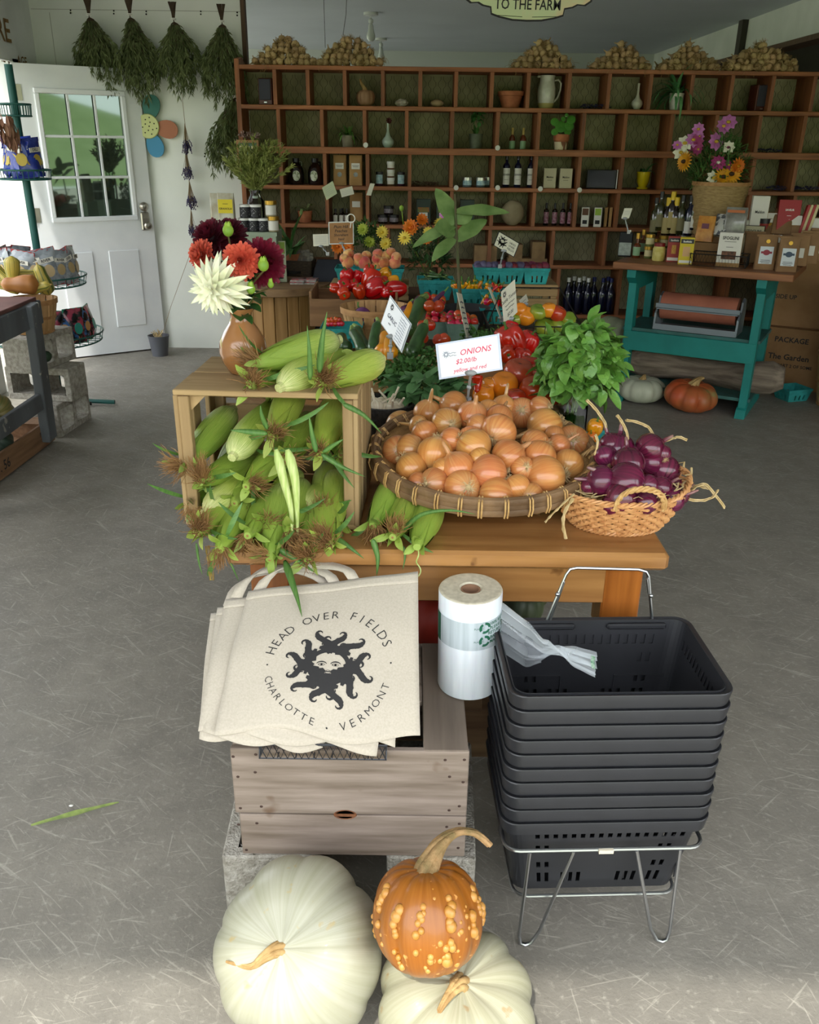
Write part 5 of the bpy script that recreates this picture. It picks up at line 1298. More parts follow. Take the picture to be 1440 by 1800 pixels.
# ----- peaches in two teal baskets on a slatted riser
b = pz(627, 489, .86);
mRis = wood('riser_pine', '#a98a5c', '#7f6440', ax=0, rough=.7)
def riser(name, label, loc, w, d, h, slats=3):
  r = E(name, label, 'crate', loc); f = MB(); f.box((0, 0, h - .008), (w, d, .016), bev=.002); f.build('top_board', mRis, r, smooth=False)
  for sy in (-1, 1):
    for k in range(slats): f = MB(); zz = (k + .5) * (h - .016) / slats; f.box((0, sy * (d / 2 - .008), zz), (w, .014, (h - .016) / slats * .72), bev=.002); f.build('slat', mRis, r, smooth=False)
  for sx in (-1, 1):
    for sy in (-1, 1): f = MB(); f.box((sx * (w / 2 - .02), sy * (d / 2 - .026), (h - .016) / 2), (.03, .02, h - .016)); f.build('corner_post', mRis, r, smooth=False)
  return r
riser('slatted_crate', 'low wooden crate under the two teal peach baskets', (-.24, 4.98, .76), .44, .24, .09, 2)
riser('slatted_crate', 'pale upturned wooden crate under the plum baskets on the right', (.58, 4.9, .76), .42, .34, .12, 2)
for i, x in enumerate((624, 681)):
  p = pz(x, 491, .853); place('till', (p.x, 4.93, .853), (0, 0, 0), (1.12, 1.05, 1), label=('left teal pulp basket of peaches', 'right teal pulp basket of peaches')[i])
for i, (cx_, cy_, r_, kd) in enumerate([(255, 125, 48, 0), (248, 195, 52, 1), (215, 160, 40, 0), (335, 155, 42, 1), (405, 143, 46, 0), (385, 195, 56, 1), (330, 190, 36, 0), (500, 125, 46, 1), (490, 168, 42, 0), (570, 145, 48, 0), (612, 110, 42, 1), (655, 150, 44, 0), (550, 198, 50, 0), (645, 198, 52, 1), (490, 228, 42, 1)]):
  put('peachr' if kd else 'peach', 560 + cx_ * .2083, 420 + cy_ * .2083 + 1, 4.9 + (.03 if cy_ < 150 else -.03), r_ * .2083 * 1.02, .036, ('red-blushed peach' if kd else 'pale yellow peach') + (' in the left teal basket' if cx_ < 445 else ' in the right teal basket'), 'peaches, ' + ('blushed ' if kd else 'pale ') + ('left' if cx_ < 445 else 'right') + ' basket', (ru(-.6, .6), ru(-.8, .2), 1))
# ----- red peppers in a wooden box
mBoxW = wood('box_brown', '#8d6a47', '#6a4c30', ax=0, rough=.75)
pb = E('pepper_box', 'brown wooden box heaped with red bell peppers', 'crate', (-.28, 4.27, .765));
f = MB(); f.box((0, -.14, .06), (.42, .014, .13), bev=.002); f.build('front_board', mBoxW, pb, smooth=False)
f = MB(); f.box((0, .18, .06), (.42, .014, .13), bev=.002); f.build('back_board', mBoxW, pb, smooth=False)
for sx in (-1, 1): f = MB(); f.box((sx * .205, .02, .08), (.012, .32, .16), bev=.002); f.build('end_board', mBoxW, pb, smooth=False)
f = MB(); f.box((0, .02, .008), (.40, .31, .012)); f.build('bottom', mBoxW, pb, smooth=False)
for i, (cx_, cy_, r_, k, d) in enumerate([(245, 325, 72, 'bell', (-.2, -.2, 1)), (330, 320, 55, 'bell', (.3, .1, 1)), (430, 280, 62, 'bell', (0, -.5, 1)), (220, 400, 75, 'bell', (0, -1, .5)), (145, 415, 52, 'bell', (-1, -.3, .2)), (215, 455, 66, 'bell', (.1, -1, -.2)),
  (440, 345, 95, 'bell', (.4, .2, 1)), (480, 420, 100, 'bell', (.8, -.2, .5)), (345, 450, 62, 'bell', (-.2, -.3, 1)), (655, 425, 88, 'bell', (-1, -.1, -.1)), (560, 295, 64, 'belly', (.8, -.2, .5)), (630, 360, 66, 'belly', (1, 0, .2)), (570, 450, 60, 'bell', (.5, -.5, .2)), (300, 400, 55, 'bell', (0, -.5, 1)), (540, 370, 60, 'bell', (1, 0, .5))]):
  put(k, 560 + cx_ * .2083, 420 + cy_ * .2083, 4.12 + (480 - cy_) * .0012, r_ * .2083 * 1.0, .048, ('yellow-orange bell pepper on the heap in the wooden box' if k == 'belly' else 'shiny red bell pepper heaped in the wooden box'), 'red peppers in the wooden box' if k == 'bell' else 'yellow peppers on the red ones', d)
# ----- shallow bushel basket with eggplants
mSplint = wood('splint', '#c19a68', '#9d7648', ax=2, rough=.65, scale=3)
mSplintH = wood('splint_hoop', '#b98d5c', '#94693e', ax=0, rough=.65, scale=3)
def bushel(r0, r1, h, n=18, handles=True):
  def fn():
    r = E('splint_basket', '', 'basket'); f = MB()
    for k in range(n):
      a0, a1 = 2 * pi * (k + .06) / n, 2 * pi * (k + .94) / n; rv = []
      for i in range(5):
        t = i / 4; R = r0 + (r1 - r0) * t ** .8
        for a in (a0, (a0 + a1) / 2, a1): rv.append((R * cos(a), R * sin(a), h * t))
      f.add(rv, [(3 * i + j, 3 * i + j + 1, 3 * i + j + 4, 3 * i + j + 3) for i in range(4) for j in range(2)])
    f.build('staves', mSplint, r, smooth=False, solid=.002)
    for z, w_, e in ((h - .012, .028, .004), (h * .48, .016, .003), (.01, .014, .003)):
      t = z / h; R = r0 + (r1 - r0) * t ** .8 + e; g = MB(); g.lathe([(R - .003, z - w_ / 2), (R, z - w_ / 2), (R + .002, z + w_ / 2), (R - .001, z + w_ / 2)], 40, cap=False); g.build('hoop', mSplintH, r)
    g = MB(); g.lathe([(0, .004), (r0, .004)], 30, cap=False); g.build('bottom', mSplint, r); return r
  return fn
proto('bushel', bushel(.115, .155, .13)); proto('peck', bushel(.085, .125, .19, 14)); proto('bushbig', bushel(.16, .22, .32, 20))
p = pz(655, 592, .78); place('bushel', (p.x + .01, p.y + .06, .775), (0, 0, .2), label='round splint basket holding purple eggplants behind the garlic sign')
bp = V((p.x + .01, p.y + .06))
for x, y, k, rr0, lab, d in ((638, 558, 'eggr', 17, 'round light purple eggplant in the splint basket', (-.3, .3, .6)), (662, 562, 'eggr', 13, 'second round purple eggplant in the splint basket', (.4, .2, .4))):
  put(k, x, y, bp.y - .0, rr0, .05, lab, None, d)
def lay(key, a, b, Ya, Yb, L0, label, group=None, thick=1):
  "long thing from butt pixel a to stem pixel b"
  p, q = pY(a[0], a[1], Ya), pY(b[0], b[1], Yb); ln = (q - p).length; s = ln / L0
  return place(key, None, M=along((p + q) / 2, q - p, ru(0, 6)) @ Matrix.Diagonal(V((s * thick, s * thick, s, 1))), label=label, group=group)
lay('eggl', (705, 548), (742, 520), 3.5, 3.6, .17, 'glossy purple eggplant pointing right by the teal baskets', None, 1)
lay('eggl', (750, 545), (782, 512), 3.45, 3.5, .17, 'thin dark eggplant with a long stem beside the cherry tomatoes', None, .7)
lay('zuc', (716, 585), (742, 525), 3.3, 3.5, .19, 'thick dark zucchini leaning upright behind the garlic sign', None, 1.3)
lay('ysq', (706, 565), (722, 530), 3.25, 3.35, .17, 'orange-yellow squash peeking over the garlic sign', None, .8)
lay('zuc', (722, 625), (748, 570), 2.9, 3.05, .19, 'striped zucchini with a ribbed stem right of the garlic sign', None, 1.2)
lay('zuc', (612, 612), (600, 590), 3.2, 3.35, .19, 'dark zucchini at the left end of the zucchini row', None, 1.4)
lay('zuc', (636, 618), (618, 582), 3.1, 3.25, .19, 'dark zucchini second in the row behind the corn', None, 1.1)
lay('zuc', (646, 612), (628, 575), 3.2, 3.35, .19, 'dark zucchini third in the row behind the corn', None, 1.1)
lay('zuc', (656, 618), (665, 566), 2.95, 3.1, .19, 'upright dark zucchini left of the garlic sign', None, 1.0)
lay('ysq', (672, 625), (676, 585), 2.75, 2.9, .17, 'yellow squash upright just below the garlic sign', None, 1.35)
lay('ysq', (690, 622), (684, 592), 2.7, 2.8, .17, 'bumpy yellow squash beside the clip of the garlic sign', None, 1.3)
p = pz(590, 600, .79); place('till', (p.x + .03, p.y, .775), (0, 0, 0), 1, label='teal basket of small tomatoes at the left table edge')
for k in range(9): put('cherry', 578 + (k % 5) * 6 + ru(-1, 1), 570 - (k // 5) * 7 + ru(-2, 2), p.y - .02, 5, .018, 'tiny tomato in the teal basket at the left table edge', 'small tomatoes in the left teal basket', (ru(-1, 1), ru(-1, 0), 1))
# ----- hot peppers and dark greens in teal baskets
p1 = pz(765, 527, .80); place('till', (p1.x, p1.y + .06, .80), (0, 0, 0), (1.12, 1, 1.25), label='teal basket of dark green hot peppers under the tall leafy plant')
for k in range(16): q = V((p1.x + ru(-.07, .07), p1.y + .06 + ru(-.06, .06), .905 + ru(0, .02))); place('zuc', None, M=along(q, (ru(-1, 1), ru(-1, 1), ru(-.2, .5)), 0, .35), label='small green pepper in the teal basket under the leafy plant', group='small green peppers')
p2 = pz(826, 545, .79); place('till', (p2.x, p2.y + .06, .79), (0, 0, 0), (1.05, 1, 1.3), label='teal basket of yellow hot peppers, nearest to the onion sign')
for i, (x, y) in enumerate(((810, 503), (817, 504), (825, 503), (834, 500), (842, 503), (846, 506), (803, 507), (829, 508), (838, 508), (798, 509), (812, 509), (821, 510))):
  q = pY(x, y, p2.y + .03); place('hotp', None, M=along(q, (ru(-.6, .6), ru(-.5, .3), 1), ru(0, 6), 1.0), label='yellow hot pepper standing in the teal basket', group='yellow hot peppers')
riser('slatted_crate', 'low pale crate under the teal hot pepper baskets', (.25, 4.36, .76), .42, .3, .03, 1)
# ----- plum baskets
for i, (x, lab) in enumerate(((858, 'leftmost of three teal plum baskets on the upturned crate'), (901, 'middle one of three teal plum baskets on the upturned crate'), (945, 'rightmost of three teal plum baskets on the upturned crate'))):
  p = pz(x, 502, .885); place('pint', (p.x, 4.80, .881), (0, 0, 0), (1.12, 1.1, .95), label=lab)
  for k in range(11):
    q = V((p.x + ((k % 4) - 1.5) * .032 + ru(-.005, .005), 4.80 + (k // 4 - 1) * .036 + ru(-.006, .006), .962 + ru(0, .012)))
    place('plum' if i == 0 or (i == 1 and k % 2) else 'plumr', q, (ru(-.5, .5), ru(-.5, .5), ru(0, 6)), .95, label=('bluish plum in the left teal basket', 'small plum in the middle teal basket', 'reddish plum in the right teal basket')[i], group='plums in teal basket ' + ('left', 'middle', 'right')[i])
p = pz(850, 520, .85); place('till', (p.x + .05, p.y - .1, .82), (0, 0, 0), (.9, .9, .9), label='teal basket of small orange peppers below the plums')
for k in range(7): place('hotp' if k % 2 else 'hotr', None, M=along(V((p.x + .05 + ru(-.05, .05), p.y - .1 + ru(-.05, .04), .905)), (ru(-1, 1), ru(-1, 1), .6), 0, .9), label='small ripe pepper in the teal basket below the plums', group='small ripe peppers below the plums')
p = pz(862, 560, .79); place('till', (p.x + .02, p.y, .775), (0, 0, 0), (.9, .8, .9), label='teal basket of red and orange fruit behind the tomato sign')
for k in range(12): place(('hotr', 'hotp', 'cherry')[k % 3], None, M=along(V((p.x + .02 + ru(-.06, .06), p.y + ru(-.05, .04), .86 + ru(0, .02))), (ru(-1, 1), ru(-1, 1), .6), 0, 1), label='small ripe fruit in the teal basket behind the tomato sign', group='small ripe fruit behind the tomato sign')
# ----- cherry tomatoes in grey-green quart boxes and a black bowl
mQ = mat('grey_green_pulp', '#6f8a7c', '#5c776a', scale=20, rough=.85)
for i, (x, y, lab) in enumerate(((757, 560, 'rear green quart box of mixed cherry tomatoes'), (772, 592, 'front left green quart box of cherry tomatoes'), (812, 596, 'green quart box of small tomatoes beside the leaning price card'))):
  p = pz(x, y, .80); c_ = V((p.x, p.y + .05, .79))
  r = E('quart_box', lab, 'berry basket', c_); f = MB(); f.rr([(.055, .055, .008, .0), (.07, .07, .01, .075), (.073, .073, .01, .078), (.068, .068, .01, .078), (.053, .053, .008, .005)], 2, cap0=False); f.build('box_shell', mQ, r, smooth=False)
  for k in range(13):
    q = c_ + V((((k % 4) - 1.5) * .034 + ru(-.004, .004), (k // 4 - 1.2) * .036, .072 + ru(0, .02) + (.015 if k in (5, 6, 9) else 0)))
    place('cherry', q, (ru(-1, 1), ru(-1, 1), ru(0, 6)), ru(.95, 1.25), label='cherry tomato in the ' + lab.split(' of ')[0], group='cherry tomatoes ' + str(('rear box', 'front left box', 'box by the card')[i]))
p = pz(825, 592, .79); r = E('black_bowl', 'black round tub standing behind the price cards', 'bowl', (p.x + .0, p.y + .32, .78)); f = MB()
f.lathe([(.085, 0), (.115, .08), (.118, .084), (.111, .08), (.08, .004), (0, .004)], 36, cap=False); f.build('tub', mBk, r, ang=60)
for k in range(7): put('tomato', 742 + (k % 4) * 14 + ru(-3, 3), (600, 578, 545)[k % 3] + ru(-4, 4) - 6, 3.1 + (k % 3) * .16, 11, .045, 'small red tomato among the quart boxes', 'small red tomatoes among the quart boxes', (ru(-1, 1), ru(-1, .2), 1))
# ----- wire basket of heirloom tomatoes and the tomatoes in front
hb_ = E('wire_basket', 'dark wire basket of green and orange heirloom tomatoes at the right table edge', 'basket', (.50, 3.62, .765)); f = MB()
for z in (0, .07, .14):
  k = .85 + .15 * z / .14; f.tube(rloop(.19 * k, .17 * k, .02, z), .0028 if z == .14 else .0018, 6, closed=True)
for i in range(22):
  t = (i % 11) / 10 * 2 - 1; sg = -1 if i < 11 else 1
  f.tube([(t * .16, sg * .144, 0), (t * .188, sg * .17, .14)], .0015, 4); f.tube([(sg * .161, t * .14, 0), (sg * .19, t * .165, .14)], .0015, 4)
f.tube([(-.19, -.12, .14), (-.12, .05, .26), (.12, .05, .26), (.19, -.12, .14)], .003, 6)
f.build('wire', mBlackM, hb_)
HT = [(925, 556, 17, 'tomorange'), (946, 548, 16, 'tomgreen'), (980, 551, 16, 'tomato'), (986, 572, 17, 'tomgreen'), (905, 560, 14, 'tomgreen'), (915, 545, 13, 'tomorange'), (958, 575, 18, 'tomgreen'), (965, 545, 14, 'tomorange'), (1000, 560, 13, 'tomgreen')]
nm = {'tomorange': 'orange', 'tomgreen': 'green-shouldered', 'tomato': 'red', 'tompink': 'dusky red'}
for x, y, r_, k in HT: put(k, x, y, 3.58, r_, .045, nm[k] + ' heirloom tomato in the dark wire basket', nm[k] + ' tomatoes in the dark wire basket', (ru(-.4, .4), ru(-1, 0), .8))
FT = [(886, 678, 26, 'tomorange', 'bright orange tomato in front, just above the onions', (0, -.3, 1)), (912, 655, 28, 'tompink', 'large dusky red tomato behind the orange one', (.1, -.2, 1)), (938, 686, 27, 'tomato', 'glossy red tomato right of the orange one', (0, -.4, 1)), (968, 690, 24, 'tomato', 'red tomato partly behind the basil jar', (.2, -.3, 1)),
   (862, 678, 17, 'tomorange', 'orange tomato tucked behind the bright orange one', (0, 0, 1)), (850, 694, 20, 'tomorange', 'yellow-orange tomato low behind the onions', (.2, 0, 1)), (948, 655, 20, 'tompink', 'dusky tomato beside the basil leaves', (0, 0, 1)), (905, 700, 20, 'tomato', 'red tomato lowest behind the onion heap', (0, 0, 1)), (930, 640, 18, 'tomato', 'red tomato below the sweet peppers', (0, 0, 1))]
for x, y, r_, k, lab, d in FT: put(k, x, y, 2.52 + (700 - y) * .003, r_, .045, lab, None, d)
lay('sweet', (838, 690), (838, 658), 2.5, 2.52, .15, 'long red pepper upright right of the sign clip', None, 1.6)
put('bell', 900, 600, 2.85, 30, .05, 'large orange-red bell pepper in front of the greens', None, (-.5, -.2, 1)); put('bell', 925, 605, 2.9, 24, .05, 'red bell pepper at the right of the orange-red pair', None, (.5, -.2, 1))
put('bell', 886, 592, 2.95, 18, .05, 'dark red bell pepper on the left of the orange-red pair', None, (-.6, 0, 1)); put('bell', 897, 580, 3.05, 17, .05, 'orange-red bell pepper highest beside the parsley', None, (.3, .1, 1)); put('bell', 892, 622, 2.8, 20, .05, 'red bell pepper lowest, next to the brown card', None, (0, -1, .1)); put('bell', 915, 628, 2.8, 22, .05, 'red bell pepper just above the dusky tomato', None, (.3, -1, .2))
put('belly', 1046, 752, 2.1, 17, .045, 'yellow pepper behind the red onions', None, (.2, -.2, 1)); put('belly', 1040, 770, 2.08, 12, .045, 'small yellow pepper between the two onion baskets', None, (-.2, -.2, 1))
p = pz(1075, 765, .80); place('pint', (.50, 2.18, .765), (0, 0, .3), 1, label='teal basket half hidden behind the red onions')
# brown paper bag behind the onions sign
mKraft = mat('kraft_paper', '#a67c52', '#8f6841', scale=9, rough=.8, bump=.3, bscale=12, rand=.05)
bp_ = pY(880, 640, 2.66); r = E('paper_bag', 'crumpled brown paper bag sleeve behind the onion sign', 'paper bag', (bp_.x - .02, 2.72, .765)); f = MB()
f.add([(-.09, 0, 0), (.05, -.03, 0), (.045, -.01, .1), (.0, 0, .225), (-.09, .02, .16)], [(0, 1, 2, 3, 4)]); f.build('sheet', mKraft, r, solid=.004, smooth=False)
# ------------------------------------------------------------ leafy bunches
def leafheap(name, label, cat, c, R, n, L, w, m, bend=(.3, 1.3), el=(-20, 70), seed=1, stems=None, sm_=None, squash=(1, 1, 1), cup=.35, wave=0, lowu=-.3):
  random.seed(seed); r = E(name, label, cat, c); f = MB()
  for k in range(n):
    u = ru(lowu, 1); a = ru(0, 2 * pi); q = sqrt(max(0, 1 - u * u)); p = V((q * cos(a) * R * squash[0], q * sin(a) * R * squash[1], u * R * squash[2])) * ru(.55, 1)
    f.leaf(ru(*L), ru(*w), ru(*bend), TR(p) @ Matrix.Rotation(a - pi / 2 + ru(-.8, .8), 4, 'Z') @ Matrix.Rotation(rad(ru(*el)), 4, 'X') @ Matrix.Rotation(ru(-.6, .6), 4, 'Y'), cup=cup, n=5, wave=wave)
  f.build('leaf_cluster', m, r, ang=60)
  if stems:
    g = MB()
    for k in range(stems[0]):
      a = ru(0, 6.28); p = V((cos(a) * R * .5, sin(a) * R * .5, R * .2)); e = V(stems[1]); g.tube([e + V((ru(-.012, .012), ru(-.012, .012), 0)), (p + e) / 2 + V((0, 0, .01)), p], .0022, 5)
    g.build('stems', sm_ or mat('stem_pale', '#9ab070', '#7f9a52', scale=20, rough=.6), r)
  return r
mBasil = mat('basil', '#78a548', '#5a8c38', scale=22, rough=.38, coat=.15, rand=.05, sss=.1, bump=.5, bscale=60)
mHerb = mat('herb_dark', '#4f7d3a', '#3c6a30', scale=30, rough=.5, rand=.1)
mHerbG = mat('herb_grey', '#628c58', '#4c7a46', scale=30, rough=.5, rand=.1)
jc = pz(998, 758, .762); jc = V((jc.x, 2.50, .762))
leafheap('basil_bouquet', 'big bushy bunch of bright green basil in the square glass jar', 'herbs', (jc.x - .0, 2.45, .995), .112, 420, (.04, .075), (.014, .024), mBasil, (-.2, 1.6), (-70, 60), 5, (12, (.0, .05, -.2)), None, (1.0, .85, 1.08), .35, .05, -.8)
mGl = thin_glass('jar_glass', '#e8f0ec', .25)
r = E('glass_jar', 'square clear glass jar of water holding the basil', 'jar', jc); f = MB(); f.rr([(.036, .036, .01, 0), (.042, .042, .012, .004), (.042, .042, .012, .10), (.03, .03, .03, .125), (.032, .032, .032, .14)], 4, cap1=False); f.build('glass', mGl, r, ang=50)
f = MB(); f.rr([(.038, .038, .01, .004), (.038, .038, .01, .075)], 4); f.build('water', thin_glass('water', '#7f9a74', .3), r)
leafheap('basil_bunch', 'bunch of basil lying stems forward left of the onion sign', 'herbs', (.045, 2.42, .90), .085, 150, (.045, .075), (.012, .022), mHerbG, (.0, 1.5), (-40, 60), 8, (26, (.02, -.12, -.09)), mat('stem_grn', '#7f9f5c', '#5f8044', scale=20), (1.05, .8, .75))
leafheap('parsley_bunch', 'curly dark parsley bunch left of the onion sign', 'herbs', (-.02, 2.68, .885), .085, 420, (.012, .028), (.005, .010), mHerb, (-.5, 1.5), (-60, 80), 9, None, None, (1.2, .9, .8))
leafheap('parsley_bunch', 'dark curly greens behind the zucchini and garlic sign', 'herbs', (.02, 2.95, .87), .075, 300, (.012, .026), (.005, .009), mHerb, (-.5, 1.5), (-60, 80), 10, None, None, (1.0, .9, .9))
leafheap('parsley_bunch', 'dark feathery greens between the red peppers and the wire basket', 'herbs', (.33, 3.12, .88), .095, 420, (.014, .03), (.005, .010), mHerb, (-.5, 1.5), (-60, 80), 11, None, None, (1.3, .9, .75))
leafheap('salad_greens', 'dark leafy greens behind the basil jar at the table edge', 'herbs', (.43, 2.98, .86), .09, 90, (.05, .09), (.018, .03), mHerbG, (.3, 1.6), (-50, 50), 12, None, None, (1.0, .9, .8))
leafheap('parsley_bunch', 'feathery greens below the tomato sign', 'herbs', (.25, 3.3, .86), .07, 240, (.014, .028), (.005, .009), mHerb, (-.5, 1.5), (-60, 80), 13)
# black bowl basket with garlic and its straw
gb = pz(683, 742, .762); r = E('black_basket', 'black textured basket of white garlic beside the corn crate', 'basket', (-.075, 2.36, .765)); f = MB()
mBB = mat('black_textured', '#1d1b1a', '#2b2826', scale=60, rough=.75, bump=1, bscale=90)
f.lathe([(.05, 0), (.075, .05), (.088, .11), (.09, .135), (.082, .136), (.075, .1), (.05, .02), (0, .02)], 30, cap=False); f.build('shell', mBB, r, ang=60)
mGar = mat('garlic_skin', '#e2dac6', '#c9b89a', scale=3, rad_=3, st=(1, 3, 1), rough=.5, rand=.06)
def garlic():
  r = E('garlic_bulb', '', 'garlic'); f = MB()
  def rf(q, i, R, z): return R * (1 - .12 * (1 - abs(cos(q * 4)) ** .5)), z
  f.lathe([(0, -.02), (.012, -.021), (.024, -.012), (.027, 0), (.022, .012), (.012, .02), (.005, .027), (.004, .045), (.0035, .075), (0, .075)], 24, None, 0, rf, cap=False); f.build('bulb', mGar, r, ang=80); return r
proto('garlic', garlic)
random.seed(14)
for k in range(13):
  a = k * 2.4; q = .015 + .045 * sqrt(k / 13); place('garlic', None, M=along((-.075 + q * cos(a), 2.36 + q * sin(a), .885 + ru(0, .02) - .2 * q), (ru(-1, 1), ru(-1, .6), ru(.2, 1)), 0, .85), label='white garlic bulb with cut stem in the black basket', group='garlic in the black basket')
# ------------------------------------------------------------ price cards on clips
mCard = mat('card_white', '#e9ecf2', rough=.35, coat=.4)
mCardC = mat('card_cream', '#dcd9c6', rough=.5)
mPink = mat('marker_pink', '#e0496a', rough=.7)
mClip = mat('clear_clip', '#c8ced2', rough=.15, trans=.5, coat=.5)
def card(corners, depths, label, m, texts, name='price_card', foot=None, back=None, sun_=None, thick=.0015):
  a, b, c, d = [pY(q[0], q[1], e) for q, e in zip(corners, depths)]   # TL TR BR BL
  c = b + (d - a); L0 = (a + b + c + d) / 4; r = E(name, label, 'sign', L0)
  ex, ey = (b - a), (a - d); w, h = ex.length, ey.length; nz = ex.cross(ey).normalized()
  M = Matrix((( ex.x / w, ey.x / h, nz.x, 0), (ex.y / w, ey.y / h, nz.y, 0), (ex.z / w, ey.z / h, nz.z, 0), (0, 0, 0, 1)))
  f = MB(); f.box((0, 0, 0), (w, h, thick), M); cd_ = f.build('card', m, r, smooth=False)
  if back: g = MB(); g.box((0, 0, -.002), (w * 1.08, h * 1.1, .0015), M); g.build('sleeve', back, r, smooth=False)
  by = {}
  for t, x, y, sz, mm, *o in texts: by.setdefault(mm, []).append((t, x, y, sz, o))
  for mm, L_ in by.items():
    g = MB()
    for t, x, y, sz, o in L_:
      if t == '~':
        g.tube([M @ V((x * w - sz * w / 2 + sz * w * i / 16, y * h + .008 * h * (3 if i % 2 else -3) * ((i * 7) % 5) / 4, thick)) for i in range(17)], .0006 if h < .1 else .0009, 3)
      else: g.text(t, sz * h, M @ TR((x * w, y * h, thick * .8)) @ Matrix(((1, o[0] if o else 0, 0, 0), (0, 1, 0, 0), (0, 0, 1, 0), (0, 0, 0, 1))), bold=.01)
    g.build('writing', mm, cd_, smooth=False)
  if sun_: g = MB(); sun_mark(g, sun_[2] * h, M @ TR((sun_[0] * w, sun_[1] * h, thick * .9)), 10, sun_[2] > .3); g.build('sun_logo', mInk if len(sun_) < 4 else sun_[3], cd_, smooth=False)
  if foot:
    q = pY(*foot) - L0; e = M @ V((foot and 0, -h / 2, 0)); g = MB(); g.tube([e, (e + q) / 2 + V((0, .004, 0)), q], .004, 6); g.ball(e, (.016, .008, .008), 10, 6); g.ball((e + q) / 2, .007, 8, 6); g.box(q, (.02, .012, .02)); g.build('clip', mClip, r)
  return r
mBlu = mat('marker_dark', '#2a3350', rough=.7); mFaint = mat('faint_grey', '#9aa3b4', rough=.7)
card([(770, 607), (874, 590), (877, 655), (776, 664)], [2.16, 2.16, 2.14, 2.14], 'white card hand-lettered ONIONS in pink marker, clipped above the onion basket', mCard,
  [('ONIONS', .12, .16, .25, mPink, .25), ('$2.00/lb', -.05, -.1, .2, mPink, .25), ('yellow and red', -.0, -.36, .17, mPink, .25), ('~', -.27, .2, .12, mFaint), ('~', -.27, .12, .12, mFaint)], foot=(822, 705, 2.2), sun_=(-.38, .18, .11, mFaint), back=mat('sleeve', '#b9c4da', rough=.2, coat=.5))
card([(686, 523), (721, 570), (706, 617), (671, 568)], [2.72, 2.6, 2.6, 2.72], 'white card hand-lettered GARLIC standing on its corner behind the corn', mCard,
  [('GARLIC', -.16, -.02, .22, mBlu, .2), ('each', -.2, -.22, .1, mBlu, .2)] + [('~', .27, .38 - k * .1, .3, mFaint) for k in range(9)], foot=(686, 625, 2.66), sun_=(-.3, .32, .13), back=mat('sleeve2', '#8f9aa0', rough=.2, coat=.5))
card([(803, 514), (812, 517), (829, 590), (820, 593)], [3.2, 3.33, 3.33, 3.2], 'laminated card seen almost edge-on right of the cherry tomatoes', mCardC, [('~', 0, .3 - k * .12, .6, mBlu) for k in range(6)], foot=(825, 602, 3.26))
card([(881, 513), (905, 491), (907, 545), (886, 571)], [3.1, 3.16, 3.16, 3.1], 'cream card headed Castle Tomato in black marker', mCardC, [('Castle Tomato', .0, .14, .15, mInk, .2), ('~', 0, -.02, .7, mInk), ('~', 0, -.14, .6, mInk), ('$2.00', .0, -.32, .14, mInk, .2)], foot=(901, 572, 3.14), sun_=(-.3, .34, .1))
card([(858, 505), (862, 505), (886, 560), (880, 560)], [3.6, 3.75, 3.75, 3.6], 'thin card leaning left behind the castle tomato card', mCardC, [], foot=(882, 562, 3.7))
card([(913, 528), (925, 517), (928, 535), (917, 540)], [3.75, 3.85, 3.85, 3.75], 'tiny cream card tilted behind the heirloom tomatoes', mCardC, [('~', 0, 0, .5, mInk)], foot=(925, 545, 3.8))
card([(878, 408), (912, 428), (903, 451), (869, 431)], [4.7, 4.7, 4.7, 4.7], 'tilted card with black sun logo reading HEAD OVER FIELDS above the plums', mCardC, [('HEAD', .26, .22, .2, mInk), ('OVER', .26, 0, .2, mInk), ('FIELDS', .26, -.22, .2, mInk)], foot=(879, 468, 4.72), sun_=(-.22, 0, .42), back=mInk)
card([(579, 392), (620, 391), (621, 427), (580, 428)], [5.0, 5.0, 5.0, 5.0], 'brown paper card about peaches in a clear holder above the peach baskets', mKraft, [('Plum Hill', 0, .3, .2, mInk, .2), ('Peaches', 0, .1, .2, mInk, .2), ('Shoreham', 0, -.1, .18, mInk, .2), ('basil', 0, -.3, .18, mInk, .2)], foot=(607, 442, 4.98), back=mat('sleeve3', '#c5cccb', rough=.2, coat=.5))
card([(550, 412), (577, 411), (579, 431), (551, 433)], [5.3, 5.3, 5.3, 5.3], 'small white note card left of the peach card', mCardC, [('~', 0, .3 - k * .14, .75, mFaint) for k in range(5)], foot=(576, 446, 5.3))
card([(840 - 274, 330), (585, 318), (594, 343), (574, 352)], [6.3, 6.3, 6.3, 6.3], 'square greenish note card hanging before the kraft bags', mat('card_green', '#c3cba6', rough=.6), [('~', 0, .3 - k * .14, .75, mFaint) for k in range(5)])
card([(597, 333), (619, 327), (621, 341), (601, 347)], [6.3, 6.3, 6.3, 6.3], 'narrow pale note card hanging right of the square one', mCardC, [('~', 0, .15 - k * .2, .75, mFaint) for k in range(3)])
card([(651, 322), (659, 323), (652, 345), (644, 343)], [6.3, 6.3, 6.3, 6.3], 'smallest upright note card hanging before the jars', mCardC, [])
p = pY(617, 384, 5.0); f = MB(); f.tube([(.022 * cos(a), 0, .022 * sin(a)) for a in [k * pi / 12 for k in range(24)]], .0028, 6, closed=True); f.tube([(0, 0, -.024), (-.005, 0, -.05)], .003, 6); o = f.build('ring_clip', mPaper, loc=p); tag(o, 'round white ring clip above the brown peach card', 'clip')
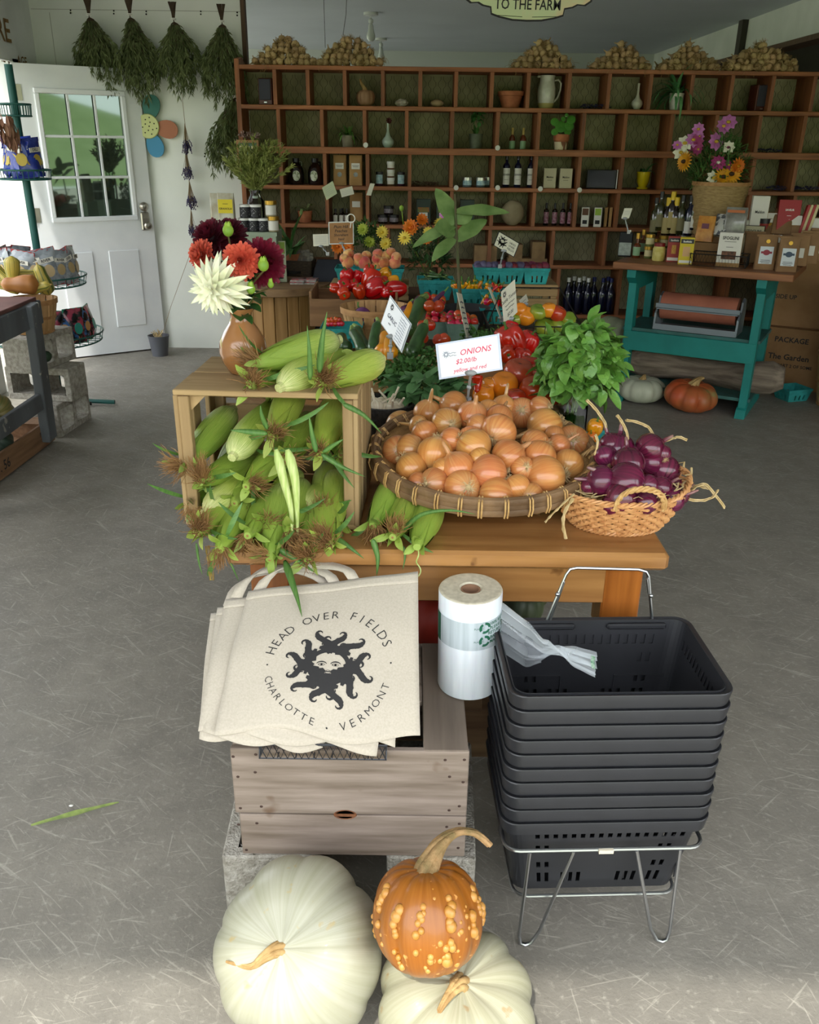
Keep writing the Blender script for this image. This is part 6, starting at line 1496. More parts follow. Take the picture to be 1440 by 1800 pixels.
# ------------------------------------------------------------ tall leafy seedling and flower bouquets
mFig = mat('big_leaf', '#7f9a5c', '#5c7a40', scale=14, rough=.45, rand=.1)
sp = pY(805, 505, 4.0); r = E('leafy_sapling', 'tall plant with large oval leaves rising from the produce table', 'plant', (sp.x, 4.0, .80)); f = MB()
top = pY(802, 400, 4.0); f.tube([(0, 0, 0), (.01, 0, .15), V((top.x - sp.x, 0, top.z - .80)), V((top.x - sp.x - .01, 0, top.z - .80 + .14))], [.009, .008, .006, .004], 8); f.build('stem', mat('stem_brown', '#5e4434', '#4b5a34', scale=12, rough=.7), r)
for (a, b, w_, tw, bend) in (((798, 395), (772, 323), .045, .3, .5), ((802, 372), (898, 364), .036, -.5, .25), ((800, 398), (722, 418), .036, .6, .5), ((803, 422), (855, 380), .045, -.4, .3), ((800, 420), (756, 450), .036, .5, .5), ((800, 405), (765, 398), .050, .2, .1), ((803, 392), (832, 368), .035, 0, .3)):
  p, q = pY(a[0], a[1], 4.0), pY(b[0], b[1], 3.93 if b[1] > 390 else 4.02); d = q - p; L_ = d.length; f = MB()
  yx = d.normalized(); nz = (V((0, -1, .35)) - yx * V((0, -1, .35)).dot(yx)).normalized(); xx = yx.cross(nz)
  M = Matrix(((xx.x, yx.x, nz.x, p.x - sp.x), (xx.y, yx.y, nz.y, p.y - 4.0), (xx.z, yx.z, nz.z, p.z - .80), (0, 0, 0, 1))) @ Matrix.Rotation(tw, 4, 'Y')
  f.leaf(L_, w_, bend, M, n=10, cup=.18, wave=.06, shape=lambda t: (sin(pi * min(1, .06 + t * .94)) ** .7) * (1 - .15 * t)); f.build('leaf', mFig, r, ang=70)
def bloom(f, p, R, n, m, d, cm=1, w=.3, el=20, layers=1):
  M0 = along(p, d)
  for l in range(layers):
    for k in range(n): f.leaf(R * (1 - .25 * l), R * w, .3, M0 @ Matrix.Rotation(2 * pi * (k + .5 * l) / n, 4, 'Z') @ TR((0, R * .12, 0)) @ Matrix.Rotation(rad(el + 22 * l), 4, 'X'), m, n=3, cup=.2)
  f.ball(p, (R * .28, R * .28, R * .2), 8, 5, None, cm)
def flower(name, label, px, Y, R, n, cp, cc, d=(0, -1, .3), w=.3, el=15, layers=1, base=None, group=None):
  p = pY(px[0], px[1], Y); r = E(name, label, 'flower', p, group=group); f = MB(); bloom(f, V((0, 0, 0)), R, n, 0, V(d), 0, w, el, layers);
  f.f = f.f[:-40]; f.m = f.m[:-40]; f.build('petals', cp, r, ang=60); g = MB(); g.ball(V(d).normalized() * R * .08, (R * .3, R * .3, R * .22), 10, 6); g.build('flower_eye', cc, r)
  if base is not None: g = MB(); e = V(base) - p; g.tube([(0, .004, -.002), e * .4 + V((0, .01, .02)), e], .0018, 5); g.build('stem', mat('flower_stem', '#4c6b2c'), r)
  return r
cOr = mat('marigold', '#d9780f', '#c25a0a', scale=30, rough=.6); cYe = mat('petal_yellow', '#e0cf5a', '#d6b52c', scale=30, rough=.6); cMag = mat('petal_magenta', '#a83a78', '#8a2860', scale=20, rough=.55)
cPk = mat('petal_pink', '#c77fc0', '#b35fa8', scale=20, rough=.55); cWh = mat('petal_white', '#e6e3d2', rough=.6); cSun = mat('petal_sun', '#e2a416', '#c97f0e', scale=20, rough=.55); cBr = mat('flower_brown', '#33200f', '#4a3016', scale=60, rough=.8); cYc = mat('flower_yellow_eye', '#c9a53a', rough=.8)
cLim = mat('petal_lime', '#a8b53a', '#8a9c2c', scale=20, rough=.6)
b1 = pz(755, 520, .82) + V((0, .25, 0)); b1 = V((b1.x, 5.0, .86))
flower('marigold_flower', 'orange marigold on the left side of the dark bouquet', (722, 400), 4.9, .042, 14, cOr, cOr, (-.3, -1, .3), .3, 20, 3, b1); flower('marigold_flower', 'orange marigold at the top of the dark bouquet', (742, 386), 4.95, .032, 12, cOr, cOr, (.2, -1, .5), .3, 20, 3, b1)
flower('daisy_flower', 'pale yellow daisy left below the orange marigold', (711, 418), 4.85, .036, 14, cYe, cYc, (-.3, -1, .2), .14, 5, 1, b1); flower('daisy_flower', 'pale yellow bloom behind the big leaves', (780, 392), 4.95, .05, 16, cYe, cYc, (0, -.6, 1), .16, 10, 2, b1)
flower('cosmos_flower', 'pink cosmos behind the stem of the leafy plant', (788, 378), 4.95, .045, 8, cPk, cYc, (.1, -1, .1), .36, 5, 1, b1); flower('daisy_flower', 'small yellow bloom in the middle of the dark bouquet', (753, 408), 4.9, .028, 12, cYe, cYc, (0, -1, .3), .3, 10, 2, b1); flower('marigold_flower', 'rusty small marigold low in the dark bouquet', (750, 420), 4.9, .028, 12, cOr, cOr, (0, -1, .3), .3, 10, 2, b1)
bc = pY(755, 455, 5.0); leafheap('bouquet_foliage', 'dark green foliage of the orange and yellow bouquet', 'leaves', bc, .14, 500, (.02, .06), (.003, .008), mat('foliage_dark', '#2f5225', '#21401c', scale=20, rough=.6), (-.3, 1), (-30, 80), 15, None, None, (.85, .7, 1.35))
bc2 = pY(645, 425, 5.6); leafheap('bouquet_foliage', 'green foliage of the yellow bouquet behind the peaches', 'leaves', bc2, .14, 420, (.02, .06), (.003, .008), mat('foliage_mid', '#4a6b32', '#334f24', scale=20, rough=.6), (-.3, 1), (-30, 80), 16, None, None, (.9, .7, .9))
b2 = V((bc2.x, 5.6, .86))
for x, y, R, m_, lab in ((638, 403, .035, cLim, 'lime green zinnia at the upper left of the rear bouquet'), (650, 425, .034, cLim, 'lime green zinnia in the centre of the rear bouquet'), (672, 408, .036, cYe, 'pale yellow petals at the right of the rear bouquet'), (678, 428, .036, cYe, 'yellow bloom lowest at the right of the rear bouquet'), (594, 434, .04, cOr, 'orange bloom left behind the peaches'), (612, 436, .038, cOr, 'orange bloom right behind the peaches')):
  flower('zinnia_flower', lab, (x, y), 5.5, R, 14, m_, m_, (ru(-.3, .3), -1, .3), .25, 15, 2, b2)
p = pY(706, 366, 4.95); f = MB(); f.ball((0, 0, 0), (.012, .012, .016), 8, 6); f.tube([(0, 0, 0), (.01, 0, -.08), b1 - p], .002, 5); o = f.build('flower_bud', mBud, loc=p); tag(o, 'closed green bud standing high left of the bouquet', 'flower bud')
# low crates that carry the front tomatoes, peppers and zucchini
riser('produce_crate', 'low wooden crate under the front tomatoes beside the basil jar', (.35, 2.60, .762), .30, .20, .075, 1)
riser('produce_crate', 'low wooden crate under the red bell peppers behind the tomatoes', (.345, 2.90, .762), .24, .22, .125, 2)
riser('produce_crate', 'low wooden crate under the zucchini and yellow squash', (-.12, 3.10, .762), .52, .36, .085, 1)
# ------------------------------------------------------------ things standing in the pigeon holes
def cell(x, y, row, dy=.12):
  "floor point of a cell: pixel column x read at row height, row index 0 = top row"
  z = RZ[row + 1] + .015; p = pY(x, y, RY0 + dy); return V((p.x, RY0 + dy, z))
def px2m(n, Y=6.75): return n * (Y * .9176 + .2) / FPX
mStone = mat('quartz', '#c9c2b2', '#a79f90', scale=20, rough=.6, bump=.4)
mTerra = mat('terracotta', '#b4714c', '#95583a', scale=14, rough=.85)
mJugC = mat('stoneware_cream', '#c6c7b6', '#b6b7a4', scale=30, rough=.3, coat=.4)
mCelad = mat('celadon', '#b3c4b8', '#a4b6aa', scale=10, rough=.25, coat=.4)
mSpk = mat('speaker_grey', '#34353f', rough=.7); mMah = wood('mahogany', '#5c2b1c', '#3c1a10', ax=2, rough=.4)
def speaker(loc, rz, lab):
  r = E('loudspeaker', lab, 'speaker', loc, (0, 0, rz)); f = MB(); f.box((0, 0, .085), (.10, .10, .17), bev=.004); f.build('cabinet', mMah, r)
  f = MB(); f.box((0, -.053, .098), (.084, .008, .135), bev=.003); f.build('grille', mSpk, r); f = MB(); f.box((0, -.052, .016), (.02, .003, .008)); f.build('badge', mSteel, r)
speaker(cell(471, 187, 0), rad(-8), 'small wooden loudspeaker with grey grille at the left end of the top row'); speaker(cell(1331, 190, 0), rad(14), 'small wooden loudspeaker with grey grille at the right end of the top row')
proto('shpump', lambda: pumpkin('pumpkin', .066, .06, 10, .1, mat('pumpkin_tan', '#a98462', '#8f6d50', scale=8, rough=.6), mStem, ([(0, 0, 0), (-.01, 0, .03), (-.03, 0, .06), (-.04, 0, .085)], .012, .006), seed=2))
place('shpump', cell(643, 187, 0) + V((0, 0, .054)), label='small tan ribbed pumpkin with a long stem in the top row')
for x, r_, lab, sd in ((706, .035, 'chunk of white quartz rock in the top row', 1), (768, .036, 'smooth round beige stone in the top row', 2)):
  f = MB(); f.ball((0, 0, 0), (r_ * 1.3, r_, r_ * .72), 14, 9, None, 0, (lambda d: 1 + (.35 if sd == 1 else .06) * noise.noise(d * 2.2))); o = f.build('stone', mStone if sd == 1 else mat('beige_stone', '#b8a180', '#a58d6c', scale=10, rough=.8), loc=cell(x, 187, 0) + V((0, 0, r_ * .7)), smooth=sd == 2); tag(o, lab, 'stone')
def lathed(name, label, cat, loc, prof, m, n=28, s=1, parts=()):
  r = E(name, label, cat, loc, s=s); f = MB(); f.lathe(prof, n, cap=False); f.build('body', m, r, ang=45)
  for nm_, pr_, mm in parts: g = MB(); g.lathe(pr_, n, cap=False); g.build(nm_, mm, r, ang=45)
  return r
r = lathed('plant_pot', 'wide terracotta bowl pot in the top row', 'pot', cell(897, 187, 0), [(0, 0), (.058, 0), (.082, .07), (.083, .078), (.092, .08), (.094, .108), (.088, .109), (.08, .075), (.05, .02), (0, .02)], mTerra)
r = lathed('pitcher', 'tall cream stoneware pitcher with a looped handle in the top row', 'pitcher', cell(959, 190, 0), [(0, 0), (.048, 0), (.056, .03), (.064, .09), (.062, .13), (.052, .165), (.05, .195), (.055, .212), (.05, .212), (.045, .19), (.055, .13), (.05, .02), (0, .01)], mJugC)
f = MB(); f.tube([(.05, 0, .18), (.078, 0, .185), (.10, 0, .165), (.098, 0, .12), (.08, 0, .07), (.058, 0, .045)], .006, 8); f.build('handle', mJugC, r); f = MB(); f.box((-.058, 0, .205), (.03, .024, .014), bev=.006); f.build('spout', mJugC, r)
f = MB(); f.lathe([(.0482, 0), (.0565, .03), (.0572, .035)], 28, cap=False); f.build('bare_foot', mat('ochre_clay', '#a39a5e', rough=.8), r)
bv = [(0, 0), (.02, 0), (.022, .006), (.034, .02), (.04, .038), (.036, .055), (.018, .075), (.009, .1), (.0075, .15), (.010, .17), (.006, .17), (.005, .1), (0, .06)]
lathed('bud_vase', 'white bud vase with a slim neck in the top row', 'vase', cell(1119, 192, 0), bv, mJugC); r = lathed('bud_vase', 'pale green bottle vase with a dark bloom in the second row', 'vase', cell(682, 253, 1), [(x * 1.12, z * 1.1) for x, z in bv], mCelad)
f = MB(); bloom(f, V((.006, -.01, .185)), .022, 8, 0, V((.4, -1, .1)), 0, .35, 30, 2); f.build('dried_flower', mat('dried_maroon', '#4a1d1c', rough=.8), r)
def strapplant(name, label, loc, pot, n, L, w, c1, c2, seed, h0, up=(20, 85), bend=(1.0, 2.6), potm=None, r0=.02):
  random.seed(seed); r = E(name, label, 'plant', loc); g = MB(); g.lathe(pot, 24, cap=False); g.build('pot', potm, r, ang=45)
  f = MB()
  for k in range(n): f.leaf(ru(*L), w, ru(*bend), TR((ru(-r0, r0), ru(-r0, r0), h0)) @ Matrix.Rotation(ru(0, 6.28), 4, 'Z') @ Matrix.Rotation(rad(ru(*up)), 4, 'X'), n=7, cup=.35)
  f.build('foliage', mat(c1 + 'lf', c1, c2, scale=30, rough=.5), r, ang=70); return r
pp = [(0, 0), (.038, 0), (.046, .06), (.048, .085), (.042, .085), (.038, .05), (0, .05)]
strapplant('potted_spider_plant', 'small spider plant in a stone-grey pot in the second row', cell(612, 253, 1), pp, 26, (.10, .17), .006, '#4a7a35', '#6b9a4a', 3, .08, potm=mat('pot_grey', '#8d8674', '#77705f', scale=12, rough=.9))
strapplant('potted_spider_plant', 'spiky dark green plant spilling from a white pot in the top row', cell(1187, 192, 0), [(x * 1.1, z * 1.3) for x, z in pp], 60, (.16, .27), .009, '#4a8a52', '#6aa068', 4, .10, (5, 85), (.8, 2.8), potm=mJugC)
strapplant('potted_spider_plant', 'drooping plant in a terracotta pot on a saucer in the fourth row', cell(537, 396, 3), [(x * 1.15, z * .95) for x, z in pp], 16, (.10, .16), .011, '#6d8a4c', '#a3ad78', 5, .08, (40, 85), (1.8, 3), potm=mTerra)
strapplant('potted_plant', 'single-shoot plant in a yellow glazed pot in the third row', cell(1129, 330, 2), [(0, 0), (.04, 0), (.042, .012), (.03, .014), (.044, .05), (.05, .118), (.046, .118), (.04, .04), (0, .04)], 3, (.12, .15), .014, '#3a6a34', '#4a7a40', 6, .1, (50, 88), (.5, 2.6), potm=mat('yellow_glaze', '#d3ba16', '#c0a60e', scale=8, rough=.15, coat=.6))
strapplant('potted_plant', 'leafy cutting in a grey-green pot in the second row', cell(836, 255, 1), [(x * 1.05, z * 1.25) for x, z in pp], 5, (.05, .1), .012, '#355a2c', '#41702f', 7, .1, (60, 90), (.1, .8), potm=mat('pot_sage', '#5c6450', '#4c5442', scale=20, rough=.6))
q = cell(838, 255, 1); leafheap('hanging_greens', 'sprig of dark green leaves standing in the grey-green pot', 'leaves', q + V((0, -.0, .2)), .055, 40, (.03, .05), (.01, .018), mat('sprig', '#2f5f2a', '#3e7434', scale=20), (.2, 1), (-60, 60), 8, None, None, (.6, .6, 1.3))
# pilea
c_ = cell(986, 255, 1, .08); r = E('pilea_plant', 'plant with round coin-shaped leaves in a patterned terracotta pot, second row', 'plant', c_); f = MB(); f.lathe([(0, 0), (.043, 0), (.05, .065), (.056, .07), (.058, .11), (.052, .11), (.045, .06), (0, .06)], 26, cap=False); f.build('pot', mTerra, r, ang=45)
f = MB(); f.lathe([(.0442, .004), (.0512, .06)], 26, cap=False); f.build('cream_band', mat('cream_band', '#cbbf9e', '#7a5038', scale=60, st=(1, 1, .12), rough=.8, lo=.5, hi=.56), r)
f = MB(); g = MB(); random.seed(12)
for x, z, R in ((-.06, .19, .03), (-.015, .16, .042), (.045, .165, .034), (.055, .205, .032), (-.055, .125, .026), (.0, .21, .018), (.02, .235, .014), (.035, .13, .028)):
  f.lathe([(0, 0), (R * .6, .003), (R, .0)], 16, along((x, -.03, z), (ru(-.3, .3), -1, .5)), cap=False); g.tube([(0, 0, .09), (x * .5, 0, z * .7), (x, -.028, z)], .002, 5)
f.build('leaf_discs', mat('pilea_leaf', '#3f7a2c', '#55923a', scale=20, rough=.35, coat=.2), r); g.build('stems', mCalyx, r)
# bottles and jars
mDkG = mat('dark_glass', '#1b0f0c', rough=.08, coat=.6); mDkB = mat('blue_glass', '#0f1430', rough=.08, coat=.6); mAmb = mat('amber_glass', '#5c2a0e', rough=.1, coat=.6); mOli = mat('olive_glass', '#2a2d12', rough=.1, coat=.6)
mLblW = mat('label_white', '#d8d5cc', rough=.6); mLblC = mat('label_cream', '#c9bd90', rough=.6); mLblG = mat('label_green', '#7fa07a', rough=.6); mLblB = mat('label_blue', '#7fa5b5', '#b8cfd4', scale=40, rough=.6); mLblY = mat('label_yellow', '#d6c32a', rough=.6)
mCapB = mat('cap_black', '#17161a', rough=.4); mCapS = mat('cap_silver', '#b5b5b0', rough=.3, metal=.9); mCapY = mat('cap_yellow', '#d3b021', rough=.4); mCapR = mat('cap_red', '#7d1b1b', rough=.4); mCapG = mat('cap_gold', '#b08a3a', rough=.35, metal=.8); mCork = mat('cork_gold', '#b39a56', rough=.6); mCapW = mat('cap_white', '#dcdcd8', rough=.4)
def lblcyl(R, z0, z1, a0=-160, a1=-20, n=14):
  f = MB(); f.add([(R * cos(rad(a0 + (a1 - a0) * i / n)), R * sin(rad(a0 + (a1 - a0) * i / n)), z) for i in range(n + 1) for z in (z0, z1)], [(2 * i, 2 * i + 2, 2 * i + 3, 2 * i + 1) for i in range(n)]); return f
def bottle(R, H, neck, nz, mg, mc, ml, lz, capz=.9, name='bottle', cat='bottle', txt=None, tm=None, sh=.1):
  def fn():
    r = E(name, '', cat); f = MB(); f.lathe([(0, 0), (R * .9, 0), (R, .004), (R, H * nz), (R * .8, H * (nz + sh * .5)), (neck, H * (nz + sh)), (neck, H * capz), (neck * .9, H * capz)], 20); f.build('glass', mg, r, ang=45)
    g = MB(); g.lathe([(neck * 1.02, H * capz - .004), (neck * 1.25, H * capz - .004), (neck * 1.25, H), (0, H)], 16, cap=False); g.build('cap', mc, r, ang=45)
    if ml:
      lo_ = lblcyl(R + .0006, H * lz[0], H * lz[1]).build('label', ml, r)
      if txt: g = MB(); g.text(txt, H * (lz[1] - lz[0]) * .16, fn=cyl(R + .0012, rad(-90), H * (lz[0] * .4 + lz[1] * .6)), bold=.02); g.tube([cyl(R + .001, rad(-90), H * (lz[0] * .7 + lz[1] * .3))((i - 3) * R * .2, 0) for i in range(7)], .0012, 3); g.build('writing', tm or mInk, lo_, smooth=False)
    return r
  return fn
def jar(R, H, mg, mc, ml, lz=(.2, .7), cap=.22, **k): return bottle(R, H, R * .86, .74, mg, mc, ml, lz, 1 - cap, 'jar', 'jar', sh=.04, **k)
proto('wine', bottle(.026, .235, .010, .62, mDkB, mCapB, mLblW, (.08, .56), .84, txt='DEWINE')); proto('hot', bottle(.019, .16, .007, .66, mDkG, mCapB, mat('label_hot', '#a98a94', '#7a3a52', scale=60, rough=.6), (.1, .6), .78)); proto('gold', bottle(.022, .15, .007, .5, mAmb, mCork, mLblG, (.06, .42), .72, sh=.2))
proto('drop', bottle(.016, .10, .007, .6, mDkG, mCapB, mLblW, (.08, .55), .78)); proto('blueb', bottle(.034, .27, .012, .55, mDkB, mCapW, None, None, .9, sh=.22)); proto('bluec', bottle(.034, .27, .012, .55, mDkB, mat('cap_blue', '#141c5c', rough=.4), None, None, .9, sh=.22))
proto('jsil', jar(.034, .065, mat('jar_grey', '#5c6a70', rough=.2), mCapS, mLblB, cap=.25)); proto('jdark', jar(.036, .062, mDkG, mCapB, mat('label_jam', '#5a5258', '#8a8288', scale=90, rough=.6), cap=.25)); proto('jwhite', jar(.027, .055, mat('jar_brown', '#6a4a34', rough=.3), mCapW, mLblW, cap=.3)); proto('jblue', jar(.026, .095, mat('jar_jam', '#3a1f2c', rough=.2), mCapB, mLblB, (.15, .8), .14))
proto('jblk', jar(.034, .078, mCapB, mCapW, mat('label_black', '#1c1c22', '#b8b8b8', scale=120, rough=.5, lo=.62, hi=.66), (.06, .8), .12)); proto('jgold', jar(.034, .09, mat('jar_pale', '#a89c7c', rough=.3), mCapG, mLblW, (.1, .7), .2));
def jug():
  r = E('syrup_jug', '', 'jug'); f = MB(); f.lathe([(0, 0), (.05, 0), (.054, .01), (.055, .085), (.045, .12), (.022, .145), (.02, .16)], 26); f.build('glass', mDkG, r, ang=45); g = MB(); g.lathe([(.021, .152), (.025, .153), (.025, .18), (0, .18)], 18, cap=False); g.build('cap', mCapB, r)
  g = MB(); g.tube([(.02, 0, .155), (.04, 0, .155), (.04, 0, .13), (.028, 0, .125)], .005, 6); g.build('handle', mDkG, r)
  g = MB(); fnn = cyl(.0562, rad(-90), .062); g.add([fnn(0, 0)] + [fnn(.028 * cos(a * pi / 10), .036 * sin(a * pi / 10)) for a in range(20)], [(0, 1 + i, 1 + (i + 1) % 20) for i in range(20)]); g.build('label', mat('label_oval', '#c8cbb8', '#7f8a68', scale=50, rough=.6, lo=.5, hi=.6), r, smooth=False); return r
proto('jug', jug)
place('jug', cell(522, 327, 2), (0, 0, .1), label='left dark maple syrup jug with an oval label in the third row'); place('jug', cell(555, 327, 2), (0, 0, -.1), label='right dark maple syrup jug with an oval label in the third row')
for x, lab in ((900, 'left small amber bottle with a gold cork, second row'), (919, 'right small amber bottle with a gold cork, second row')): place('gold', cell(x, 256, 1), label=lab)
for x, lab in ((889, 'leftmost of three tall dark bottles with white labels, third row'), (909, 'middle of three tall dark bottles with white labels, third row'), (932, 'rightmost of three tall dark bottles with white labels, third row')): place('wine', cell(x, 327, 2, .1), label=lab)
for i, x in enumerate((959, 974, 988, 1001)): place('hot', cell(x, 394, 3, .1), label=('leftmost', 'second', 'third', 'rightmost')[i] + ' of four small sauce bottles with dark caps, fourth row')
for x, lab in ((821, 'blue-labelled jar left of three with silver lids, third row'), (845, 'white-labelled jar in the middle of three with silver lids, third row'), (858, 'jar behind on the right of three with silver lids, third row')): place('jsil', cell(x, 326, 2, .08 + (.07 if x == 858 else 0)), (0, 0, ru(-.2, .2)), label=lab)
c0 = cell(687, 326, 2, .1)
for k in range(3): place('jwhite', c0 + V((0, 0, k * .0555 + (.0 if k < 2 else 0))), label=('bottom', 'middle', 'top')[k] + ' jar of the three-high white-lidded stack in the third row')
place('jblue', cell(667, 326, 2, .1), label='blue-labelled jar left of the white-lidded stack'); place('jblue', cell(705, 326, 2, .1), label='blue-labelled jar right of the white-lidded stack')
c0 = cell(673, 392, 3, .1)
for d, k, lab in ((0, 0, 'dark jam jar at the lower left of the little pyramid'), (.084, 0, 'dark jam jar at the lower right of the little pyramid'), (.044, .063, 'dark jam jar on top of the little pyramid')): place('jdark', c0 + V((d, 0, k)), label=lab)
for i, x in enumerate((590, 600, 610, 603)): place('drop', cell(x, 390, 3, .1 + (.05 if i == 3 else 0)), label='small dropper bottle with a white label, ' + ('left', 'middle', 'right', 'back')[i] + ' of the four in the fourth row')
for i in range(9):
  x, dy = ((996, .06), (1014, .06), (1030, .06), (1005, .14), (1022, .14), (1040, .1), (1056, .06), (1070, .06), (1064, .14))[i]
  place('blueb' if i < 5 else 'bluec', cell(x, 548, 5, dy), label='dark blue bottle with a white cap in the bottom cubby' if i < 5 else 'dark blue bottle with a blue cap in the bottom cubby', group='white-capped blue bottles' if i < 5 else 'blue-capped blue bottles')
# bags and cartons
def bag(loc, w, d, h, m, label, texts=(), lb=None, lm=None, rot=(0, 0, 0), fold=True, name='kraft_bag', cat='bag', disc=None, tie=False):
  r = E(name, label, cat, loc, rot); f = MB()
  lv = [(w / 2, d / 2, .006, 0), (w / 2, d / 2, .008, .01), (w / 2 * .98, d / 2, .012, h * .45), (w / 2 * .98, d / 2 * .75, .01, h * .72), (w / 2 * .97, d * .12, .004, h * .93), (w / 2 * .96, .004, .003, h)]
  f.rr(lv, 3); f.build('pouch', m, r, ang=30)
  th = atan2(d / 2 * .25, h * .27)
  if lb: g = MB(); g.box((0, -d / 2 - .0012, h * lb[2]), (w * lb[0], .001, h * lb[1])); g.build('label', lm or mLblW, r, smooth=False)
  if texts:
    g = MB()
    for t, x, z, s in texts:
      if t == '~': g.box((x * w, -d / 2 - .0022, h * z), (s * w, .0006, .0025))
      else: g.text(t, s * h, TR((x * w, -d / 2 - .0023, h * z), (rad(90), 0, 0)), bold=.02)
    g.build('writing', mInk, r, smooth=False)
  if disc: g = MB(); g.lathe([(0, .0), (disc[1] * w, 0), (disc[1] * w, .001), (0, .001)], 20, TR((0, -d / 2 - .001, h * disc[0]), (rad(90), 0, 0))); g.build('round_mark', disc[2], r, smooth=False)
  if tie: g = MB(); g.box((0, -.006, h * .965), (w * 1.12, .004, .012)); g.build('tin_tie', m, r, smooth=False)
  return r
def carton(loc, w, d, h, m, label, texts=(), rot=(0, 0, 0), name='carton', cat='box', bands=(), tm=None, side=None):
  r = E(name, label, cat, loc, rot); f = MB(); f.box((0, 0, h / 2), (w, d, h), bev=.001); f.build('body', m, r, smooth=False)
  for nm_, x, z, bw, bh, mm in bands: g = MB(); g.box((x * w, -d / 2 - .0008, z * h), (bw * w, .001, bh * h)); g.build(nm_, mm, r, smooth=False)
  if side: g = MB(); g.box((w / 2 + .0005, 0, h / 2), (.001, d * .98, h * .98)); g.build('side_panel', side, r, smooth=False)
  if texts:
    g = MB()
    for t, x, z, s in texts:
      if t == '~': g.box((x * w, -d / 2 - .0016, h * z), (s * w, .0006, .0022))
      else: g.text(t, s * h, TR((x * w, -d / 2 - .0018, h * z), (rad(90), 0, 0)), bold=.02, sx=.85)
    g.build('writing', tm or mInk, r, smooth=False)
  return r
mK2 = mat('kraft_light', '#b08a5a', '#9a7548', scale=9, rough=.8, rand=.06); mMalC = mat('carton_cream', '#bdb597', rough=.6)
for x, lab in ((598, 'left upright kraft pouch with a round window, third row'), (626, 'right upright kraft pouch with a round window, third row')): bag(cell(x, 326, 2, .1), .098, .05, .205, mK2, lab, (('~', 0, .66, .5), ('~', 0, .62, .4)), (.62, .2, .64), mLblW, disc=(.36, .17, mat('seed_window', '#5f5f6a', '#8a8a90', scale=60, rough=.2)))
bag(cell(627, 394, 3, .16), .10, .05, .21, mK2, 'kraft pouch with a square label in the fourth row', (), (.6, .2, .62), mLblW)
for x, t in ((965, 'left'), (993, 'right')): carton(cell(x, 329, 2, .08), .09, .04, .135, mMalC, t + ' cream salt carton with a diamond mark, third row', (('Maldon', 0, .55, .15), ('~', 0, .4, .4)), bands=(('diamond', 0, .5, .55, .03, mLblC),))
r = E('tablet_screen', 'dark tablet screen leaning in the third row', 'tablet', cell(1056, 330, 2, .06), (rad(-8), 0, rad(-12))); f = MB(); f.box((0, 0, .066), (.215, .012, .13), bev=.005); f.build('case', mCapB, r); f = MB(); f.box((0, -.007, .068), (.19, .001, .108)); f.build('screen', mat('screen', '#20252c', rough=.08, coat=.5), r, smooth=False); f = MB(); f.box((.111, 0, .066), (.004, .014, .13)); f.build('edge', mCapS, r, smooth=False)
for x, m_, t, lab in ((1028, mLblW, 'Co', 'white carton with a brown top at the left of the seed cartons, fourth row'), (1050, mat('carton_green', '#8fae3c', rough=.6), 'Co', 'green and white carton in the middle of the seed cartons, fourth row')):
  carton(cell(x, 396, 3, .07), .055, .09, .135, mLblW, lab, bands=(('top_band', 0, .78, .8, .35, m_ if x > 1030 else mat('carton_brown', '#5c3a22', rough=.6)), ('round_logo', 0, .25, .6, .2, mInk)), rot=(0, 0, rad(-14)))
for k, x in enumerate((1064, 1072)): carton(cell(x, 396, 3, .09), .022, .09, .135, mK2, ('slim kraft carton next to the green one, fourth row', 'slim kraft carton at the right end, fourth row')[k], rot=(0, 0, rad(-14)))
for k, x in enumerate((744, 779, 820)): carton(cell(x, 394, 3, .1), .105, .05, .175, mat('carton_dkgreen', '#26382e', '#1c2b24', scale=5, rough=.5), ('left', 'middle', 'right')[k] + ' dark green gift carton with a white label, fourth row', bands=(('label', 0, .32, .6, .3, mLblW), ('picture', 0, .58, .8, .2, mat('pict', '#a85a2c', '#5c7a3a', scale=40, rough=.6)), ('low_picture', 0, .08, .8, .14, mat('pict2', '#a8642c', '#7a3a2a', scale=40, rough=.6))))
f = MB(); f.ball((0, 0, 0), (.085, .06, .09), 24, 16, None, 0, lambda d: 1 + .05 * noise.noise(d * 1.6)); o = f.build('carved_gourd', mat('gourd_tan', '#9a8d70', '#877a5e', scale=8, rough=.8), loc=cell(900, 394, 3, .1) + V((0, 0, .086))); tag(o, 'round tan gourd standing in the fourth row', 'gourd')
for x, row, y, lab in ((1047, 0, 190, 'flat bunch of dried lavender lying in the top row'), (1340, 1, 263, 'dried lavender sprigs at the right of the second row'), (1372, 2, 330, 'dried lavender heap at the right of the third row'), (1412, 2, 330, 'small dried lavender heap at the far right of the third row'), (748, 2, 326, 'brown dried sprigs lying in the third row')):
  c_ = cell(x, y, row, .12); r = E('dried_lavender', lab, 'dried flowers', c_); f = MB(); random.seed(int(x))
  for k in range(60): a = V((ru(-.1, .1), ru(-.06, .06), ru(.005, .03))); f.tube([a, a + V((ru(-.03, .03), ru(-.02, .02), ru(-.004, .01)))], ru(.002, .004), 4)
  f.build('sprigs', mat('lavender', '#3f3a5c', '#2c2a44', scale=60, rough=.9) if x != 748 else mat('twig', '#4a3a28', rough=.9), r)
for x, row, y, w_, h_, lab in ((925, 4, 460, .3, .04, 'flat pale wooden tray board in the fifth row'), (905, 4, 445, .10, .1, 'small wooden box stacked left in the fifth row'), (945, 4, 440, .10, .12, 'small wooden box stacked right in the fifth row'), (852, 4, 455, .17, .13, 'brown cardboard box in the fifth row')):
  carton(cell(x, y, 4, .1) + V((0, 0, .04 if h_ > .05 and x != 852 else 0)), w_, .14, h_, mat('pale_box', '#8f7450', '#785f40', scale=12, rough=.8), lab)
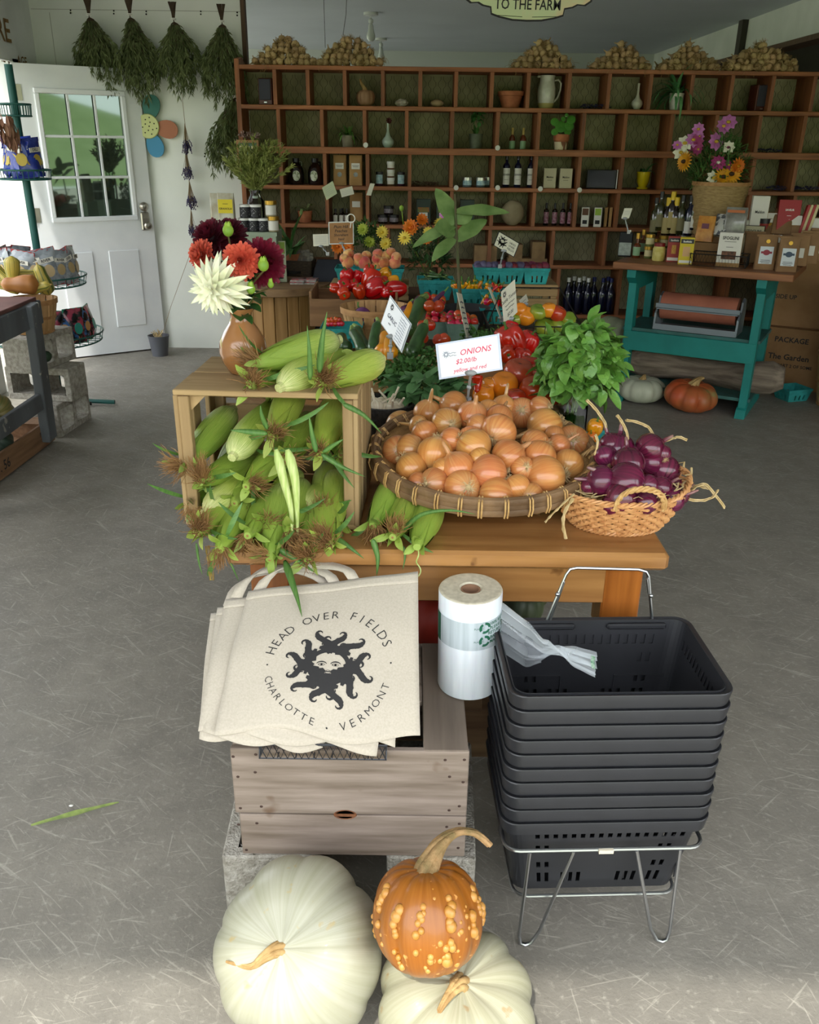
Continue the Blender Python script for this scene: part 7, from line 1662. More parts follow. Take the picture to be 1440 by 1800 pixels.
# ------------------------------------------------------------ garlic heaps along the shelf top
mGarB = mat('garlic_tan', '#bfa478', '#a0855a', scale=3, rad_=3, st=(1, 3, 1), rough=.7, rand=.25, hue=.01); mGarR = mat('garlic_roots', '#a58a5a', '#826840', scale=40, rough=.9, rand=.15)
def garlicd(seed):
  def fn():
    random.seed(seed); r = E('garlic_bulb', '', 'garlic'); f = MB()
    def rf(q, i, R, z): return R * (1 - .1 * (1 - abs(cos(q * 4)) ** .5)), z
    f.lathe([(0, -.02), (.012, -.021), (.025, -.012), (.028, 0), (.022, .012), (.010, .021), (.005, .028), (.003, .05), (0, .05)], 16, None, 0, rf, cap=False); f.build('bulb', mGarB, r, ang=80)
    g = MB()
    for j in range(34):
      a = ru(0, 6.28); d = V((cos(a) * .8, sin(a) * .8, -ru(.2, 1.2))).normalized(); P = [V((cos(a) * .006, sin(a) * .006, -.019))]
      for k in range(3): d = (d + V((ru(-.6, .6), ru(-.6, .6), ru(-.4, .3)))).normalized(); P.append(P[-1] + d * ru(.008, .013))
      g.tube(P, [.001, .0009, .0007, .0004], 3, cap=False)
    g.build('roots', mGarR, r); return r
  return fn
for k in range(3): proto('gd%d' % k, garlicd(70 + k))
HP = [((503, 56, 66), 'leftmost garlic heap on the shelf top'), ((616, 60, 64), 'second garlic heap from the left'), ((953, 52, 66), 'middle garlic heap, right of the welcome sign'), ((1090, 52, 70), 'fourth garlic heap along the shelf top'), ((1208, 52, 70), 'fifth garlic heap along the shelf top'), ((1335, 62, 78), 'rightmost long garlic heap on the shelf top')]
random.seed(33)
for hi, ((hxp, hw, y0), lab) in enumerate(HP):
  c_ = pY(hxp, 118, RY0 + .13); wz = px2m(hw); ht = px2m(118 - y0) * .88; n = 0
  for lay_ in range(5):
    z = RZ[0] + .036 + lay_ * .036
    fr = 1 - (lay_ * .036 / ht) ** (1.0 if hi < 5 else 2)
    if fr <= .05: break
    nx_ = max(1, int(2 * wz * fr / .047))
    for iy in range(3 if lay_ < 2 else 2):
      for ix in range(nx_):
        if iy > 0 and lay_ < 2 and ix % 2: continue
        x = c_.x + (ix - (nx_ - 1) / 2) * .046 + ru(-.01, .01); y = RY0 + .05 + iy * .07 + lay_ * .018 + ru(-.01, .01)
        place('gd%d' % (n % 3), None, M=along((x, y, z + ru(-.006, .008)), (ru(-1, 1), ru(-.2, 1), ru(-.5, 1)), ru(0, 6), ru(.85, 1.1)), label='dried garlic bulb in the ' + lab, group='garlic, ' + lab); n += 1
f = MB()
for hi, ((hxp, hw, y0), lab) in enumerate(HP):
  c_ = pY(hxp, 118, RY0 + .02)
  for k in range(90):
    x = c_.x + ru(-1, 1) * px2m(hw) ; p = V((x, RY0 - .004 + ru(0, .12), RZ[0] + .018 + ru(0, .05))); d = V((ru(-1, 1), ru(-1, 0), ru(-1, .4))).normalized(); P = [p]
    for j in range(3): d = (d + V((ru(-.5, .5), ru(-.3, .1), ru(-.7, .1)))).normalized(); P.append(P[-1] + d * ru(.012, .025))
    f.tube(P, .0009, 3, cap=False)
o = f.build('garlic_straw', mGarR); tag(o, 'dry straw roots hanging over the top edge of the shelf below the garlic', 'straw', kind='stuff')
# ------------------------------------------------------------ hanging herb bunches
def bunch(name, label, top, L, W_, c, seed, n=46, tie=None, lean=0, stemL=.035, cat='herb bunch', up=False):
  random.seed(seed); r = E(name, label, cat, top); f = MB(); g = MB(); sg = 1 if up else -1
  for k in range(n):
    a = ru(0, 2 * pi); q = sqrt(rnd()); tx, ty = cos(a) * q * W_ + lean, sin(a) * q * W_ * .42; Lk = L * ru(.6, 1) * (1 - .25 * q); P = []
    for i in range(7):
      t = i / 6; e = (.06 + .94 * sm(t, -.12, .85)) if not up else t ** .9; P.append(V((tx * e + .01 * sin(k + t * 5), ty * e, sg * (stemL + (Lk - stemL) * t))))
    g.tube([V((ru(-.03, .03), ru(-.012, .012), -sg * .10)), V((ru(-.008, .008), ru(-.008, .008), 0)), V((0, 0, sg * stemL * .6)), P[0], P[3]], .0022, 3)
    for i in range(80):
      t = ru(.0, 1); s = t * 6; j = min(int(s), 5); p = P[j].lerp(P[j + 1], s - j); d = (P[j + 1] - P[j]).normalized(); d = (d + V((ru(-1, 1), ru(-1, 1), ru(-.5, .5))) * .8).normalized(); l_ = ru(.025, .055); w_ = d.cross(V((ru(-1, 1), ru(-1, 1), ru(-1, 1)))).normalized() * ru(.003, .006)
      m_ = p + d * l_ * .5 + w_ * .0; e = p + d * l_ + V((0, 0, -.006))
      f.add([p, m_ - w_, e, m_ + w_], [(0, 1, 2, 3)])
  f.build('foliage', c, r, smooth=False); g.build('stems', mat('bunch_stem', '#4b3b2c', '#3a2e22', scale=20, rough=.8), r)
  g = MB()
  for z in (0, .008): g.tube([(.016 * cos(k * pi / 6), .014 * sin(k * pi / 6), z - sg * .0 - .01) for k in range(12)], .003, 5, closed=True)
  g.build('string_tie', mPaper, r); return r
mHB = mat('dried_herb', '#69734a', '#4e5936', scale=14, rough=.85, rand=.1)
for i, (x, y, b, lean, lab) in enumerate(((156, 24, 180, .03, 'leftmost hanging bundle of dried herbs above the door'), (228, 24, 195, .04, 'second hanging bundle of dried herbs, over the top corner of the door'), (305, 32, 178, .03, 'third hanging bundle of dried herbs on the white wall'), (390, 36, 215, -.01, 'fourth hanging bundle of dried herbs beside the shelf end'))):
  p = pY(x, y, 6.84); q = pY(x, b, 6.84); bunch('herb_bundle', lab, p, p.z - q.z, .175, mHB, 40 + i, 60, lean=lean)
p = pY(418, 168, 6.82); q = pY(418, 335, 6.82); p.x = -1.30; bunch('herb_bundle', 'fifth herb bundle hanging low against the shelf end panel', p, p.z - q.z, .15, mHB, 46, 50, lean=-.1, stemL=.03)
# lavender garland
p0 = pY(318, 150, 6.95); mLav = mat('lavender_bloom', '#4a4468', '#34304c', scale=60, rough=.9); mTw = mat('twine', '#8f7a5c', rough=.9)
gl = E('lavender_garland', 'string of four small upside-down lavender bunches on the white wall', 'dried flowers', p0); g = MB(); g.tube([(0, 0, 0), pY(326, 225, 6.95) - p0, pY(340, 430, 6.95) - p0, pY(300, 540, 6.9) - p0, pY(285, 590, 6.75) - p0], .0018, 5); g.build('string', mTw, gl)
for k, (x, y) in enumerate(((325, 222), (327, 268), (333, 322), (336, 372))):
  q = pY(x, y, 6.93) - p0; f = MB(); random.seed(k); f2 = MB()
  for j in range(26):
    a = ru(0, 6.28); e = V((cos(a) * ru(0, .045), sin(a) * ru(0, .03), -ru(.13, .19))); f2.tube([q + V((0, 0, .02)), q + e * .35 * V((1, 1, 1)).length / 1.73, q + e], .0012, 3)
    for i in range(5): c_ = q + e * (1 - i * .07) + V((ru(-.004, .004), ru(-.004, .004), 0)); f.ball(c_, (.0045, .0045, .007), 5, 3)
  f.build('blooms', mLav, gl); f2.build('stalks', mTw, gl)
# painted wooden flower on the wall
fw = E('wall_flower', 'painted wooden flower with a dotted yellow centre, partly behind the door', 'wall decoration', pY(262, 222, 6.985) + V((0, -.01, 0)))
for q, c, R in ((75, '#2a6b60', .1), (-8, '#a9694a', .1), (-75, '#3a88b0', .095), (150, '#35606a', .1), (215, '#b5722f', .1)):
  f = MB(); P = [(.05 + .085 * (1 - cos(t)) , .055 * sin(t) * (1 + .3 * (1 - cos(t)) / 2)) for t in [k * pi / 10 for k in range(20)]]
  f.prism(P, 0, .012, TR((0, 0, 0), (rad(90), 0, 0)) @ Matrix.Rotation(rad(q), 4, 'Z')); f.build('petal', mat('paint' + c, c, rough=.5), fw, smooth=False)
f = MB(); f.lathe([(0, .012), (.082, .012), (.085, .02), (.08, .026), (0, .026)], 30, TR((0, 0, 0), (rad(90), 0, 0))); f.build('centre_disc', mat('pale_yellow', '#c9cf8f', rough=.5), fw)
f = MB()
for k in range(14): a = k * 2.4; q = .068 * sqrt(k / 14 + .03); f.ball((q * cos(a), -.027, q * sin(a)), (.005, .002, .005), 8, 4)
f.build('dots', mInk, fw)
# pot with a stick on the floor by the door
pc = V((-2.0, 6.72, 0)); r = lathed('small_bucket', 'small grey plastic pot on the floor by the open door', 'pot', pc, [(0, 0), (.06, 0), (.078, .14), (.082, .15), (.084, .16), (.077, .16), (.07, .13), (0, .12)], mat('grey_plastic', '#5a5c63', rough=.5))
f = MB(); random.seed(2)
for k in range(20): f.tube([(ru(-.04, .04), ru(-.04, .04), .12), (ru(-.05, .05), ru(-.05, .05), ru(.15, .2))], .003, 4)
f.build('dry_stalks', mStraw, r)
# ------------------------------------------------------------ teal table on the right
mTl = mat('teal_paint', '#177f78', '#11706a', scale=4, rough=.55, rand=.03, bump=.1, bscale=40); mTl2 = mat('teal_shelf', '#3b6a66', '#305854', scale=8, rough=.6)
mTopW = wood('table_top_wood', '#9a6640', '#774a2b', ax=0, rough=.5)
RA = rad(-29); TT = E('teal_table', 'teal painted trestle table with a brown plank top holding the groceries', 'table', (1.27, 5.60, 0), (0, 0, RA))
MT = TR((1.27, 5.60, 0), (0, 0, RA)); TW, TD, TH = 1.07, .66, .90
f = MB(); f.box((TW / 2, TD / 2, TH - .02), (TW, TD, .042), bev=.004); f.build('top', mTopW, TT, smooth=False)
for sx in (.12, .90):
  for sy in (.12, TD - .1):
    f = MB(); f.box((sx, sy, .45), (.05, .085, .86), bev=.003); f.build('leg', mTl, TT, smooth=False)
  f = MB(); f.prism([(0, 0), (.62, 0), (.62, .05), (.55, .10), (.5, .13), (.12, .13), (.07, .10), (0, .05)], -.028, .028, TR((sx, .02, TH - .04), (rad(90), 0, rad(90)), (1, -1, 1))); f.build('top_rail', mTl, TT, smooth=False)
  f = MB(); f.prism([(0, 0), (.60, 0), (.60, .06), (.52, .11), (.13, .11), (.03, .05)], -.03, .03, TR((sx, .03, 0), (rad(90), 0, rad(90)))); f.build('foot_rail', mTl, TT, smooth=False)
f = MB(); f.box((.51, TD / 2, .475), (.86, .46, .02)); f.build('middle_shelf', mTl2, TT, smooth=False)
f = MB(); f.box((.51, .085, .405), (.82, .02, .125), bev=.002); f.build('front_apron', mTl, TT, smooth=False); f = MB(); f.box((.51, TD - .09, .41), (.82, .02, .12)); f.build('back_apron', wood('apron_wood', '#7a4f28', '#5c3a1c', ax=0), TT, smooth=False)
f = MB(); f.box((.51, TD / 2, .105), (.86, .46, .02)); f.build('lower_shelf', mTl2, TT, smooth=False)
def TL_(u, v, z): return MT @ V((u, v, z))
def tp(x, y, z=TH + .001): return pz(x, y, z)
# paper cutter
pcut = E('paper_cutter', 'grey steel cutter holding a fat roll of brown paper on the teal shelf', 'paper cutter', TL_(.53, .22, .487), (0, 0, RA))
f = MB(); f.lathe([(.018, -.235), (.085, -.235), (.085, .235), (.018, .235)], 40, TR((0, 0, .14), (0, rad(90), 0))); f.build('paper_roll', mat('brown_paper', '#a0604a', '#8f5340', scale=6, rough=.75), pcut, ang=40)
mGry = mat('enamel_grey', '#7d868c', rough=.4, metal=.2)
for sx in (-1, 1): f = MB(); f.prism([(-.10, 0), (.12, 0), (.13, .12), (.1, .2), (.05, .22), (0, .2), (-.02, .14), (-.09, .1)], -.006, .006, TR((sx * .255, 0, 0), (rad(90), 0, rad(90)))); f.build('side_plate', mGry, pcut, smooth=False)
f = MB(); f.box((0, -.10, .018), (.51, .012, .036)); f.box((0, .0, .006), (.51, .2, .006)); f.build('base_tray', mGry, pcut, smooth=False); f = MB(); f.box((0, -.088, .15), (.52, .008, .03), bev=.003); f.box((0, -.095, .132), (.5, .01, .006)); f.build('cutting_bar', mGry, pcut, smooth=False)
# log
lg = E('driftwood_log', 'thick grey weathered log lying on the bottom shelf of the teal table', 'log', TL_(.60, .34, .115), (0, 0, RA + rad(3))); f = MB(); P, R = [], []
for i in range(15): t = i / 14; P.append(((t - .5) * .98, .02 * sin(t * 5), .095 + .012 * sin(t * 7))); R.append(.095 * (1 + .1 * sin(t * 9)) * (1 if .03 < t < .97 else .72))
f.tube(P, R, 22); f.v = [tuple(V(p) + V((0, p[1], p[2] - .095)) * .12 * noise.noise(V((p[0] * 3, p[1] * 20, p[2] * 20)))) for p in f.v]
f.build('trunk', mat('grey_bark', '#87796a', '#5f5347', scale=4, st=(1, 9, 9), rough=.85, bump=.6, bscale=12), lg, ang=60)
# floor pumpkins
proto('pmk', lambda: pumpkin('pumpkin', .158, .088, 10, .13, mat('pumpkin_grey', '#b9bba6', '#a5a894', scale=6, rough=.5), mStem, ([(0, 0, 0), (.005, 0, .02), (.02, .01, .035)], .016, .008), seed=4.5, dimple=.25))
place('pmk', pz(1131, 712, 0) + V((0, .09, .086)), (0, 0, .4), label='flat pale grey pumpkin on the floor in front of the teal table')
proto('pmo', lambda: pumpkin('pumpkin', .172, .098, 9, .16, mat('pumpkin_red', '#b8502a', '#9a5f34', scale=5, rough=.45, spots=('#8a7a48', 6, .6)), mStem, ([(0, 0, 0), (.008, 0, .025), (.04, .01, .045), (.06, .01, .05)], .018, .013), seed=6.5, dimple=.22))
place('pmo', pz(1219, 728, 0) + V((0, .10, .096)), (rad(6), rad(3), .2), label='flat reddish-orange pumpkin on the floor in front of the teal table')
proto('pmg', lambda: pumpkin('pumpkin', .165, .115, 10, .14, mat('pumpkin_sage', '#8f957c', '#7c826a', scale=5, rough=.5), mStem, ([(0, 0, 0), (.005, 0, .02), (.01, .01, .03)], .016, .008), seed=7.5, dimple=.2))
bq = pz(1080, 668, .02); bkt = V((bq.x, bq.y + .12, 0)); place('bushbig', bkt, (0, 0, 0), (.9, .9, .8), label='dark splint basket on the floor under the sage pumpkin'); place('pmg', bkt + V((0, -.02, .335)), (rad(-10), rad(25), .2), label='sage green ribbed pumpkin resting on the splint basket behind the basil')
# cartons at the far right
mCB = mat('cardboard', '#9a7650', '#866440', scale=5, rough=.85, rand=.06)
def cbox(loc, w, d, h, rz, label, texts=(), flap=0):
  r = E('cardboard_box', label, 'box', loc, (0, 0, rz)); f = MB(); f.box((0, 0, h / 2), (w, d, h)); f.build('carton', mCB, r, smooth=False); g = MB(); g.box((0, 0, h + .0006), (w * .98, .05, .001)); g.build('tape', mat('packing_tape', '#8f7048', rough=.3), r, smooth=False)
  if texts:
    g = MB()
    for t, x, z, s in texts: g.text(t, s, TR((x, -d / 2 - .001, z), (rad(90), 0, 0)), bold=.02)
    g.build('print', mInk, r, smooth=False)
  if flap: g = MB(); g.add([(-w / 2, -d / 2, h), (w / 2, -d / 2, h), (w / 2 * .9, -d / 2 - .12, h + .1), (-w / 2 * .9, -d / 2 - .12, h + .1)], [(0, 1, 2, 3)]); g.build('flap', mCB, r, smooth=False, solid=.004)
  return r
cbox((2.80, 6.12, 0), .62, .42, .42, RA, 'big cardboard box on the floor printed The Garden', (('The Garden', -.05, .22, .055), ('PART 2 OF SOME', .0, .16, .03), ('PACKAGE', -.05, .34, .05)))
cbox((2.76, 6.20, .421), .50, .36, .45, RA + .05, 'cardboard box stacked on the big one, with small black marks', (('THIS', -.1, .33, .05), ('SIDE UP', -.08, .2, .04)), 1)
cbox((2.93, 5.60, .36), .34, .34, .42, RA - .1, 'cardboard box at the right edge standing on the tall splint basket', (('FRAGILE', 0, .28, .045),))
place('bushbig', (2.86, 5.52, 0), (0, 0, 0), (.88, .88, 1.1), label='tall splint basket at the right edge of the picture')
q = pz(1395, 705, 0); place('till', (q.x, q.y + .05, .001), (0, 0, .3), (1.1, 1, 1), label='empty teal pulp basket on the floor behind the teal table')
f = MB(); f.lathe([(0, 0), (.055, 0), (.055, .02), (.03, .03), (.028, .5), (0, .5)], 16); q = pz(1440, 738, 0); o = f.build('red_post', mat('red_worn', '#8f4a3a', '#a88a7c', scale=7, rough=.7), loc=(q.x + .08, q.y, 0)); tag(o, 'worn red post standing at the right edge of the picture', 'post')
# ------------------------------------------------------------ groceries on the teal table
MTI = MT.inverted(); RIS = []
def T_(x, y, back=0, vv=0):
  "point on the table top under a pixel; rear items stand on a riser where the ray crosses the rear strip"
  q = tp(x, y); q = V((q.x, q.y + back, TH + .001)); v = (MTI @ q).y
  if v < .40 and not vv: return q
  d = ray(x, y); n = V((MTI[1][0], MTI[1][1], 0)); vv = vv or min(.56, .40 + (v - .40) * .18); t = (vv - MTI[1][3]) / (n.x * d.x + n.y * d.y)
  q = V((d.x * t, d.y * t, max(TH + .001, EYE + d.z * t))); RIS.append((MTI @ q)); return q
def bot(key, x, y, s, lab, back=.03, group=None): place(key, T_(x, y, back), (0, 0, RA * .4 + ru(-.2, .2)), s, label=lab, group=group)
proto('oliv', bottle(.028, .24, .011, .62, mOli, mCapB, mat('label_dull', '#6f6848', rough=.6), (.1, .42), .86)); proto('olivy', bottle(.028, .24, .013, .62, mDkG, mCapY, mat('label_tan', '#a08f5c', rough=.6), (.06, .48), .8)); proto('dkoil', bottle(.028, .25, .012, .62, mDkB, mCapB, mLblW, (.06, .36), .86)); proto('honb', bottle(.024, .155, .010, .5, mAmb, mCapG, mLblG, (.1, .45), .8)); proto('smj', jar(.028, .075, mat('pickle', '#6a7040', rough=.2), mCapG, mLblC, cap=.2)); proto('salsa', jar(.03, .075, mat('salsa', '#5a1a14', rough=.2), mCapB, mat('label_salsa', '#8f2a24', rough=.6), cap=.3))
r = E('oil_tin', 'black and silver rectangular olive oil tin at the left end of the teal table', 'tin', T_(1100, 452, .04), (0, 0, RA + .2)); f = MB(); f.box((0, 0, .078), (.085, .05, .155), bev=.004); f.build('tin', mat('tin_black', '#22252a', rough=.25, metal=.4), r, smooth=False); f = MB(); f.box((0, -.026, .05), (.08, .001, .08)); f.build('label', mat('label_silver', '#9aa39c', '#7d867f', scale=40, rough=.4), r, smooth=False); f = MB(); f.lathe([(.012, .155), (.012, .168), (0, .168)], 12, TR((.02, 0, 0)), cap=False); f.build('cap', mCapS, r)
for i, (k, x, y, s, lab) in enumerate((('oliv', 1148, 414, 1, 'olive oil bottle at the left end of the bottle row'), ('oliv', 1157, 405, 1.02, 'olive oil bottle behind the left end of the bottle row'), ('olivy', 1169, 414, 1, 'left bottle with a yellow cap and cream label'), ('olivy', 1183, 414, 1, 'right bottle with a yellow cap and cream label'), ('olivy', 1177, 404, 1, 'yellow-capped bottle behind the other two'), ('oliv', 1194, 412, 1.02, 'dark oil bottle right of the yellow caps'), ('dkoil', 1208, 414, 1, 'dark bottle with a white label nearest the pasta bag'), ('dkoil', 1218, 404, 1, 'dark bottle in the rear of the bottle row'), ('dkoil', 1236, 402, .98, 'dark bottle standing apart at the right of the row'),
  ('dkoil', 1187, 428, .55, 'short black bottle in front of the yellow caps'), ('dkoil', 1200, 428, .55, 'second short black bottle in front of the row'), ('honb', 1120, 454, 1, 'amber bottle with a green diamond label beside the tin'), ('honb', 1128, 446, 1, 'amber bottle behind the green-labelled one'), ('smj', 1141, 455, 1, 'lower jar with a gold lid left of the ribboned jar'), ('smj', 1150, 440, 1, 'gold-lidded jar behind the ribboned jar'), ('smj', 1132, 440, 1.05, 'gold-lidded jar behind the amber bottles'), ('smj', 1165, 436, 1.05, 'gold-lidded jar left of the red pasta carton'))):
  bot(k, x, y, s, lab)
place('smj', T_(1141, 455, .03) + V((0, 0, .0755)), label='upper jar with a gold lid stacked left of the ribboned jar')
r = lathed('ribboned_jar', 'squat yellow-labelled jar with a red ribbon', 'jar', T_(1159, 459, .03), [(0, 0), (.036, 0), (.04, .01), (.04, .075), (.03, .09), (.03, .1)], mat('mustard_label', '#cfc37a', '#b9a850', scale=30, rough=.5), parts=(('ribbon', [(.031, .088), (.034, .09), (.034, .108), (0, .112)], mCapR),))
carton(T_(1184, 461, .03), .078, .045, .155, mat('carton_red', '#9a3a34', rough=.6), 'red pasta carton with an oval window', (('Eastfields', 0, .85, .1),), (0, 0, RA + .25), bands=(('black_band', 0, .86, .9, .16, mCapB), ('window', 0, .5, .35, .34, mat('pasta', '#c99a4a', '#b07f30', scale=70, st=(6, 1, 1), rough=.6)), ('white_band', 0, .12, .9, .12, mLblW)), tm=mInkW)
carton(T_(1206, 465, .03), .085, .05, .160, mat('carton_yellow', '#c9b32a', rough=.6), 'yellow pasta carton with a square window', (('Eastfields', 0, .85, .1),), (0, 0, RA + .25), bands=(('black_band', 0, .86, .9, .16, mCapB), ('window', 0, .48, .5, .36, mat('pasta2', '#c9a070', rough=.6)), ('white_band', 0, .1, .9, .1, mLblW)), tm=mInkW, side=mK2)
mPb = mat('kraft_coffee', '#8f6d4a', '#7a5a3a', scale=8, rough=.75, bump=.4, bscale=14, rand=.06)
bag(T_(1243, 462, .05), .11, .06, .20, mPb, 'kraft pasta bag leaning back in the wire tray', (), (.5, .2, .5), mat('pasta3', '#a8833a', rough=.6), rot=(rad(-14), rad(10), RA))
carton(T_(1283, 470, .05), .135, .055, .20, mLblW, 'white carton lettered SFOGLINI standing in the wire tray', (('SFOGLINI', 0, .84, .13), ('~', 0, .74, .5), ('~', 0, .58, .3)), (0, 0, RA + .12), bands=(('picture', 0, .34, .62, .24, mat('pict3', '#7a5038', '#38261c', scale=60, rough=.6)), ('base_band', 0, .06, 1, .12, mK2)), side=mK2)
carton(T_(1318, 452, .08), .12, .055, .19, mMalC, 'cream carton behind the SFOGLINI one', (('SFOGLINI', 0, .84, .13),), (0, 0, RA + .12))
for i, (x, y, b, lc, lab) in enumerate(((1345, 474, .03, '#8a2f3c', 'front coffee bag with a maroon oval crest on its label'), (1384, 478, .03, '#3a4a5c', 'front coffee bag with a grey oval crest on its label'))):
  r = bag(T_(x, y, b), .115, .07, .20, mPb, lab, (('~', 0, .28, .45), ('~', 0, .24, .5), ('~', 0, .20, .4)), (.66, .5, .42), mat('label_pale', '#c5ccd0', rough=.5), rot=(0, 0, RA + .22), name='coffee_bag', disc=(.82, .1, mCapG), tie=True)
  g = MB(); g.lathe([(.012, 0), (.020, 0), (.020, .001), (.012, .001)], 20, TR((0, -.0375, .1), (rad(90), 0, 0), (1, .8, 1))); g.box((0, -.0375, .1), (.062, .001, .012)); g.build('crest', mat('crest' + lc, lc, rough=.6), r, smooth=False)
for i, (x, y, b, rx, lab) in enumerate(((1320, 462, .05, -6, 'plain kraft bag tilted between the white carton and the coffee bags'), (1400, 466, .05, 0, 'coffee bag right behind the grey-crested one'), (1418, 462, .05, 0, 'coffee bag third in the front row'), (1436, 458, .05, 0, 'coffee bag cut by the right edge of the picture'), (1362, 440, .08, -5, 'coffee bag behind the two crested ones'))):
  bag(T_(x, y, b), .11, .07, .19, mPb, lab, (), (.5, .3, .4) if i else None, mLblW, rot=(rad(rx), 0, RA + .2), name='coffee_bag', tie=True)
for i, (x, y, z_, lab) in enumerate(((1350, 420, .05, 'flat-topped kraft bag left in the rear row'), (1392, 425, .05, 'flat-topped kraft bag in the middle of the rear row'), (1425, 430, .05, 'flat-topped kraft bag with a printed sheet in the rear row'), (1372, 415, .05, 'kraft bag at the very back by the red carton'))):
  r = bag(T_(x, y, .1), .12, .09, .17, mPb, lab, (), (.6, .35, .7), mLblW, rot=(rad(-22), 0, RA + .1), name='coffee_bag', disc=(.45, .08, mCapG) if i == 0 else None)
bag(T_(1237, 425, .08, .33), .11, .05, .155, mat('pasta_orange', '#c88f3e', '#b0702a', scale=30, rough=.35, coat=.4), 'orange pasta bag with a purple crest behind the kraft bag', (), (.4, .2, .6), mat('crest_pur', '#6a3a4a', rough=.6), rot=(rad(-8), 0, RA), name='pasta_bag')
bag(T_(1262, 415, .12, .34), .11, .05, .14, mat('bag_white', '#c5c5be', '#55565c', scale=30, rough=.5, lo=.5, hi=.56), 'white and black patterned bag behind the wire tray', rot=(rad(-25), 0, RA - .3), name='pasta_bag')
bag(T_(1290, 412, .12, .35), .13, .06, .16, mat('bag_clear', '#8b8a84', '#6a6862', scale=18, rough=.2, coat=.5), 'clear bag of dark grain with an orange top', (), (.8, .1, .86), mat('bag_top', '#b8683a', rough=.5), name='grain_bag', rot=(0, 0, RA))
carton(T_(1330, 400, .1), .10, .06, .19, mLblW, 'tall white salt carton in the rear row', (('Maldon', 0, .5, .12),), (0, 0, RA + .3), side=mK2); carton(T_(1318, 410, .05), .09, .05, .08, mLblW, 'low white carton in front of the salt carton', (), (0, 0, RA + .3)); bot('salsa', 1341, 408, 1.1, 'red jar with a black lid before the salt carton', .05)
carton(T_(1382, 408, .12), .13, .04, .19, mat('carton_crimson', '#9a2428', rough=.5), 'upright crimson carton in the rear row', (('SAVEUR', 0, .68, .09), ('~', 0, .5, .2)), (rad(-10), 0, RA + .3), tm=mInkW)
for k in range(4): carton(T_(1404 + k * 5, 410, .12), .015, .05, .17, mLblC if k % 2 else mat('carton_crimson', '#9a2428'), 'thin sachet stacked beside the crimson carton', (), (rad(-8), rad(12), RA + .3))
for o in bpy.data.objects:
  if o.get('label') == 'thin sachet stacked beside the crimson carton': o['group'] = 'sachets beside the crimson carton'
# zigzag wire trays
for (x, y, w_, lab, hh_) in ((1272, 470, .33, 'black zigzag wire tray at the front of the teal table', .07), (1300, 420, .3, 'black wire tray in the rear row of groceries', .09)):
  r = E('wire_tray', lab, 'tray', T_(x, y, .09), (0, 0, RA + .05)); f = MB(); hw, hd = w_ / 2, .09
  for z in (.003, hh_): f.tube([(-hw, -hd, z), (hw, -hd, z), (hw, hd, z), (-hw, hd, z)], .003 if z > .01 else .002, 6, closed=True)
  for sg in (-1, 1): f.tube([(-hw + 2 * hw * i / 18, sg * hd, hh_ if i % 2 else .003) for i in range(19)], .0018, 5); f.tube([(-hw + 2 * hw * i / 18, sg * hd, .003 if i % 2 else hh_) for i in range(19)], .0018, 5); f.tube([(sg * hw, -hd + 2 * hd * i / 8, hh_ if i % 2 else .003) for i in range(9)], .0018, 5)
  f.build('wire', mBlackM, r)
card([(1098, 366), (1112, 366), (1108, 386), (1092, 384)], [5.6, 5.6, 5.6, 5.6], 'small white card on a clear stand above the olive oil tin', mCardC, [('~', 0, .2 - k * .16, .7, mFaint) for k in range(3)], foot=(1105, 408, 5.6))
rz_ = sorted(p.z for p in RIS)
for u0, u1, lab in ((0, .37, 'low kraft riser box under the oil bottles'), (.37, .66, 'low kraft riser box under the pasta and grain bags'), (.66, 1.06, 'low kraft riser box under the rear coffee bags')):
  zs = [p.z for p in RIS if u0 <= p.x < u1]
  if zs:
    zt = min(zs) - TH - .003; p = TL_((u0 + u1) / 2, .50 if u0 != .37 else .345, TH + .001); r = E('riser_box', lab, 'box', p, (0, 0, RA)); f = MB(); f.box((0, 0, zt / 2), (u1 - u0 - .02, .24 if u0 != .37 else .10, zt)); f.build('carton', mCB, r, smooth=False)
# woven basket with the cosmos and sunflower bouquet
Yb = TL_(.50, .62, 0).y; wbq = V((pY(1264, 350, Yb).x, Yb, TH + .15)); r = E('riser_box', 'kraft box under the woven flower basket', 'box', (wbq.x, wbq.y, TH + .002), (0, 0, RA)); f = MB(); f.box((0, 0, .072), (.24, .2, .144)); f.build('carton', mCB, r, smooth=False); r = E('woven_basket', 'large round woven splint basket holding the cosmos and sunflowers', 'basket', wbq); f = MB()
wb_z = pY(1264, 322, wbq.y).z - wbq.z
def rfw(q, i, R, z): return R + .003 * (1 if (int(q / (2 * pi) * 40) + i) % 2 else -1), z + .004 * sin(q * 20 + i)
f.lathe([(0, .002)] + [(.14 + .035 * (k / 12), wb_z * k / 12) for k in range(13)] + [(.165, wb_z)], 80, None, 0, rfw, cap=False); f.build('weave', mat('splint_weave', '#a58a5c', '#8a7046', scale=30, st=(1, 1, 4), rough=.7), r, ang=20); f = MB(); f.lathe([(.172, wb_z - .012), (.182, wb_z - .012), (.182, wb_z + .01), (.17, wb_z + .01)], 48, cap=False); f.build('rim', mSplintH, r)
bb = wbq + V((0, 0, wb_z * .6)); leafheap('bouquet_foliage', 'fine green foliage of the big bouquet in the woven basket', 'leaves', bb + V((-.02, .03, .17)), .21, 1100, (.03, .08), (.003, .006), mat('foliage_fern', '#527a3a', '#3a5f2a', scale=20, rough=.6), (-.3, 1), (-20, 85), 19, (14, (0, 0, -.25)), None, (.85, .7, 1.2))
Yf = wbq.y - .06
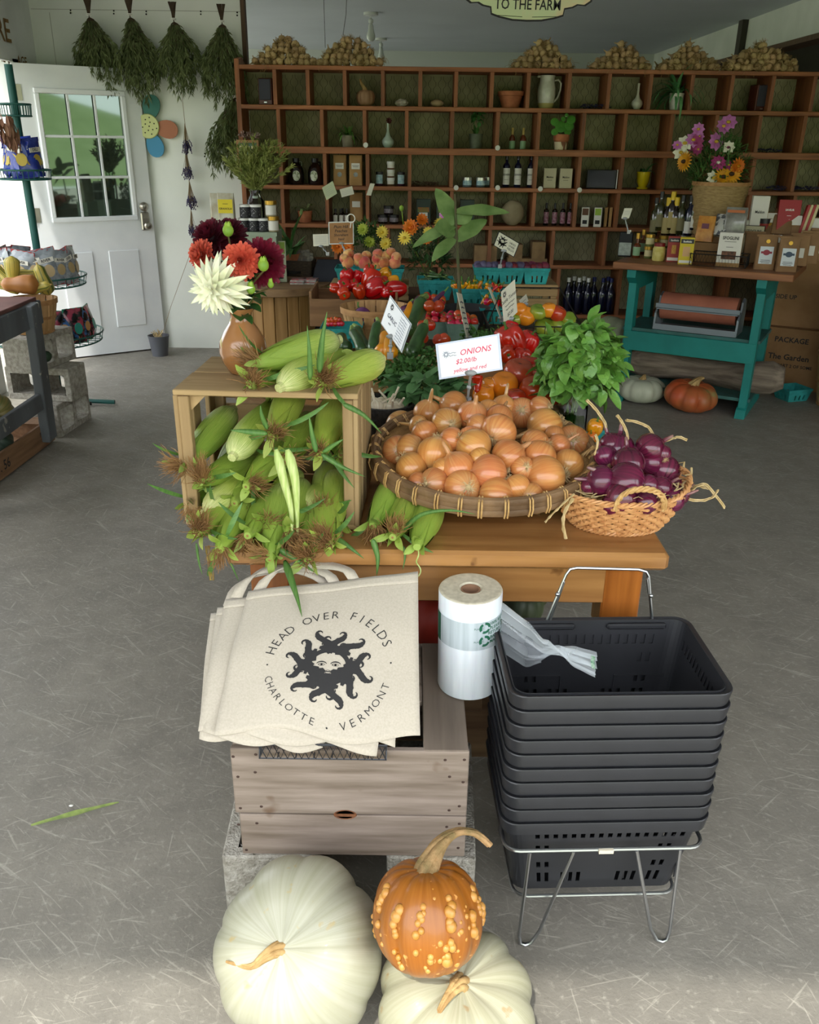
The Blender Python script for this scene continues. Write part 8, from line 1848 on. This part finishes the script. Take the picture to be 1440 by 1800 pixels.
for i, (x, y, R, n, a, b_, lab, w_, la) in enumerate(((1204, 252, .048, 8, cWh, cYc, 'white cosmos at the upper left of the big bouquet', .36, 1), (1197, 268, .046, 8, cWh, cYc, 'white cosmos just below the other at the left', .36, 1), (1203, 284, .058, 18, cSun, cBr, 'sunflower facing left on the left of the bouquet', .14, 2), (1191, 255, .03, 8, cPk, cYc, 'small mauve cosmos at the far left edge', .36, 1),
  (1222, 252, .05, 10, cMag, cMag, 'magenta dahlia-like bloom left of centre', .3, 2), (1219, 246, .045, 8, cPk, cYc, 'pink cosmos above the magenta bloom', .36, 1), (1227, 262, .034, 8, cMag, cYc, 'deep pink cosmos below the magenta bloom', .36, 1), (1230, 240, .028, 8, cPk, cYc, 'mauve cosmos in profile above the magenta bloom', .36, 1), (1228, 227, .036, 8, cPk, cYc, 'pink cosmos seen edge-on at the top left', .36, 1),
  (1259, 249, .05, 8, cPk, cYc, 'large open pink cosmos in the middle of the bouquet', .4, 1), (1281, 215, .048, 8, cPk, cYc, 'pink cosmos at the very top of the bouquet', .4, 1), (1272, 222, .044, 8, cPk, cYc, 'pink cosmos just left of the topmost one', .4, 1), (1281, 259, .036, 8, cWh, cMag, 'pale pink and white cosmos right of centre', .36, 1), (1263, 286, .044, 10, cMag, cWh, 'white-edged magenta cosmos above the sunflowers', .34, 1), (1281, 290, .03, 8, cMag, cYc, 'small magenta cosmos beside the sunflower', .34, 1),
  (1286, 306, .062, 18, cSun, cBr, 'front sunflower on the right of the bouquet', .14, 2), (1271, 311, .055, 16, cSun, cBr, 'rusty sunflower behind and left of the front one', .14, 2), (1298, 292, .048, 14, cOr, cSun, 'orange bloom at the right edge of the bouquet', .2, 2), (1281, 325, .055, 14, cSun, cBr, 'sunflower drooping over the basket rim', .16, 2), (1254, 313, .044, 7, cWh, cYc, 'white cosmos low over the basket rim', .36, 1))):
  d = (-1, -.5, .1) if 'facing left' in lab else (ru(-.4, .4), -1, ru(-.1, .6)); flower('sunflower' if 'sunflower' in lab else 'cosmos_flower', lab, (x, y), Yf - (.05 if y > 280 else 0), R, n, a, b_, d, w_, 8, la, bb + V((ru(-.05, .05), 0, 0)))
# ------------------------------------------------------------ spool table and its load
mSpool = wood('spool_pine', '#a8804e', '#83602f', ax=2, scale=2, rough=.6, spots=('#5f3a1e', 9, .69)); mSpT = wood('spool_top', '#8d6f4c', '#6d5236', ax=0, scale=2, rough=.6)
sc_ = V((-.86, 5.62, 0)); spl = E('spool_table', 'round cable-spool table with pine staves standing behind the vase', 'table', sc_)
f = MB(); f.lathe([(0, .70), (.33, .70), (.335, .705), (.335, .742), (.33, .747), (0, .747)], 48); f.build('round_top', mSpT, spl, ang=30); f = MB(); f.lathe([(0, 0), (.33, 0), (.335, .005), (.335, .04), (0, .045)], 48); f.build('round_base', mSpT, spl, ang=30)
for k in range(18):
  a = 2 * pi * k / 18; f = MB(); f.box((.215, 0, .372), (.022, .073, .655), Matrix.Rotation(a, 4, 'Z'), bev=.003); f.build('stave', mSpool, spl, smooth=False)
ZS = .748
def SP(x, y, b=0, z=ZS): q = pz(x, y, z); return V((q.x, q.y + b, z))
mPG = mat('pale_green_paint', '#93a08c', '#86937f', scale=5, rough=.6)
q = pY(453, 405, 5.66); r = E('painted_box', 'pale green wooden box with shelf jars on top, on the spool table', 'box', (q.x, 5.66, ZS + .001)); hb2 = q.z - ZS; f = MB(); f.box((0, 0, hb2 / 2), (.27, .24, hb2), bev=.004); f.build('case', mPG, r, smooth=False); f = MB(); f.box((0, -.122, hb2 - .012), (.28, .01, .022)); f.build('lip', mPG, r, smooth=False)
ZJ = ZS + hb2 + .002
def J(x, Y=5.60, z=None): q = pY(x, 400, Y); return V((q.x, Y, ZJ if z is None else z))
for i, x in enumerate((430, 447, 464)): place('jblk', J(x, 5.585), label=('left', 'middle', 'right')[i] + ' black-labelled jar in the lower row on the pale green box')
for i, x in enumerate((433, 451)): place('jblk', J(x, 5.585, ZJ + .079), label=('left', 'right')[i] + ' black-labelled jar in the upper row on the pale green box')
place('jgold', J(481, 5.585), label='lower gold-lidded jar beside the black ones'); place('jgold', J(478, 5.585, ZJ + .091), label='upper gold-lidded jar beside the black ones')
jv = J(452, 5.70); r = lathed('glass_vase', 'clear glass jar vase behind the black-labelled jars', 'vase', jv, [(.045, 0), (.052, .01), (.052, .17), (.03, .21), (.036, .235), (.034, .24)], mGl); bunch('dried_bouquet', 'airy yellow-green dried herb bouquet standing in the clear glass jar', jv + V((0, 0, .20)), .36, .22, mat('dried_yellowgreen', '#8f9450', '#6f7a3c', scale=12, rough=.85), 61, 60, stemL=.03, up=True, cat='dried flowers', lean=.04)
for i, (x, d) in enumerate(((388, .03), (401, 0))): q = pY(x, 410, 5.56 + d); bag(V((q.x, 5.56 + d, q.z)), .105, .05, .235, mat('pouch_clear', '#b9b7a8', '#9a8f74', scale=14, rough=.25, coat=.4), ('clear granola pouch behind, at the left of the jars', 'clear granola pouch with a yellow label in front')[i], (('GRANOLA', 0, .62, .07), ('~', 0, .74, .3)) if i else (), (.85, .34, .68) if i else None, mLblY, name='granola_pouch')
q = pY(394, 410, 5.56); f = MB(); f.box((0, 0, (q.z - ZS) / 2), (.15, .12, q.z - ZS - .002)); o = f.build('stand_box', mPG, loc=(q.x, 5.57, ZS + .001), smooth=False); tag(o, 'small pale riser box under the granola pouches', 'box')
carton(SP(489, 497, .05), .10, .03, .25, mat('carton_wht', '#c5c8b8', '#a9b592', scale=9, rough=.6), 'tall white and green booklet box beside the wine red dahlia', (('~', 0, .8, .4),), (0, 0, .1), bands=(('green_top', 0, .84, .9, .28, mat('apple_green', '#7f9a3c', rough=.6)), ('dark_seal', .15, .14, .3, .12, mInk)))
mTwg = mat('dark_wicker', '#4a3c2e', '#2c231a', scale=40, st=(1, 1, 4), rough=.8, bump=.6)
q = SP(524, 486, .08); r = E('wicker_box', 'dark woven box full of seed packets on the spool table', 'basket', q, (0, 0, -.1)); f = MB(); f.rr([(.10, .075, .01, 0), (.105, .08, .01, .10), (.095, .07, .01, .10), (.09, .065, .01, .01)], 2, cap0=False); f.build('weave', mTwg, r, smooth=False)
for k in range(9):
  f = MB(); f.box((0, 0, .055), (.075, .003, .11)); o = f.build('seed_packet', mat('packet%d' % (k % 3), ('#8a857a', '#7a6a58', '#a39c8c')[k % 3], '#5c5a55', scale=30, rough=.6), loc=q + V((-.05 + (k % 3) * .045, -.045 + (k // 3) * .035, .03 + .012 * (k // 3))), rot=(rad(-25), rad(ru(-18, 18)), ru(-.2, .2)), smooth=False); tag(o, 'seed packet standing in the dark woven box, ' + ('front', 'middle', 'rear')[k // 3] + ' row', 'seed packet', 'seed packets, ' + ('front', 'middle', 'rear')[k // 3] + ' row')
for k, (x, lab) in enumerate(((524, 'left'), (546, 'right'))):
  q = SP(x, 500, .03)
  for j in range(4): f = MB(); f.box((0, 0, .004), (.09, .07, .007)); o = f.build('booklet', mat('booklet%d' % (j % 2), ('#b8b4ac', '#9a3a3c')[j % 2], '#7d7a76', scale=30, rough=.5), loc=q + V((ru(-.006, .006), 0, j * .0085)), rot=(0, 0, ru(-.2, .2)), smooth=False); tag(o, 'thin booklet in the ' + lab + ' pile in front of the seed packets', 'booklet', 'booklets, ' + lab + ' pile')
strapplant('potted_plant', 'plant with broad striped strap leaves behind the spool table', pY(512, 440, 5.95) + V((0, 0, -.12)), [(0, 0), (.05, 0), (.06, .1), (.055, .1), (0, .08)], 15, (.16, .34), .017, '#5f8a4c', '#3f6f3a', 8, .08, (45, 88), (.3, 2.0), potm=mTerra)
ps = pY(512, 440, 5.95) + V((0, 0, -.122)); f = MB(); f.lathe([(0, 0), (.14, 0), (.14, .02), (.02, .03), (.02, ps.z - .02), (.12, ps.z - .015), (.12, ps.z)], 20); o = f.build('plant_stand', mBlackM, loc=(ps.x, ps.y, 0)); tag(o, 'dark pedestal stand under the strap-leaved plant', 'stand')
# chair with black bag
ch = E('dark_chair', 'dark wooden chair behind the pepper box with a black bag on it', 'chair', (-.50, 5.75, 0)); mDW = wood('dark_chair_wood', '#4a2f20', '#2f1c12', ax=2)
f = MB(); f.box((0, 0, .44), (.36, .36, .03), bev=.006); f.build('seat', mDW, ch); f = MB(); f.box((0, .17, .70), (.36, .02, .2), bev=.006); f.build('backrest', mDW, ch)
for sx in (-1, 1):
  for sy in (-1, 1): f = MB(); f.tube([(sx * .16, sy * .16, 0), (sx * .15, sy * .15, .8 if sy > 0 else .43)], .016, 8); f.build('leg', mDW, ch)
r = E('black_bag', 'black fabric bag with a small white leaflet on the dark chair', 'bag', (-.50, 5.72, .456)); f = MB(); f.rr([(.15, .10, .03, 0), (.17, .12, .05, .1), (.15, .08, .04, .3), (.12, .02, .015, .42)], 4); f.build('cloth', mat('navy_cloth', '#1f232c', '#171a22', scale=8, rough=.8), r); f = MB(); f.box((0.02, -.125, .14), (.09, .003, .11)); f.build('leaflet', mat('leaflet', '#b9c4cc', rough=.5), r, smooth=False); f = MB(); f.box((-.012, -.127, .14), (.024, .002, .11)); f.build('leaflet_edge', mTeal, r, smooth=False)
# farm stand panel on the shelf end
q = pY(436, 262, 6.60); r = E('farm_sign', 'small faded wooden board lettered FARM on the shelf end', 'sign', q); f = MB(); f.box((0, 0, -.04), (.16, .012, .20), bev=.003); f.build('board', wood('faded_board', '#a07850', '#86613c', ax=0), r, smooth=False); f = MB(); f.box((0, -.007, -.04), (.13, .002, .16)); f.build('panel', mat('panel_green', '#4c6450', rough=.7), r, smooth=False); f = MB(); f.text('FARM', .05, TR((0, -.0085, 0), (rad(90), 0, 0)), bold=.02); f.text('FRIEND', .034, TR((0, -.0085, -.06), (rad(90), 0, 0)), bold=.02); f.build('lettering', mLblC, r, smooth=False)
leafheap('dried_blossoms', 'dusty pink dried blossoms on top of the little FARM board', 'dried flowers', q + V((.01, 0, .08)), .07, 120, (.01, .02), (.004, .008), mat('dusty_pink', '#7d5a58', '#a08c80', scale=30, rough=.8), (-.3, 1), (-20, 80), 25, None, None, (1.2, .6, .5))
# ------------------------------------------------------------ left edge: blocks, bench, squash basket
def blk(loc, rz, lab, rx=0, ry=90): place('cinder', loc, (rad(rx), rad(ry), rz), label=lab)
blk((-2.17, 4.86, .095), rad(-6), 'lowest concrete block of the stack by the bench'); blk((-2.13, 4.75, .286), rad(82), 'middle concrete block of the stack by the bench'); blk((-2.21, 4.84, .477), rad(-12), 'topmost concrete block of the stack, under the squash basket')
for k in (0,):
  f = MB(); f.ball((0, 0, 0), (.035, .035, .032), 14, 10, None, 0, lambda d: 1 + .05 * noise.noise(d * 2)); o = f.build('small_gourd', mat('gourd_dark', '#1f3324', '#2c4430', scale=10, rough=.5), loc=(-2.05, 4.72, .455)); tag(o, 'small dark green gourd sitting in the hole of the top block', 'gourd')
mBen = mat('bench_grey', '#5f6468', '#4b4e50', scale=5, st=(1, 1, .3), rough=.8, bump=.3, bscale=20, rand=.05, spots=('#8a8880', 18, .66)); mBenT = mat('bench_top_red', '#6f4a44', '#5a3a36', scale=6, rough=.7)
bn = E('old_bench', 'worn grey-blue wooden bench with a faded red top at the left edge', 'bench', (-2.28, 4.0, 0))
f = MB(); f.box((0, 0, .80), (.60, 1.12, .02), bev=.003); f.build('bench_top', mBenT, bn, smooth=False);
for sx in (-1, 1): f = MB(); f.box((sx * .30, 0, .73), (.03, 1.14, .12), bev=.004); f.build('side_rail', mBen, bn, smooth=False)
f = MB(); f.box((0, .57, .73), (.62, .03, .12), bev=.004); f.build('end_rail', mBen, bn, smooth=False)
for sx in (-1, 1):
  for sy in (-1, 1): f = MB(); f.box((0, 0, 0), (.05, .10, .75), TR((sx * .30, sy * .46, .42), (rad(4 * sy), rad(3 * sx), 0)), bev=.004); f.build('leg', mBen, bn, smooth=False)
f = MB(); f.box((.29, 0, .28), (.03, 1.1, .09), bev=.004); f.build('lower_rail', mBen, bn, smooth=False)
place('peck', (-2.115, 4.80, .574), (0, 0, 0), (1.08, 1.08, .98), label='tall splint basket of striped squash on the concrete blocks')
mDel = mat('delicata', '#b5a24c', '#55622e', scale=3.4, rad_=1.6, st=(1, .25, 1), rough=.4, lo=.52, hi=.58, rand=.08); mBut = mat('butternut', '#b0743a', '#8f5c2c', scale=6, rough=.45)
def gourdf(m, L, r0, r1, nm_='squash'):
  def fn():
    r = E(nm_, '', 'squash'); f = MB(); P = [];
    for i in range(15): t = i / 14; P.append((max(.001, (r0 * (1 - sm(t, .35, .75)) + r1 * sm(t, .35, .75)) * (sin(pi * min(1, max(0, t * .96 + .02))) * 2.6 if not .2 < t < .8 else 1) if False else (r0 + (r1 - r0) * sm(t, .35, .7)) * min(1, (sin(pi * min(.995, max(.005, t))) * 2.4)) ** .6), (t - .5) * L))
    f.lathe(P, 24, None, 0, lambda q, i, R, z: (R * (1 - .05 * (1 - abs(cos(5 * q)))), z), cap=False); f.build('flesh', m, r, ang=80); g = MB(); g.tube([(0, 0, L * .48), (.004, 0, L * .56)], .006, 6); g.build('stem', mStem, r); return r
  return fn
proto('deli', gourdf(mDel, .17, .042, .032)); proto('butt', gourdf(mBut, .19, .05, .036))
for i, (x, y, k, d, s, Y_) in enumerate(((22, 478, 'deli', (-.1, 0, -1), 1, 4.84), (8, 488, 'deli', (-.6, 0, .7), 1, 4.88), (45, 484, 'deli', (1, .3, .1), .9, 4.92), (35, 500, 'butt', (-1, -.1, .0), 1.05, 4.72), (76, 492, 'deli', (-.25, 0, 1), 1, 4.82), (68, 505, 'deli', (1, 0, .2), .8, 4.75), (14, 502, 'deli', (-1, 0, .2), .9, 4.78))):
  place(k, None, M=along(pY(x, y, Y_), d, ru(0, 6), s), label=('striped delicata squash standing second from the left in the tall basket', 'striped delicata squash at the left edge of the picture', 'striped squash lying at the back of the tall basket', 'smooth tan squash lying across the front of the tall basket', 'slender striped squash leaning on the right of the tall basket', 'small striped squash low at the right rim', 'striped squash at the lower left rim of the tall basket')[i])
# floor crate with pumpkins under the bench
fc = E('floor_crate', 'long low wooden crate on the floor at the left edge, stencilled 56', 'crate', (-2.29, 4.17, 0), (0, 0, rad(-2))); mFC = wood('floor_crate_wood', '#8b6a4c', '#6c4f36', ax=1, rough=.75)
f = MB(); f.box((.255, 0, .075), (.016, .86, .13), bev=.002); f.build('side_board', mFC, fc, smooth=False); f = MB(); f.box((-.255, 0, .075), (.016, .86, .13), bev=.002); f.build('side_board', mFC, fc, smooth=False)
for sy in (-1, 1): f = MB(); f.box((0, sy * .422, .075), (.5, .016, .13), bev=.002); f.build('end_board', mFC, fc, smooth=False)
f = MB(); f.box((0, 0, .02), (.5, .84, .014)); f.box((.15, .36, .132), (.2, .1, .012)); f.build('floor_slats', mFC, fc, smooth=False); f = MB(); f.text('VT. 56', .07, TR((.2642, -.19, .07), (rad(90), 0, rad(90))), bold=.015); f.text('FARM', .035, TR((.2642, .3, .09), (rad(90), 0, rad(90))), bold=.015); f.build('stencil', mInk, fc, smooth=False)
def pk(key, r_, h_, c1, c2, sd, lob=10, dep=.1): proto(key, lambda: pumpkin('pumpkin', r_, h_, lob, dep, mat('skin' + key, c1, c2, scale=6, rad_=1.5, rough=.45), mStem, ([(0, 0, 0), (.004, 0, .02), (.012, 0, .035)], .014, .007), seed=sd))
pk('p_or', .12, .10, '#c95a1e', '#b0491a', 9); pk('p_br', .12, .10, '#8f7a44', '#5f6a3a', 10); pk('p_dg', .11, .10, '#26352a', '#34443a', 11); pk('p_gw', .10, .09, '#a8ad94', '#969c84', 12)
place('p_or', (-2.22, 3.98, .245), (rad(80), 0, .3), label='orange pumpkin in the floor crate at the left edge'); place('p_br', (-2.22, 4.34, .235), (rad(85), 0, .6), label='greenish brown pumpkin in the floor crate'); place('p_dg', (-2.13, 4.14, .14), (rad(50), 0, 0), .85, label='dark green pumpkin lowest in the floor crate'); place('p_gw', (-2.28, 4.2, .44), (rad(70), 0, .4), label='pale grey pumpkin on top under the bench')
f = MB(); f.box((0, 0, 0), (.012, .012, .001)); f = MB(); f.tube([pz(132, 711, .02) - pz(132, 711, .02), pz(153, 709, .02) - pz(132, 711, .02) + V((.03, 0, 0))], .012, 8); o = f.build('caster_rod', mBlackM, loc=pz(132, 711, .02)); tag(o, 'short dark rod on the floor beside the concrete blocks', 'rod')
# ------------------------------------------------------------ green wire rack with snack bags
mGrn = mat('rack_green', '#14504a', rough=.5); gr = E('snack_rack', 'green revolving wire rack with round baskets of snack bags by the door', 'display rack', (-2.26, 5.32, 0))
f = MB(); f.tube([(0, 0, .02), (0, 0, 1.95)], .022, 12); f.build('pole', mGrn, gr); f = MB();
for a in range(3): f.tube([(0, 0, .03), (.35 * cos(a * 2.1), .35 * sin(a * 2.1), .02)], .014, 8)
f.build('base', mGrn, gr)
TIERS = []
for i, (x, y, R) in enumerate(((36, 182, .17), (72, 300, .26), (135, 490, .36), (165, 592, .42))):
  q = pX(x, y, -2.26 + R) if False else pY(x, y, 5.2); z = q.z; R = q.x + 2.26; TIERS.append((R, z)); f = MB(); h = .05 if i else .06
  for zz, rr0 in ((z, R), (z - h, R * .96)): f.tube([(rr0 * cos(k * pi / 20), rr0 * sin(k * pi / 20), zz) for k in range(40)], .005, 6, closed=True)
  n = 30
  for k in range(n): a = 2 * pi * k / n; f.tube([(R * cos(a), R * sin(a), z), (R * .96 * cos(a), R * .96 * sin(a), z - h), (0.02 * cos(a), .02 * sin(a), z - h)], .0024, 4)
  f.build('round_basket', mGrn, gr)
def snack(c1, c2, cx_, cy_, nm_, ink=None, t=''):
  def fn():
    r = E('snack_bag', '', 'snack bag'); f = MB(); w, h = .075, .11
    f.grid(lambda u, v: ((u - .5) * 2 * w * (1 - .04 * sin(pi * v)), -.028 * (sin(pi * u) * sin(pi * v)) ** .6 - .001 + .002 * sin(u * 25) * (1 if v < .08 or v > .92 else 0), (v - .5) * 2 * h), 14, 12); f.grid(lambda u, v: (-(u - .5) * 2 * w * (1 - .04 * sin(pi * v)), .028 * (sin(pi * u) * sin(pi * v)) ** .6 + .001, (v - .5) * 2 * h), 14, 12)
    f.build('foil', mat('foil' + nm_, c1, c2, scale=22, rough=.25, coat=.4, lo=.45, hi=.55), r)
    for z in (-.1, .1): g = MB(); g.box((0, 0, z), (.152, .005, .022)); g.build('seal_strip', mat('seal' + nm_, cx_, rough=.35), r, smooth=False)
    g = MB(); g.lathe([(0, .0), (.030, 0), (.030, .002), (0, .002)], 18, TR((.0, -.0295, -.015), (rad(90), 0, 0), (1, 1.2, 1))); g.build('picture', mat('pic' + nm_, cy_, rough=.4), r, smooth=False)
    if t: g = MB(); g.box((0, -.0285, .045), (.09, .003, .026)); np_ = g.build('name_panel', mLblW, r, smooth=False); g = MB(); g.text(t, .022, TR((0, -.0305, .045), (rad(90), 0, 0)), bold=.03); g.build('lettering', mInk, np_, smooth=False)
    return r
  return fn
proto('sn0', snack('#1b2f8a', '#223c9f', '#1b2f8a', '#b5a04a', 'a', t='DELI')); proto('sn1', snack('#9aa0a8', '#7d848c', '#8f2a30', '#b09a70', 'b', t='RIVER')); proto('sn2', snack('#14161f', '#a8425a', '#17806a', '#2f8f84', 'c')); proto('sn3', snack('#14161f', '#3a6aa8', '#b8791c', '#c0935a', 'd'))
random.seed(8)
for ti, keys, n0 in ((1, ('sn0', 'sn0'), 14), (2, ('sn1', 'sn1'), 18), (3, ('sn2', 'sn3'), 20)):
  R, z = TIERS[ti]
  for k in range(n0):
    a = 2 * pi * k / n0 + .1; rr0 = (R - .07); x, y = -2.26 + rr0 * cos(a), 5.32 + rr0 * sin(a)
    if x < -2.7 or (a > .2 and a < 2.2): continue
    if ti == 3 and -2.3 < x < -2.0 and y < 5.05: pass
    place(keys[k % 2], None, M=TR((x, y, z + .065), (rad(ru(-14, 6)), rad(ru(-14, 14)), a + pi / 2), ru(.85, 1.0)), label=('blue foil snack bag in the upper rack basket', 'silver-grey snack bag in the middle rack basket', 'dark patterned snack bag in the lowest rack basket')[ti - 1], group=('blue snack bags', 'silver snack bags', 'dark patterned snack bags')[ti - 1])
# rusty dried leaves hanging on the rack
leafheap('dried_leaf_string', 'rust-brown dried leaves hanging from the top of the green rack', 'dried leaves', pY(14, 235, 5.1), .05, 60, (.04, .09), (.006, .012), mat('rust_leaf', '#6f4a3a', '#8a6650', scale=20, rough=.8), (0, .6), (-95, -60), 28, None, None, (1.2, .6, 2.2))
